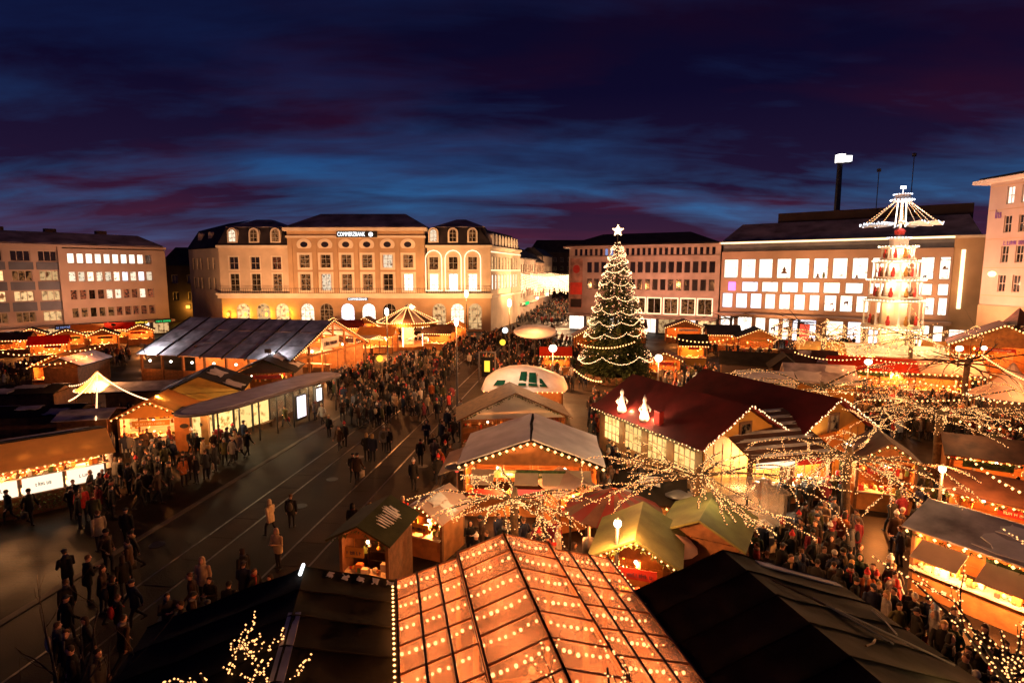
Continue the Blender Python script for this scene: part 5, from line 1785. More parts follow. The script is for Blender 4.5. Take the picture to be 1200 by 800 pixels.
rear = stall('gabled stall with weathered wooden roof behind the bulb-edged snowy gable', at(603, 537), R(6), 6.8, 3.0, 2.7, 4.4, 'y', 'wood', 'wood', 90, 0, 'open', False, gable='white')
fs2 = stall('snow roofed stall with bulbs along its broad front gable', at(622, 606), R(-3), 6.6, 4.6, 2.7, 4.0, 'y', 'dark_roof', 'wood_o', 520, 1, 'open', True, back=True, ngoods=80, bulb_r=.085, gable='wood_o')
for i, x in enumerate((-2.3, -.2, 1.1, 2.3)):
    mb = MB(); mb.slab([(x - .55, -1.3, 2.15), (x + .55, -1.3, 2.15), (x + .55, -.25, 2.5), (x - .55, -.25, 2.5)], .05); mb.build('raised_shutter', M['white_tarp'], fs2)
for k in range(3):
    mb = MB(); mb.box(-2.8 + k * 1.9, -1.3 + k * 1.9, -.55, -.45, 1.25, 1.6); mb.build('red_sign', M['sign_red' if k == 1 else 'red'], fs2)
mb = MB(); mb.slab([(-4.6, .2, 2.0), (-3.65, .2, 2.35), (-3.65, 3.8, 2.35), (-4.6, 3.8, 2.0)], .04); mb.build('side_flap', M['white_tarp'], fs2)
lamp_light((-3.9, 1.2, 1.7), 120, HOT, fs2)
lamp_light((-1.2, -.9, 1.85), 170, HOT, fs2); lamp_light((1.4, -.9, 1.85), 170, HOT, fs2)

# small stalls between the big centre stall and the glass tent
stall('tiny hut with glowing orange gable and snowy roof flap left of the glass tent', at(498, 655), R(-24), 1.7, 1.9, 1.9, 2.6, 'y', 'pink_tarp', 'wood_o', 90, .8, 'open', True, gable='wood_o', ngoods=14, step=.22)
stall('two-tone hut with checked side between the bulb gable and the round red tent', at(676, 622), R(22), 1.9, 1.7, 1.9, 2.5, 'y', 'pink_tarp', 'wood_o', 150, 0, 'open', False, gable='orange_tarp')
stall('small hut with orange lit roof edge beside the glass booth', at(762, 640), R(-14), 2.6, 2.2, 2.1, 2.9, 'x', 'dark_roof', 'wood_o', 130, .3, 'open', True, awning='orange_tarp', step=.25, snow_m='thin_snow')
rt = thing('striped_tent', 'low round tent with dark red panels by the dazzling lamp', 'tent', at(718, 655))
for i in range(18):
    a, b = 2 * PI * i / 18, 2 * PI * (i + 1) / 18
    mb = MB(); mb.slab([(2.0 * math.cos(a), 2.0 * math.sin(a), 2.2), (2.0 * math.cos(b), 2.0 * math.sin(b), 2.2), (.1 * math.cos(b), .1 * math.sin(b), 3.1), (.1 * math.cos(a), .1 * math.sin(a), 3.1)], .02)
    mb.build('roof_panel', M['brown_roof' if i % 2 else 'red_roof'], rt)
for i in range(6):
    a = 2 * PI * i / 6; mb = MB(); mb.tube([(1.8 * math.cos(a), 1.8 * math.sin(a), 0), (1.8 * math.cos(a), 1.8 * math.sin(a), 2.24)], .05, 5); mb.build('post', M['metal'], rt)
lamp_light((0, 0, 2.2), 110, WARM, rt)
pl = G(724, 608, 3.9)
lamp_post('dazzling lamp on a pole behind the small green roof', pl.x, pl.y, 3.6, 420, .13, .3)
hp = [(536, 600, 'patio heater in front of the bulb gable, nearest the tram tracks'), (690, 650, 'patio heater between the round red tent and the glass tent'), (793, 640, 'patio heater left of the glass booth')]
for u, v, lb in hp: 
    p = at(u, v); parasol_heater(lb, p[0], p[1])

# ------------------------------------------------------------------ the twin red barns
bd = Vector((4.0, -8.9, 0)).normalized(); bn_ = Vector((-bd.y, bd.x, 0))
c00 = Vector((5.9, 37.5, 0))          # far left eave corner
rzb = math.atan2(bd.y, bd.x)


def barn(name, label, origin, L, w, he, hr, lit_side):
    """x runs along the ridge towards the camera, y across it"""
    t_ = thing(name, label, 'barn', origin, rzb, 'twin red roofed barns')
    mb = MB(); mb.slab([(-.3, -.45, he - .1), (L + .4, -.45, he - .1), (L + .4, w / 2, hr), (-.3, w / 2, hr)], .08); r1_ = mb.build('roof_panel', M['red_roof'], t_)
    mb = MB(); mb.slab([(L + .4, w + .45, he - .1), (-.3, w + .45, he - .1), (-.3, w / 2, hr), (L + .4, w / 2, hr)], .08); mb.build('roof_panel', M['red_roof'], t_)
    for x in (.02, L - .06):
        mb = MB()
        mb.raw([(x, .05, 0), (x, w - .05, 0), (x, w - .05, he), (x, w / 2, hr - .15), (x, .05, he), (x + .05, .05, 0), (x + .05, w - .05, 0), (x + .05, w - .05, he), (x + .05, w / 2, hr - .15), (x + .05, .05, he)],
               [(0, 4, 3, 2, 1), (5, 6, 7, 8, 9), (0, 1, 6, 5), (1, 2, 7, 6), (2, 3, 8, 7), (3, 4, 9, 8), (4, 0, 5, 9)])
        gw = mb.build('gable_wall', M['wood_y'], t_)
    mb = MB(); mb.box(L, L + .06, w / 2 - .45, w / 2 + .45, he - .1, he + 1.0); d_ = mb.build('gable_hatch', M['wood'], t_)
    mb = MB(); mb.box(L + .062, L + .08, w / 2 - .3, w / 2 + .3, he + .05, he + .85); mb.build('pane', M['lit_dim'], d_)
    for i in range(9):
        y0_ = .1 + (w - .2) * i / 9
        mb = MB(); mb.box(L + .001, L + .02, y0_, y0_ + .03, .1, he - .05); mb.build('batten', M['wood'], t_)
    if lit_side:
        nwin = 4
        ws = (L - .6) / nwin
        ops = [(.3 + ws * (i + .5), .95, ws * .76, 1.6) for i in range(nwin)]
        facade(t_, L - .1, 0, he - .12, ops, M['wood'], x0=.05, y=0, depth=.12)
        for o in ops: window(t_, o[0], .95, o[2], 1.6, 'lit_barn', 4, 3, frame='wood', y=.02, t=.06)
        for i in range(nwin):
            lamp_light((.3 + ws * (i + .5), -.5, 1.7), 42, (1, .6, .2), t_)
    else:
        mb = MB(); mb.box(.05, L - .05, 0, .1, 0, he - .12); mb.build('side_wall', M['wood'], t_)
    mb = MB(); mb.box(.05, L - .05, w - .1, w, 0, he - .12); mb.build('side_wall', M['wood'], t_)
    mb = MB()
    bulbs_along(mb, [(L + .5, -.5, he - .1), (L + .5, w / 2, hr + .05), (L + .5, w + .5, he - .1)], .17, .05, 0, .05)
    bulbs_along(mb, [(-.2, -.55, he - .12), (L + .4, -.55, he - .12)], .3, .04, 0, .04)
    mb.build('bulbs', M['bulb_w'], t_, kind='stuff')
    mb = MB()
    for i in range(500):
        x = rnd.uniform(0, L); dd = Vector((rnd.uniform(-1, 1), rnd.uniform(-1, .3), rnd.uniform(-1, .4))).normalized() * .16
        y, z = -.5 + rnd.uniform(-.06, .06), he - .16 + rnd.uniform(-.08, .08)
        mb.poly([(x - .03, y, z), (x + .03, y, z + .02), (x + dd.x, y + dd.y, z + dd.z)])
    mb.build('fir_garland', M['hedge'], t_, kind='stuff')
    return t_


BL = 9.8
barn1 = barn('red_barn', 'red roofed barn with lit windows and two glowing figures on its eaves', c00, BL, 5.7, 3.0, 4.9, True)
barn2 = barn('red_barn', 'darker red roofed barn adjoining on the east with bulb edged gable', c00 + bn_ * 6.0 + bd * .4, BL + .3, 5.7, 3.0, 4.9, False)
for k, (u, v, h, lb) in enumerate(((740, 478, 1.65, 'slim glowing white figure on the red barn eaves, the farther one'), (766, 492, 1.75, 'glowing white figure on the red barn eaves, the nearer one'))):
    x_ = 2.6 if k == 0 else 4.9
    p = c00 + bd * x_ + bn_ * (-.05)
    t_ = thing('glowing_figure', lb, 'figure', (p.x, p.y, 3.12))
    mb = MB(); mb.lathe([(.30, 0), (.34, .25), (.20, .75), (.24, 1.0), (.10, 1.22), (.15, 1.38), (.12, 1.5), (.03, h)], 10); mb.build('body', M['white'], t_, True)
    mb = MB(); mb.tube([(.2, 0, 1.05), (.38, -.12, .8), (.3, -.3, .7)], [.07, .06, .04], 6); mb.build('arm', M['white'], t_, True)
    mb = MB(); mb.tube([(-.2, 0, 1.05), (-.38, -.12, .8), (-.3, -.3, .7)], [.07, .06, .04], 6); mb.build('arm', M['white'], t_, True)
    t_.scale = (.88, .88, .92)
    lamp_light((-.5, -.55, .7), 40, (1, .55, .30), t_, .05); lamp_light((.55, -.45, .3), 22, (1, .5, .22), t_, .05)
p = c00 + bd * 5.8 + bn_ * .1
sgl = thing('red_sign_box', 'small red glowing box beside the nearer white figure on the barn', 'sign', (p.x, p.y, 3.2), rzb)
mb = MB(); mb.box(0, .5, -.15, .15, 0, .8); mb.build('body', M['red'], sgl)
mb = MB(); mb.box(.05, .45, -.17, -.155, .1, .7); mb.build('lit_face', M['sign_red'], sgl)
# the bright corner stall before the barns with slatted snowy roof
cs = Vector(G(928, 588)); 
cst = thing('corner_stall', 'brightly lit corner food stall with snow striped roof before the red barns', 'stall', (cs.x, cs.y, 0), R(14), GROUP)
for i in range(7):
    y = -.6 + i * .62; z = 2.55 + i * .21
    mb = MB(); mb.slab([(-2.9, y, z), (2.3, y, z), (2.3, y + .6, z + .2), (-2.9, y + .6, z + .2)], .05); mb.build('roof_board', M['brown_roof'], cst)
    mb = MB(); blob_slab(mb, [(-2.85, y + .3, z + .1), (2.25, y + .3, z + .1), (2.25, y + .56, z + .187), (-2.85, y + .56, z + .187)], .01, .12, .02, .004, i); mb.build('snow_strip', M['thin_snow'], cst, kind='stuff')
for x in (-2.7, -.3, 2.1):
    mb = MB(); mb.box(x - .09, x + .09, -.2, 0, 0, 2.5); mb.build('post', M['wood'], cst)
for k, (xa_, xb_) in enumerate(((-2.6, -.4), (-.2, 2.0))):
    mb = MB(); mb.box(xa_, xb_, -.15, -.05, 0, .95); mb.build('counter_front', M['wood_o'], cst)
    mb = MB(); mb.box(xa_ - .05, xb_ + .05, -.35, .4, .96, 1.02); mb.build('counter_top', M['table'], cst)
    mb = MB(); mb.box(xa_, xb_, -.5, -.42, 2.15, 2.45); mb.build('fascia_sign', M['red' if k else 'banner_lit'], cst)
goods(cst, -2.5, 1.9, -.2, .3, 1.022, 60, .35, 5)
mb = MB(); mb.box(-2.7, 2.1, 2.6, 2.66, 0, 2.9); mb.build('back_wall', M['white'], cst)
goods(cst, -2.5, 1.9, 2.2, 2.55, 1.3, 50, .6, 8, 'shelf_goods')
for x in (-1.9, -.9, .5, 1.5):
    mb = MB(); mb.box(x - .35, x + .35, .5, .6, 2.3, 2.36); mb.build('neon_tube', M['tube'], cst); lamp_light((x, .5, 2.15), 120, (1, .74, .46), cst)
mb = MB(); mb.slab([(2.5, -.4, 2.2), (4.6, .2, 2.2), (4.4, 2.6, 3.0), (2.5, 2.6, 3.0)], .04); mb.build('side_awning', M['orange_tarp'], cst)
mb = MB(); mb.box(2.5, 4.4, .4, .5, 0, .95); mb.build('counter_front', M['wood_o'], cst)
lamp_light((3.3, .8, 2.0), 150, WARM, cst)
mb = MB(); mb.tube([(3.2, 0, 2.9), (4.1, -.3, 2.5)], .05, 6); mb.build('neon_tube', M['tube'], cst)
# glass booth
gbp = G(872, 648)
gbo = thing('glass_booth', 'transparent glass booth with pale counter under the light-wrapped tree', 'booth', (gbp.x, gbp.y, 0), R(4))
for x0_, y0_, x1_, y1_ in ((-1.7, 0, 1.7, .04), (-1.7, .06, -1.66, 1.9), (1.66, .06, 1.7, 1.9)):
    mb = MB(); mb.box(x0_, x1_, y0_, y1_, .7, 2.5); mb.build('pane', M['booth_glass'], gbo)
mb = MB(); mb.box(-1.75, 1.75, -.05, .1, 0, .68); mb.build('base_panel', M['white'], gbo)
for x in (-1.72, 0, 1.72):
    mb = MB(); mb.box(x - .04, x + .04, -.03, .05, .69, 2.55); mb.build('post', M['metal'], gbo)
mb = MB(); mb.box(-1.9, 1.9, -.1, 2.0, 2.56, 2.64); mb.build('roof_sheet', M['booth_glass'], gbo)
mb = MB(); mb.box(-1.5, 1.5, .5, 1.2, .9, .96); mb.build('counter_top', M['table'], gbo)
lamp_light((0, .8, 2.3), 55, HOT, gbo)

# ------------------------------------------------------------------ foreground: glowing sheet-roofed tent
tr0 = Vector((-.22, 14.0, 0))
td = Vector((.215, -.977, 0)).normalized()
rzt = math.atan2(td.y, td.x)
tent = thing('glass_roof_tent', 'long tent with clear roof sheets and rows of warm bulbs in the foreground', 'tent', tr0, rzt)
# local x runs along the ridge towards the camera; +y is to the right in the photograph (east)
TL = 6.0
sec = [(-2.75, 4.30), (-1.20, 4.72), (-1.19, 4.86), (0, 5.25), (1.19, 4.86), (1.20, 4.72), (2.9, 4.25)]
# with x towards the camera, local +y points east
spans = [(sec[0], sec[1], 3), (sec[2], sec[3], 1), (sec[3], sec[4], 1), (sec[5], sec[6], 3)]
nrow = 7
dxr = TL / nrow
for (ya, za), (yb, zb), nc in spans:
    for i in range(nrow):
        for j in range(nc):
            s0, s1_ = j / nc, (j + 1) / nc
            y0_, y1_ = ya + (yb - ya) * s0 + .03, ya + (yb - ya) * s1_ - .03
            z0_, z1_ = za + (zb - za) * s0, za + (zb - za) * s1_
            x0_, x1_ = i * dxr + .03, (i + 1) * dxr - .03
            mb = MB(); mb.slab([(x0_, y0_, z0_), (x1_, y0_, z0_), (x1_, y1_, z1_), (x0_, y1_, z1_)], .012)
            mb.build('roof_sheet', M['tent_glass'], tent)
    for j in range(nc + 1):
        y_, z_ = ya + (yb - ya) * j / nc, za + (zb - za) * j / nc
        mb = MB(); mb.box(-.05, TL, y_ - .025, y_ + .025, z_ - .06, z_ + .03); mb.build('glazing_bar', M['frame_dark'] if (j and nc > 1) else M['wood_o'], tent)
for i in range(nrow + 1):
    x_ = i * dxr
    mb = MB()
    for (ya, za), (yb, zb), nc in spans: mb.tube([(x_, ya, za - .012), (x_, yb, zb - .012)], .034, 5)
    mb.build('rafter', M['wood_o'], tent)
    if i < nrow:
        for (ya, za), (yb, zb), nc in spans:
            mb = MB()
            n = max(5, int(abs(yb - ya) / .135))
            for k in range(n):
                t = (k + .5) / n
                mb.ball((x_ + .13 + rnd.uniform(-.02, .02), ya + (yb - ya) * t + rnd.uniform(-.02, .02), za + (zb - za) * t - .11 - .05 * math.sin(PI * t) + rnd.uniform(-.01, .01)), rnd.uniform(.030, .044), n=6, k=4) if rnd.random() > .03 else None
            mb.build('bulb_row', M['tent_bulb'], tent, kind='stuff')
            for t in ((.5,) if nc == 1 else (.25, .75)):
                lamp_light((x_ + .16, ya + (yb - ya) * t, za + (zb - za) * t - .34), 4.8, (1, .32, .10), tent, .12)
for y_, h_ in ((-2.7, 4.2), (2.85, 4.15), (-1.2, 4.6), (1.2, 4.6)):
    for x_ in (0, TL * .5, TL):
        mb = MB(); mb.box(x_ - .05, x_ + .05, y_ - .05, y_ + .05, 0, h_); mb.build('post', M['wood_o'], tent)
for y_ in (-2.78, 2.92):
    planks(tent, 0, TL, y_ - .02, y_ + .02, .05, 1.3, 4, M['wood_o'])
    mb = MB(); bulbs_along(mb, [(0, y_ * 1.02, 4.2), (TL, y_ * 1.02, 4.2)], .17, .035); mb.build('bulbs', M['bulb'], tent, kind='stuff')
mb = MB(); mb.box(-.06, -.02, -2.7, 2.85, 0, 1.1); mb.build('end_wall', M['wood_o'], tent)
mb = MB(); mb.box(.1, TL, -2.6, 2.75, .02, .08); mb.build('floor_deck', M['wood_o'], tent)
for x_ in (1.0, 3.0, 5.0):
    for y_ in (-2.0, 0, 2.1): lamp_light((x_, y_, 3.0), 22, (1, .34, .10), tent, .2)
for k, (x_, y_) in enumerate(((1.0, -1.7), (1.2, 1.7), (2.8, 0.1), (4.2, -1.8), (4.4, 1.8))):
    w_ = tr0 + Matrix.Rotation(rzt, 3, 'Z') @ Vector((x_, y_, 0))
    bt = thing('beer_table', ['wooden table under the far western corner of the clear tent', 'wooden table under the far eastern corner of the clear tent', 'wooden table under the middle of the clear tent', 'wooden table under the near western side of the clear tent', 'wooden table under the near eastern side of the clear tent'][k], 'table', (w_.x, w_.y, .08), rzt, 'tables in the clear tent')
    mb = MB(); mb.box(-.9, .9, -.3, .3, .72, .77); mb.build('table_top', M['table'], bt)
    for x in (-.7, .7):
        mb = MB(); mb.box(x - .04, x + .04, -.25, .25, 0, .72); mb.build('trestle', M['wood'], bt)
    goods(bt, -.8, .8, -.25, .25, .772, 12, .16, k, 'mugs')


def big_roof(label, u0, v0, z0, ya, za, yb, zb, L, mat, mat2, rz=rzt, name='stall_roof_hut', gable='wood', start=0.0):
    """hut seen mainly as its large roof; ridge starts at the far gable and runs towards the camera"""
    p = G(u0, v0, z0)
    t_ = thing(name, label, 'hut', (p.x, p.y, 0), rz, GROUP)
    for side, (ye_, ze_, m_) in enumerate(((ya, za, mat), (yb, zb, mat2))):
        nx_, ny_ = 28, 16
        vs, fs = [], []
        hh = lambda s, t: (z0 + (ze_ - z0) * t - .05 * abs(math.sin(PI * s * 7)) * math.sin(PI * min(1, t * .95 + .05)) + .05 * mnoise.noise((s * 7 + side * 9, t * 4 + u0, 0)) + .02 * mnoise.noise((s * 30, t * 16 + u0, side)))
        for i in range(nx_ + 1):
            for j in range(ny_ + 1):
                s, t = i / nx_, j / ny_
                e = .04 * mnoise.noise((s * 9, u0, side)) if j == ny_ else 0
                vs.append((-.1 + (L + .1) * s, ye_ * t + e, hh(s, t) if j else z0))
        for i in range(nx_):
            for j in range(ny_):
                q = (i * (ny_ + 1) + j, (i + 1) * (ny_ + 1) + j, (i + 1) * (ny_ + 1) + j + 1, i * (ny_ + 1) + j + 1)
                fs.append(q if side == 0 else q[::-1])
        mb = MB(); mb.raw(vs, fs)
        k0 = len(vs); mb.raw([(x, y, z - .07) for x, y, z in vs], [f[::-1] for f in fs])
        rp_ = mb.build('roof_panel', M[m_], t_, True)
        for k in range(8):
            s = k / 7
            mb = MB(); mb.tube([(-.1 + (L + .1) * s, ye_ * t / 8, hh(s, t / 8) + .012) for t in range(9)], .018, 5); mb.build('seam', M[m_], rp_)
    mb = MB()
    ye, yf = ya + .35, yb - .35
    mb.raw([(.1, ye, 0), (.1, yf, 0), (.1, yf, zb - .05), (.1, 0, z0 - .12), (.1, ye, za - .05)], [(0, 4, 3, 2, 1)])
    mb.raw([(.16, ye, 0), (.16, yf, 0), (.16, yf, zb - .05), (.16, 0, z0 - .12), (.16, ye, za - .05)], [(0, 1, 2, 3, 4)])
    mb.build('gable_wall', M[gable], t_)
    for y_, z_ in ((ye, za), (yf, zb)):
        mb = MB(); mb.box(.18, L - .1, y_ - .04, y_ + .04, 0, z_ - .05); mb.build('side_wall', M[gable], t_)
    return t_


br = big_roof('huge dark olive tarpaulin roof in the lower right foreground', 850, 647, 5.05, -2.8, 4.1, 3.5, 3.75, 7.0, 'dark_roof', 'dark_roof2')
mb = MB(); mb.slab([(-.15, .9, 4.71), (.16, .9, 4.71), (.16, 3.4, 3.8), (-.15, 3.4, 3.8)], .03); mb.build('edge_flashing', M['thin_snow'], br)
for k, (x_, y_, a_, l_) in enumerate(((2.3, 1.6, .5, 1.6), (2.6, 2.4, .9, 2.2), (1.9, 2.9, -.4, 1.2), (3.2, 1.2, -1.0, .8), (1.5, .9, .9, 1.1))):
    z_ = 5.05 - 1.3 * (y_ / 3.5) + .05
    mb = MB(); dx_, dy_ = math.cos(a_) * l_ / 2, math.sin(a_) * l_ / 2
    zf = lambda y: 5.05 - 1.3 * (y / 3.5) + .035
    mb.tube([(x_ - dx_, y_ - dy_, zf(y_ - dy_)), (x_, y_ + .06, zf(y_ + .06)), (x_ + dx_, y_ + dy_, zf(y_ + dy_))], .022, 4); mb.build('batten', M['frame'] if k < 3 else M['wood'], br)
mb = MB(); bulbs_along(mb, [(0, -2.85, 4.08), (7, -2.85, 4.08)], .25, .028); mb.build('bulbs', M['bulb'], br, kind='stuff')
bl = big_roof('large dark roof with pale ridge strip in the lower left foreground', 357, 667, 4.7, -3.6, 3.6, 2.3, 4.05, 7.0, 'dark_roof', 'dark_roof2')
mb = MB(); mb.slab([(1.8, -.1, 4.70), (5.5, -.1, 4.70), (5.5, .16, 4.68), (1.8, .16, 4.68)], .03); mb.build('ridge_strip', M['thin_snow'], bl)
mb = MB(); mb.tube([(-.15, -.05, 4.75), (.4, -.05, 4.8)], .045, 6); mb.build('neon_tube', M['sign_white'], bl)
mb = MB()
for k in range(5):
    y_ = .5 + k * .36; z_ = 4.7 - .65 * y_ / 2.3
    blob_slab(mb, [(-.05, y_, z_), (.25, y_, z_), (.25, y_ + .2, z_ - .057), (-.05, y_ + .2, z_ - .057)], .02, .35, .015, .006, k)
mb.build('snow', M['thin_snow'], bl, kind='stuff')
lamp_light((-.7, -1.0, 2.8), 40, WARM, bl)
# small dark green hut with streaky snow on its roof
sg_ = stall('dark green hut roof with streaks of snow beside the glass tent', at(428, 706), R(-12), 1.9, 2.2, 2.5, 3.15, 'y', 'deep_green', 'wood', 60, 0, 'open', False, gable='wood_o', ngoods=10)
mb = MB()
for k in range(9):
    y_ = .25 + k * .17; xa_ = rnd.uniform(.12, .4); xb_ = rnd.uniform(.65, 1.1); zz = lambda x: 3.15 - .65 * x / 1.25
    blob_slab(mb, [(xa_, y_, zz(xa_)), (xb_, y_ + rnd.uniform(-.08, .08), zz(xb_)), (xb_, y_ + .1, zz(xb_)), (xa_, y_ + rnd.uniform(.06, .14), zz(xa_))], .02, .3, .02, .01, k)
mb.build('snow_streaks', M['snow'], sg_, kind='stuff')
g1 = stall('green felt roofed hut with lit goods gable beside the glass tent', at(742, 735), R(-18), 2.5, 2.6, 2.5, 3.35, 'y', 'green_roof', 'wood_o', 130, 0, 'open', True, gable='wood_o', ngoods=40, step=.2, bulb_r=.04)
lamp_light((-.6, 3.4, 4.4), 60, HOT, g1)
g2 = stall('second green felt roof half behind the huge dark roof', at(818, 705), R(-30), 2.6, 2.6, 2.5, 3.3, 'y', 'green_roof', 'wood', 60, 0, 'closed', False, ngoods=10)
pt = thing('parasol', 'round pale brown parasol between the two green roofs', 'parasol', at(787, 708))
mb = MB(); mb.tube([(0, 0, 0), (0, 0, 2.6)], .03, 6); mb.build('pole', M['metal'], pt)
mb = MB(); mb.lathe([(.85, 2.15), (.6, 2.45), (.05, 2.68)], 12); mb.build('cloth', M['pink_tarp'], pt, True)
# right foreground food stalls
rs = stall('snow roofed food stall with large bulbs along its eaves at the lower right edge', at(1185, 742), R(-58), 6.2, 3.2, 2.6, 3.2, 'x', 'thin_snow', 'wood_o', 520, .7, 'open', True, ngoods=80, bulb_r=.07, step=.42)
for k in range(3):
    mb = MB(); mb.slab([(-2.6 + k * 1.9, -1.35, 1.95), (-1.2 + k * 1.9, -1.35, 1.95), (-1.2 + k * 1.9, -.45, 2.35), (-2.6 + k * 1.9, -.45, 2.35)], .04); mb.build('raised_shutter', M['white_tarp'], rs)
lamp_light((-1.8, -.85, 1.75), 150, HOT, rs); lamp_light((0, -.85, 1.75), 150, HOT, rs); lamp_light((1.9, -.85, 1.75), 150, HOT, rs)
stall('low stall with neon edge behind the snow roofed food stall on the east', at(1190, 655), R(-48), 5.0, 3.0, 2.4, 3.0, 'x', 'brown_roof', 'wood_o', 260, 0, 'open', True, ngoods=40, bulb_r=.06)
stall('tall timber stall with light tube at its gable beside the eastern tree trunk', at(1035, 600), R(-20), 2.6, 2.4, 2.6, 3.7, 'y', 'brown_roof', 'wood_o', 190, 0, 'open', True, ngoods=30)
stall('stall with brown awning behind the far light-wrapped tree on the east', at(1165, 590), R(-30), 4.2, 2.6, 2.4, 3.2, 'x', 'brown_roof', 'wood_o', 190, 0, 'open', True, ngoods=30)
lp = G(1105, 546, 3.8); lamp_post('bright lamp on a pole beside the farther wrapped tree trunk', lp.x, lp.y, 3.5, 380, .14, .35)
lp = G(1125, 405, 5.2); lamp_post('round lamp before the plain end wall of the store', lp.x, lp.y, 4.7, 300, .3, .5)
lp = G(1154, 404, 5.2); lamp_post('smaller round lamp at the foot of the pink office building', lp.x, lp.y, 4.7, 200, .22, .4)
lp = G(1018, 422, 4.4); lamp_post('blazing lamp over the white canopy below the pyramid', lp.x, lp.y, 4.0, 900, .3, .5)
# tall lamp posts on the open square
for u, vt, vb, pw, lb in ((536, 371, 487, 450, 'tall lamp post at the edge of the tram tracks, the nearest one'), (455, 362, 437, 1000, 'tall lamp post in front of the carousel'), (597, 352, 432, 1100, 'lamp post at the mouth of the shopping street'), (547, 343, 402, 500, 'far lamp post before the strip-lit wing')):
    b_ = G(u, vb); Y = b_.y; z = Dp(u, vt, Y).z
    lamp_post(lb, b_.x, b_.y, z - .8, pw, .16 * Y / 55 + .05, .55 * Y / 55 + .3)
ib = G(571, 447)
ad = thing('info_panel', 'upright framed information panel with lit yellow poster beside the nearest lamp post', 'sign', ib, R(-8))
mb = MB()
for x0_, x1_, z0_, z1_ in ((-.95, -.82, 0, 3.3), (.82, .95, 0, 3.3), (-.82, .82, 3.17, 3.3)): mb.box(x0_, x1_, -.08, .08, z0_, z1_)
mb.build('frame', M['grey_metal'], ad)
mb = MB(); mb.box(-.62, .62, -.05, .05, .5, 2.7); mb.build('board', M['black'], ad)
mb = MB(); mb.box(-.3, .3, -.075, -.055, 1.1, 2.3); mb.build('poster', M['sign_yellow'], ad)
for u, v, z, m_, lb in ((592, 387, 4.6, 'sign_white', 'square white sign light on the lamp post at the street mouth'), (589, 401, 3.6, 'sign_yellow', 'yellow stop sign light above the dense crowd'), (445, 420, 2.7, 'sign_yellow', 'round yellow stop sign light before the carousel')):
    p = G(u, v, z); t_ = thing('sign_light', lb, 'sign', (p.x, p.y, 0))
    mb = MB(); mb.tube([(0, .1, 0), (0, .1, z)], .04, 5); mb.build('pole', M['metal'], t_)
    mb = MB(); mb.prism([(.36 * math.cos(a), z + .36 * math.sin(a)) for a in [2 * PI * k / 12 + PI / 12 for k in range(12)]], -.06, .06); mb.build('sign_box', M[m_], t_)
# light curtains across the shopping street
for k in range(5):
    yy = 128 + k * 16
    xl, xr = (2.0 + (yy - 128) * .16), (13.5 + (yy - 128) * .26)
    t_ = thing('light_curtain', ['light curtain across the street mouth, first one', 'second light curtain down the shopping street', 'third light curtain down the shopping street', 'fourth light curtain down the shopping street', 'last light curtain at the end of the shopping street'][k], 'string lights', (xl, yy, 0), 0, 'light curtains over the shopping street')
    mb = MB()
    n = 44
    for i in range(n):
        x = (xr - xl) * (i + .5) / n
        for j in range(rnd.randint(7, 12)):
            mb.octa((x + rnd.uniform(-.05, .05), 0, 11.2 + .0 * k - j * .36 - .8 * math.sin(PI * i / n)), .15)
    mb.build('bulbs', M['bulb_w'], t_, kind='stuff')
    mb = MB(); mb.tube([(0, 0, 11.5), ((xr - xl) / 2, 0, 10.8), (xr - xl, 0, 11.5)], .03, 4); mb.build('cable', M['black'], t_)
    lamp_light(((xr - xl) / 2, -1, 8.8), 2300, (1, .55, .26), t_, .4)
t_ = None

# ------------------------------------------------------------------ trees wound with fairy lights
def branch(mb, bl, p, d, L, r, depth, rr, lit, step, br, droop):
    n = 5
    pts, rad = [p.copy()], [r]
    q = p.copy(); dd = d.normalized()
    for i in range(n):
        dd = (dd + Vector((rr.uniform(-.22, .22), rr.uniform(-.22, .22), rr.uniform(-.10, .16) - droop))).normalized()
        q = q + dd * (L / n)
        pts.append(q.copy()); rad.append(r * (1 - .62 * (i + 1) / n))
    mb.tube(pts, rad, 6 if depth < 2 else 4)
    if lit:
        for a, b, ra in zip(pts, pts[1:], rad):
            m = max(1, int((b - a).length / step))
            for k in range(m):
                w = rr.uniform(0, 2 * PI)
                off = Vector((math.cos(w), math.sin(w), rr.uniform(-1, 1))).normalized() * (ra + .02)
                bl.octa(a.lerp(b, (k + rr.random()) / m) + off, br * rr.uniform(.8, 1.15))
    if depth < 2:
        for k in range(3 if depth == 0 else 2):
            i = rr.randint(1, n)
            sd = (dd + Vector((rr.uniform(-1, 1), rr.uniform(-1, 1), rr.uniform(-.4, .16)))).normalized()
            branch(mb, bl, pts[i], sd, L * rr.uniform(.42, .66), rad[i] * .7, depth + 1, rr, lit, step * 1.15, br, droop)


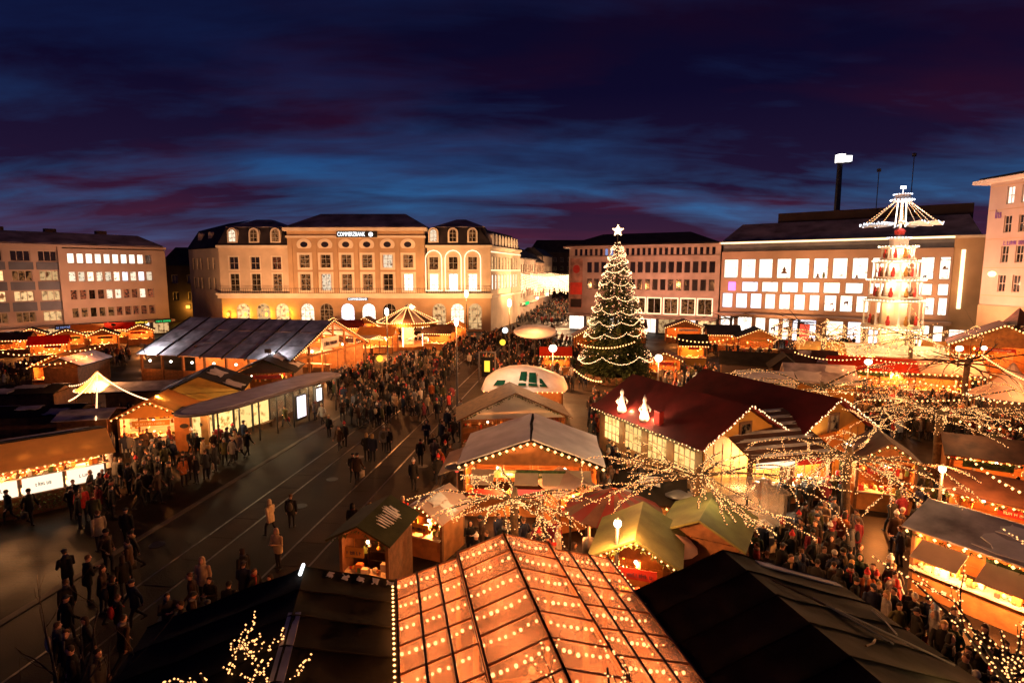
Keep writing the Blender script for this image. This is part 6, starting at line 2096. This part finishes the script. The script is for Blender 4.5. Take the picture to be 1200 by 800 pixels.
def wrapped_tree(label, x, y, fork, Rr, tr=.2, lit=True, nl=9, seed=1, bark='bark', power=60, br=.025, step=.048, rise=.12, droop=.07, sector=None, trunk_lit=False):
    t_ = thing('plane_tree', label, 'tree', (x, y, 0), 0, 'pollarded plane trees of the square')
    rr = random.Random(seed)
    mb = MB(); mb.tube([(0, 0, 0), (.03, .02, fork * .35), (-.03, .03, fork * .7), (0, 0, fork), (.02, 0, fork + .5)], [tr * 1.25, tr, tr * .92, tr * 1.0, tr * .5], 9)
    mb.build('trunk', M[bark], t_, True)
    bl = MB()
    if trunk_lit or lit:
        for k in range(60):
            z = fork - rr.random() ** 1.5 * (1.2 if not trunk_lit else fork); w = rr.uniform(0, 2 * PI)
            bl.octa((math.cos(w) * tr * 1.12, math.sin(w) * tr * 1.12, z), br)
    for i in range(nl):
        a = (2 * PI * i / nl + rr.uniform(-.25, .25)) if sector is None else R(sector[0] + (sector[1] - sector[0]) * (i + .5) / nl)
        d = Vector((math.cos(a), math.sin(a), rise + rr.uniform(-.1, .25)))
        m_ = MB()
        branch(m_, bl, Vector((0, 0, fork + rr.uniform(-.15, .3))), d, Rr * rr.uniform(.8, 1.1), tr * .36, 0, rr, lit, step, br, droop)
        m_.build('limb', M[bark], t_, True)
    if bl.f: bl.build('fairy_lights', M['fairy'], t_, kind='stuff')
    if power:
        for i in range(3):
            a = 2 * PI * i / 3 - PI / 2
            lamp_light((Rr * .45 * math.cos(a), Rr * .45 * math.sin(a), fork + .55), power / 3, (1, .62, .26), t_, .25)
    return t_


wrapped_tree('plane tree wrapped in fairy lights right behind the second green roof', 7.55, 22.2, 3.6, 4.0, .17, seed=3, nl=10, power=110)
wrapped_tree('plane tree wrapped in fairy lights behind the clear tent ridge', .1, 21.6, 3.0, 3.0, .17, seed=8, nl=9, power=100)
wrapped_tree('plane tree with fairy lights and bare pale trunk before the eastern walkway', 15.3, 25.0, 3.6, 3.8, .19, seed=12, nl=10, power=110)
wrapped_tree('farther plane tree with fairy lights beside the bright pole lamp', 24.1, 31.2, 4.0, 4.6, .22, seed=21, nl=10, power=130)
wrapped_tree('plane tree with faint lights above the dense eastern crowd', 20.5, 37.0, 4.2, 4.6, .2, seed=27, nl=9, power=160, step=.09)
wrapped_tree('bare dark plane tree before the pointed pink tent', 36.5, 45.0, 4.6, 5.2, .22, False, 10, 33, 'bark_dark', 0)
wrapped_tree('plane tree with lights in front of the pyramid, its crown glowing', 42.5, 60.0, 4.8, 5.4, .22, seed=41, nl=11, power=700, br=.06, step=.14)
wrapped_tree('lit plane tree left of the pyramid over the long white canopy', 34.5, 62.5, 4.6, 5.0, .22, seed=44, nl=10, power=600, br=.06, step=.16)
wrapped_tree('bare dark plane tree in front of the first store windows', 34.0, 88.0, 4.6, 4.2, .2, False, 9, 52, 'bark_dark', 0)
wrapped_tree('bare plane tree under the cool lit store entrance', 42.0, 83.0, 4.4, 4.0, .2, False, 9, 57, 'bark_dark', 0)
wrapped_tree('light-wrapped limbs rising over the large dark roof in the lower left corner', -5.05, 9.8, 3.6, 1.5, .14, seed=61, nl=5, power=0, br=.022, step=.035, rise=.9, droop=-.02)
wrapped_tree('dark limbs with sparse lights rising over the near end of the clear tent', 1.75, 7.3, 4.2, 2.0, .13, seed=64, nl=6, power=0, br=.022, step=.09, rise=1.2, droop=-.02, bark='bark_dark')
wrapped_tree('limbs with loose fairy lights over the huge olive tarpaulin roof', 9.4, 9.2, 4.1, 2.6, .13, seed=68, nl=6, power=12, br=.022, step=.06, rise=.9, droop=.0, bark='bark_dark')
wrapped_tree('dark forked bare limb in the shadowed lower left corner', -8.6, 10.0, 3.2, 1.9, .10, False, 4, 71, 'bark', 0, rise=1.0, droop=-.02)

# free hanging light strings in the eastern part
for a, b, lb, sg2 in (((1040, 560, 3.2), (1125, 572, 3.0), 'bulb string along the eastern walkway at the bare pale trunk', .25),
                      ((1135, 535, 3.8), (1235, 590, 3.6), 'bulb string descending from the farther wrapped tree to the east', .3),
                      ((1010, 468, 3.2), (1140, 468, 3.2), 'row of bulbs over the heads of the dense eastern crowd', .1),
                      ((930, 412, 4.5), (1010, 420, 4.8), 'bulb string from the store stalls to the blazing lamp', .4),
                      ((1020, 420, 4.8), (1140, 418, 5.0), 'bulb string from the blazing lamp towards the pink office building', .5),
                      ((1110, 455, 4.2), (1235, 470, 4.0), 'bulb string above the pointed pink tent', .5),
                      ((1150, 415, 5.6), (1225, 455, 5.0), 'thick bulb string by the little bell tower', .2)):
    string_lights(lb, [tuple(G(*a)), tuple(G(*b))], .35, .07, sg2, 'free hanging bulb strings', 'bulb', 30)

for a, b, lb, sg2 in (((985, 432, 4.2), (1075, 446, 4.0), 'added sagging bulb string across the front of the long white canopy', .5),
                      ((1075, 446, 4.0), (1165, 440, 4.4), 'added sagging bulb string from the pink roofed bar to the timber house', .6),
                      ((960, 446, 4.0), (1010, 462, 3.4), 'added bulb string rising from the yellow fronted hut to the bars', .3),
                      ((1020, 402, 5.4), (1110, 408, 5.2), 'added bulb string stretched low before the pyramid plinth', .5),
                      ((1120, 492, 3.6), (1215, 500, 3.6), 'added bulb string below the hem of the pointed pink tent', .3),
                      ((0, 412, 4.2), (60, 408, 4.4), 'added bulb string over the far western stalls, at the edge', .5),
                      ((60, 408, 4.4), (130, 400, 4.6), 'added bulb string over the far western stalls, below the shop signs', .6),
                      ((20, 424, 3.8), (110, 414, 4.0), 'added lower bulb string over the far western stalls', .6),
                      ((676, 402, 5.0), (745, 400, 4.6), 'added bulb string from the street corner behind the fir tree', .6),
                      ((780, 392, 5.2), (850, 398, 4.8), 'added bulb string before the framed windows of the stone office', .5),
                      ((672, 432, 3.6), (706, 447, 3.4), 'added short bulb string at the foot of the fir tree', .3)):
    string_lights(lb, [tuple(G(*a)), tuple(G(*b))], .4, .085, sg2, 'free hanging bulb strings', 'bulb', 90)  # this second batch of strings is added to brighten the plaza and far stalls

# ------------------------------------------------------------------ people
def limb_mesh(mb, pts, rad, n=8): mb.tube(pts, rad, n); [mb.ball(p, r, n=8, k=5) for p, r in zip(pts, rad)]


def person_source(pose):
    """one continuous body in coat, trousers and shoes; faces +y"""
    mb = MB()
    # coat / torso
    rings = [(.70, .205, .150), (.90, .200, .145), (1.08, .185, .130), (1.25, .205, .135), (1.37, .200, .125), (1.44, .130, .095), (1.50, .065, .065)]
    vs, fs, n = [], [], 12
    lean = .05 if pose in ('walk', 'stride') else (.10 if pose == 'mug' else 0)
    for z, rx, ry in rings:
        for j in range(n):
            w = 2 * PI * j / n
            vs.append((rx * math.cos(w), ry * math.sin(w) + lean * max(0, z - .9), z))
    for i in range(len(rings) - 1):
        for j in range(n): fs.append((i * n + j, i * n + (j + 1) % n, (i + 1) * n + (j + 1) % n, (i + 1) * n + j))
    fs.append(tuple(range(n - 1, -1, -1))); fs.append(tuple(range((len(rings) - 1) * n, len(rings) * n)))
    mb.raw(vs, fs)
    ly = lean * .6
    head = Vector((0, .02 + ly, 1.625))
    mb.ball(head, (.078, .098, .118), n=12, k=8)
    mb.ball(head + Vector((0, .03, -.07)), (.058, .065, .055), n=8, k=5)
    mb.ball(head + Vector((0, .104, -.012)), (.016, .024, .026), n=6, k=4)
    for s in (-1, 1): mb.ball(head + Vector((s * .08, -.005, 0)), (.014, .022, .034), n=6, k=4)
    mb.tube([(0, ly * .8, 1.44), (0, ly + .01, 1.56)], .055, 8)
    hip = .09
    st = {'stand': (0, 0, 0, 0), 'walk': (.24, -.26, .04, .22), 'stride': (-.20, .20, .18, .0), 'mug': (.03, -.04, 0, 0), 'pocket': (.05, -.03, 0, 0)}[pose]
    feet = []
    for s, f, lift in ((-1, st[0], st[2]), (1, st[1], st[3])):
        back = -.10 if lift > .1 else 0
        kn = Vector((s * (hip + .012), f * .55 + (.07 if f > 0 or lift > .1 else .02), .47 + lift * .1))
        an = Vector((s * (hip + .015), f + back, .085 + lift * .35))
        limb_mesh(mb, [(s * hip, 0, .86), kn, an], [.092, .062, .044])
        toe = an + Vector((s * .02, .13, -.045 - (.05 if lift > .1 else 0)))
        limb_mesh(mb, [an + Vector((0, -.03, -.04)), toe], [.045, .038], 6)
        feet.append(toe)
    hands = []
    for s in (-1, 1):
        sh = Vector((s * .205, ly * .7, 1.375))
        if pose in ('walk', 'stride'):
            sw = (-1 if s == -1 else 1) * (.20 if pose == 'walk' else -.18)
            el, wr = Vector((s * .265, sw * .4 + ly - .04, 1.10)), Vector((s * .25, sw + ly + .05, .87))
        elif pose == 'mug':
            el, wr = Vector((s * .27, .02 + ly, 1.10)), Vector((s * .09, .26 + ly, 1.17))
        elif pose == 'pocket':
            el, wr = Vector((s * .30, -.06, 1.12)), Vector((s * .21, .10, .93))
        else:
            el, wr = Vector((s * .26, -.02, 1.09)), Vector((s * .25, .03, .84))
        limb_mesh(mb, [sh, el, wr], [.072, .056, .043])
        d = (wr - el).normalized()
        palm = wr + d * .075
        mb.ball(palm, (.034, .034, .045), n=8, k=5)
        hands.append((wr, d, palm, s))
    return mb, hands, head


def remeshed(name, mb, voxel, ratio):
    me = mb.mesh(name + '_src', [])
    o = bpy.data.objects.new(name + '_src', me)
    col.objects.link(o)
    m = o.modifiers.new('r', 'REMESH'); m.mode = 'VOXEL'; m.voxel_size = voxel
    s = o.modifiers.new('s', 'SMOOTH'); s.iterations = 2; s.factor = .5
    d = o.modifiers.new('d', 'DECIMATE'); d.ratio = ratio
    dg = bpy.context.evaluated_depsgraph_get()
    out = bpy.data.meshes.new_from_object(o.evaluated_get(dg))
    bpy.data.objects.remove(o)
    bpy.data.meshes.remove(me)
    return out


def finish_person(me, hands, head, fingers=True):
    """assign cloth, skin and shoes by where the face lies; add fingers"""
    bm = bmesh.new(); bm.from_mesh(me)
    for f in bm.faces:
        c = f.calc_center_median()
        k = 0
        if c.z < .70: k = 1
        if c.z < .10: k = 3
        if c.z > 1.505: k = 2
        for wr, d, palm, s in hands:
            if (c - palm).length < .068 and (c - wr).dot(d) > .012: k = 2
        f.material_index = k
        f.smooth = True
    if fingers:
        for wr, d, palm, s in hands:
            side = d.cross(Vector((0, 0, 1)))
            if side.length < .2: side = Vector((0, 1, 0))
            side.normalize()
            if side.y < 0: side = -side
            inn = Vector((-s, 0, 0)); inn = (inn - d * inn.dot(d)).normalized()
            mb = MB()
            for k, ln in enumerate((.070, .078, .072, .056)):
                b0 = palm + side * (.027 - .018 * k) + d * .025
                b1 = b0 + d * ln * .55 + inn * .012; b2 = b1 + d * ln * .30 + inn * .026
                mb.tube([b0, b1, b2], [.0095, .009, .007], 5)
            t0 = palm + side * .03 - d * .01
            mb.tube([t0, t0 + side * .026 + d * .028, t0 + side * .030 + d * .062 + inn * .014], [.011, .0105, .008], 5)
            vv = [bm.verts.new(v) for v in mb.v]
            for f in mb.f:
                nf = bm.faces.new([vv[i] for i in f]); nf.material_index = 2; nf.smooth = True
    me.materials.clear()
    for m in ('coat', 'trousers', 'skin', 'shoe'): me.materials.append(M[m])
    bm.to_mesh(me); bm.free()
    return me


POSES = ['stand', 'walk', 'stride', 'mug', 'pocket']
bodies, lows = {}, {}
for ps in POSES:
    src, hands, head = person_source(ps)
    me = remeshed('person_' + ps, src, .017, .22)
    bodies[ps] = (finish_person(me, hands, head), head)
    src, hands, head = person_source(ps)
    lo = remeshed('low_' + ps, src, .035, .16)
    lows[ps] = (finish_person(lo, hands, head, False), head)


def headwear(kind):
    mb = MB()
    if kind == 'short':
        mb.lathe([(.082, -.02), (.088, .04), (.080, .085), (.05, .122), (.01, .136)], 10)
        for i, v in enumerate(mb.v):
            if v[1] > .03 and v[2] < .07: mb.v[i] = (v[0] * .95, v[1] * .62, v[2] + .045)
    elif kind == 'long':
        mb.lathe([(.070, -.24), (.098, -.12), (.094, .02), (.090, .075), (.055, .125), (.01, .14)], 10)
        for i, v in enumerate(mb.v):
            if v[1] > .02 and v[2] < .07: mb.v[i] = (v[0] * 1.1, v[1] * .15 - .01, v[2])
    elif kind == 'bobble':
        mb.lathe([(.098, .018), (.103, .05), (.098, .052), (.090, .10), (.055, .150), (.01, .17)], 12); mb.ball((0, -.01, .195), .042, n=8, k=5)
    elif kind == 'woolly':
        mb.lathe([(.096, .018), (.100, .045), (.094, .09), (.060, .140), (.01, .152)], 12)
    elif kind == 'cap':
        mb.lathe([(.092, .03), (.094, .075), (.070, .115), (.01, .128)], 12); mb.slab([(-.07, .07, .045), (.07, .07, .045), (.055, .165, .032), (-.055, .165, .032)], .012)
    elif kind == 'hood':
        mb.lathe([(.13, -.13), (.118, -.04), (.112, .05), (.08, .12), (.01, .15)], 10)
        for i, v in enumerate(mb.v):
            if v[1] > .03: mb.v[i] = (v[0], v[1] * .35, v[2])
    mb.v = [(x, y * 1.12, z) for x, y, z in mb.v]
    return mb.mesh(kind, M['coat'], True)


def bag_mesh(kind):
    mb = MB()
    if kind == 'backpack':
        mb.ball((0, -.22, 1.18), (.16, .10, .24), n=8, k=6)
        for s in (-1, 1): mb.tube([(s * .10, -.14, 1.34), (s * .12, .02, 1.42), (s * .13, .14, 1.28)], .02, 5)
    elif kind == 'shopping_bag':
        mb.box(.22, .34, -.12, .20, .38, .72)
        mb.tube([(.28, -.06, .71), (.27, .03, .83), (.28, .14, .71)], .012, 5)
    else:
        mb.box(-.36, -.24, -.10, .14, .82, 1.02)
        mb.tube([(-.28, -.06, 1.02), (-.19, 0, 1.45), (-.02, .10, 1.35)], .014, 5)
    return mb.mesh(kind, M['coat'], True)


def scarf_mesh():
    mb = MB(); mb.lathe([(.085, 1.455), (.108, 1.48), (.105, 1.525), (.082, 1.545)], 12); mb.box(.02, .09, .115, .145, 1.18, 1.47)
    return mb.mesh('scarf', M['coat'], True)


HW = {k: headwear(k) for k in ('short', 'long', 'bobble', 'woolly', 'cap', 'hood')}
BAGS = {k: bag_mesh(k) for k in ('backpack', 'shopping_bag', 'shoulder_bag')}
SCARF = scarf_mesh()
COATS = {'black': (.010, .009, .009), 'charcoal': (.030, .028, .028), 'navy': (.014, .018, .045), 'dark brown': (.045, .022, .012), 'grey': (.15, .14, .14), 'beige': (.46, .34, .21),
         'red': (.52, .030, .022), 'orange': (.50, .13, .03), 'olive': (.085, .082, .032), 'white': (.50, .46, .42), 'pale blue': (.22, .30, .42), 'burgundy': (.19, .018, .028), 'dark green': (.020, .045, .022)}
COAT_W = ['black'] * 14 + ['charcoal'] * 8 + ['navy'] * 6 + ['dark brown'] * 8 + ['olive'] * 3 + ['grey'] * 3 + ['beige'] * 2 + ['burgundy', 'burgundy', 'red', 'orange', 'white', 'pale blue', 'dark green']
HATS = [('short', 'short dark hair', (.03, .018, .012)), ('short', 'short brown hair', (.10, .05, .025)), ('long', 'long blond hair', (.42, .26, .10)), ('long', 'long dark hair', (.035, .02, .014)), ('short', 'grey hair', (.34, .31, .28)),
        ('bobble', 'white bobble hat', (.68, .64, .60)), ('bobble', 'red bobble hat', (.50, .03, .03)), ('woolly', 'black woolly hat', (.014, .014, .014)), ('woolly', 'grey woolly hat', (.26, .25, .25)), ('cap', 'dark cap', (.03, .03, .04)), ('hood', 'raised hood', None), ('woolly', 'cream woolly hat', (.58, .48, .34))]
POSE_W = {'stand': 'standing', 'walk': 'walking', 'stride': 'walking', 'mug': 'holding a mug', 'pocket': 'hands in pockets'}
pr = random.Random(77)
used_labels = set()
placed = []


def obstacles():
    """footprints of everything that stands on the ground"""
    out = []
    for o in list(scene.objects):
        if o.parent is not None or 'category' not in o or o.get('category') in ('person', 'string lights'): continue
        bx = []
        for c in o.children:
            if c.type != 'MESH': continue
            b = c.bound_box
            lo = [min(p[i] for p in b) for i in range(3)]; hi = [max(p[i] for p in b) for i in range(3)]
            lo = [a + d for a, d in zip(lo, c.location)]; hi = [a + d for a, d in zip(hi, c.location)]
            if lo[2] < 1.2 and c.name.split('.')[0] not in ('floor_deck', 'roof_panel', 'fir_sprigs', 'limb', 'fairy_lights', 'bulbs'): bx.append((lo, hi))
        if not bx: continue
        if o.name.startswith(('plane_tree', 'lamp_post', 'glass_roof_tent', 'snow_tent', 'tram_shelter', 'canopy', 'carousel', 'market_hall')) and not o.name.startswith(('carousel', 'market_hall', 'snow_tent', 'glass_roof_tent')):
            for lo, hi in bx: out.append((o.location, o.rotation_euler[2], lo[0], hi[0], lo[1], hi[1]))
            continue
        out.append((o.location, o.rotation_euler[2], min(b[0][0] for b in bx), max(b[1][0] for b in bx), min(b[0][1] for b in bx), max(b[1][1] for b in bx)))
    return out


OBST = obstacles()


def free(x, y, gap=.36, near=None, pad=.25):
    for loc, a, x0, x1, y0, y1 in OBST:
        dx, dy = x - loc[0], y - loc[1]
        c, s = math.cos(-a), math.sin(-a)
        lx, ly = dx * c - dy * s, dx * s + dy * c
        if x0 - pad < lx < x1 + pad and y0 - pad < ly < y1 + pad: return False
    for q in (near if near is not None else placed):
        if (q[0] - x) ** 2 + (q[1] - y) ** 2 < gap * gap: return False
    return True


def person(x, y, place, face=None, coat=None, hat=None, pose=None, bag=None, scale=None, z=0.0, dark=False):
    for _ in range(200):
        c = coat or pr.choice(COAT_W[:36] if dark else COAT_W)  # dark: only dark coats and hats, standing in for the shade there
        h = hat if hat is not None else pr.choice((0, 1, 3, 7, 9) if dark else (0, 0, 0, 1, 1, 1, 2, 3, 3, 4, 5, 6, 7, 7, 7, 8, 9, 9, 10, 10, 11))
        p = pose or pr.choice(POSES)
        b = bag if bag is not None else (pr.choice(list(BAGS)) if pr.random() < .28 else '')
        s = scale or pr.uniform(.93, 1.06)
        who = 'child' if s < .8 else 'person'
        lb = f"{who} in {c} coat, {HATS[h][1]}, {POSE_W[p]}{' with ' + b.replace('_', ' ') if b else ''} {place}"
        if len(lb.replace(',', '').split()) > 16 and b: b = ''; lb = f"{who} in {c} coat, {HATS[h][1]}, {POSE_W[p]} {place}"
        if lb not in used_labels: break
        hat = pose = bag = None
    used_labels.add(lb)
    me, head = bodies[p]
    o = bpy.data.objects.new('person', me)
    col.objects.link(o)
    tag(o, lb, 'person', 'visitors of the Christmas market')
    o.location = (x, y, z); o.scale = (s, s, s)
    o.rotation_euler = (0, 0, face if face is not None else pr.uniform(0, 2 * PI))
    v = pr.uniform(.8, 1.25)
    o.color = (*[min(.8, k * v) for k in COATS[c]], 1)
    k, _, hc = HATS[h]
    put('hair' if k in ('short', 'long') else ('hood' if k == 'hood' else 'hat'), HW[k], o, tuple(head), color=hc or COATS[c])
    if k in ('bobble', 'woolly', 'cap') and pr.random() < .7: put('hair', HW['short'], o, tuple(head + Vector((0, -.006, -.012))), color=(.07, .035, .02))
    if b: put(b, BAGS[b], o, color=pr.choice([(.02, .02, .02), (.45, .36, .25), (.35, .03, .03), (.06, .05, .04)]))
    if pr.random() < .3: put('scarf', SCARF, o, color=pr.choice([(.25, .03, .025), (.2, .18, .17), (.05, .05, .07), (.3, .2, .1), (.06, .05, .04)]))
    placed.append((x, y))
    return o


def inside(poly, u, v):
    r = False
    j = len(poly) - 1
    for i in range(len(poly)):
        (a, b), (c, d) = poly[i], poly[j]
        if (b > v) != (d > v) and u < (c - a) * (v - b) / (d - b + 1e-9) + a: r = not r
        j = i
    return r


def fill(poly, n, place, head=False, gap=.45, face=None, spread=.6, **kw):
    us, vs_ = [p[0] for p in poly], [p[1] for p in poly]
    # spread evenly on the ground: pick in plan, keep what falls inside the outline
    k = 0
    tries = 0
    zz = 1.65 if head else 0
    cs_ = [G(u, v, zz) for u, v in poly]
    bx = (min(p.x for p in cs_), max(p.x for p in cs_), min(p.y for p in cs_), max(p.y for p in cs_))
    pl = [(p.x, p.y) for p in cs_]
    while k < n and tries < n * 60:
        tries += 1
        x, y = pr.uniform(bx[0], bx[1]), pr.uniform(bx[2], bx[3])
        if not inside(pl, x, y) or not free(x, y, gap): continue
        f = None if face is None else face + pr.uniform(-spread, spread)
        person(x, y, place, f, **kw)
        k += 1
    return k


# people one can pick out on the open road, given by where their feet stand
road_list = [(442, 499, 'black', 'stand'), (436, 500, 'charcoal', 'walk'), (493, 545, 'black', 'walk'), (430, 540, 'black', 'pocket'), (437, 541, 'navy', 'stand'), (414, 564, 'black', 'stride'), (419, 566, 'dark brown', 'walk'),
             (398, 528, 'dark brown', 'walk'), (404, 523, 'charcoal', 'stand'), (386, 512, 'black', 'walk'), (450, 530, 'grey', 'walk'), (456, 529, 'black', 'stand'), (342, 618, 'black', 'stand'), (318, 628, 'beige', 'walk'), (327, 666, 'beige', 'mug'),
             (414, 630, 'black', 'stand'), (435, 634, 'red', 'stand'), (453, 629, 'black', 'pocket'), (473, 622, 'red', 'walk'), (485, 575, 'black', 'stand'), (378, 498, 'white', 'walk'), (370, 492, 'grey', 'stand'), (240, 706, 'beige', 'stand'), (118, 645, 'beige', 'stand'),
             (150, 640, 'black', 'stand'), (290, 535, 'black', 'walk'), (282, 538, 'grey', 'stride'), (272, 541, 'navy', 'walk'), (350, 490, 'red', 'stand'), (335, 500, 'olive', 'walk'), (500, 522, 'navy', 'stand'), (508, 540, 'black', 'mug'), (467, 470, 'black', 'walk'), (476, 474, 'charcoal', 'walk'), (506, 470, 'orange', 'stand')]
for u, v, c, p in road_list:
    q = G(u, v); person(q.x, q.y, 'on the tram tracks', pr.choice((.1, PI, -.3, 2.8, 1.2)), c, None, p, bag=None)
for u, v, f in ((12, 612, PI * .9), (36, 614, -PI * .55)):
    q = G(u, v); person(q.x, q.y, 'before the lettered counter', f, 'black', 7, 'stride', bag='shopping_bag' if u > 20 else '')
EAST = -PI / 2
n_p = [
    fill([(128, 560), (142, 545), (215, 535), (262, 525), (300, 520), (270, 548), (215, 575), (150, 605), (122, 600)], 42, 'by the orange tarpaulins'),
    fill([(84, 590), (128, 570), (140, 600), (120, 625), (80, 620)], 12, 'at the lettered counter corner'),
    fill([(70, 650), (130, 610), (190, 640), (150, 740), (90, 790), (60, 760)], 18, 'in the dark corner', True, .7, dark=True),
    fill([(185, 700), (235, 650), (300, 640), (330, 672), (240, 720), (190, 760)], 14, 'by the ridge-strip roof', True, .6, dark=True),
    fill([(505, 540), (520, 505), (545, 490), (540, 530), (512, 590)], 16, 'by the gabled stalls', gap=.5),
    fill([(690, 525), (720, 505), (800, 555), (830, 590), (800, 610), (715, 575)], 34, 'along the barn windows', True, .5),
    fill([(545, 600), (690, 590), (700, 640), (640, 640), (570, 650)], 20, 'behind the clear tent', True, .5),
    fill([(850, 598), (1005, 575), (1010, 660), (985, 672), (880, 645), (845, 625)], 46, 'before the corner stall', True, .46),
    fill([(985, 668), (1050, 655), (1075, 690), (1150, 735), (1205, 765), (1210, 830), (1150, 800), (1090, 725)], 54, 'in the southeastern queue', True, .44, PI - .7, 1.3),
    fill([(1025, 640), (1065, 585), (1135, 575), (1120, 600), (1080, 640), (1050, 668)], 18, 'on the eastern walkway', gap=.6),
    fill([(1150, 540), (1200, 545), (1210, 600), (1160, 590)], 10, 'by the eastern bulb strings', True, .5),
]
# guests under the clear tent
rmat = Matrix.Rotation(rzt, 3, 'Z')
for k in range(12):
    w = tr0 + rmat @ Vector((pr.uniform(.4, 5.6), pr.choice((-1, 1)) * pr.uniform(.5, 2.4), 0))
    if free(w.x, w.y, .4, placed, 0) or True:
        person(w.x, w.y, 'under the clear tent', None, None, None, pr.choice(('mug', 'stand', 'pocket')), z=.085)

# ------------------------------------------------------------------ the far crowd, one dense mass
cv, cf, cc = [], [], []
low_data = {}
for ps, (me, head) in lows.items():
    low_data[ps] = ([v.co.copy() for v in me.vertices], [tuple(p.vertices) for p in me.polygons], [p.material_index for p in me.polygons], head)
cr_ = random.Random(99)
cplaced = {}


def crowd_person(x, y):
    ps = cr_.choice(POSES)
    vs, fs, mi, head = low_data[ps]
    a = cr_.uniform(0, 2 * PI); s = cr_.uniform(.92, 1.06)
    ca, sa_ = math.cos(a) * s, math.sin(a) * s
    n = len(cv)
    cv.extend((x + v.x * ca - v.y * sa_, y + v.x * sa_ + v.y * ca, v.z * s) for v in vs)
    cf.extend(tuple(i + n for i in f) for f in fs)
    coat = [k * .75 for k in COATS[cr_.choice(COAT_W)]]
    hair = cr_.choice(HATS[:4] + HATS[:2] + HATS[6:11])[2] or coat
    tone = {0: coat, 1: (.022, .022, .030), 2: (.50, .27, .18), 3: (.015, .012, .01)}
    for f, m_ in zip(fs, mi):
        c = tone[m_]
        if m_ == 2:
            ctr = sum((vs[i] for i in f), Vector()) / len(f)
            if ctr.z > 1.5 and (ctr.z > 1.665 or ctr.y < head.y - .01): c = hair
        cc.append((c, len(f)))


def crowd_fill(poly, n, gap=.5):
    cs_ = [G(u, v) for u, v in poly]
    pl = [(p.x, p.y) for p in cs_]
    bx = (min(p[0] for p in pl), max(p[0] for p in pl), min(p[1] for p in pl), max(p[1] for p in pl))
    k = t = 0
    while k < n and t < n * 40:
        t += 1
        x, y = cr_.uniform(bx[0], bx[1]), cr_.uniform(bx[2], bx[3])
        if not inside(pl, x, y): continue
        key = (int(x / gap), int(y / gap))
        if key in cplaced or not free(x, y, .4): continue
        cplaced[key] = 1
        crowd_person(x, y); k += 1
    return k


counts = [
    crowd_fill([(590, 392), (612, 372), (650, 349), (664, 352), (672, 372), (645, 398)], 420, .75),
    crowd_fill([(520, 408), (590, 392), (650, 396), (690, 420), (700, 455), (640, 462), (575, 452), (560, 432), (520, 425)], 420, .7),
    crowd_fill([(400, 470), (430, 440), (470, 425), (520, 415), (545, 425), (520, 460), (540, 490), (470, 500), (400, 500)], 210, .7),
    crowd_fill([(350, 455), (400, 430), (440, 425), (430, 445), (390, 470), (350, 478)], 60),
    crowd_fill([(0, 440), (60, 430), (150, 415), (160, 425), (60, 450), (0, 465)], 90),
    crowd_fill([(105, 505), (140, 480), (190, 500), (210, 540), (140, 545)], 40),
    crowd_fill([(690, 470), (720, 480), (700, 520), (690, 520)], 40),
    crowd_fill([(760, 440), (840, 440), (850, 470), (790, 470)], 60),
    crowd_fill([(820, 410), (1000, 405), (1010, 430), (900, 440)], 150),
    crowd_fill([(985, 478), (1060, 472), (1150, 480), (1135, 520), (1000, 515)], 190, .55),
    crowd_fill([(1010, 455), (1150, 452), (1160, 470), (1010, 470)], 90),
    crowd_fill([(1150, 500), (1220, 505), (1225, 545), (1160, 535)], 60),
    crowd_fill([(850, 560), (880, 600), (1000, 600), (1000, 560)], 20),
]
me = bpy.data.meshes.new('crowd')
me.from_pydata(cv, [], cf)
ca = me.color_attributes.new('tint', 'FLOAT_COLOR', 'CORNER')
buf = []
for c, n in cc: buf += [c[0], c[1], c[2], 1.0] * n
ca.data.foreach_set('color', buf)
me.polygons.foreach_set('use_smooth', [True] * len(cf))
me.materials.append(M['crowd'])
crowd = bpy.data.objects.new('crowd', me)
col.objects.link(crowd)
crowd['kind'] = 'stuff'
crowd['label'] = 'dense far crowd filling the square and the shopping street'
print('PEOPLE', len(placed), n_p, 'CROWD', counts, len(cf))
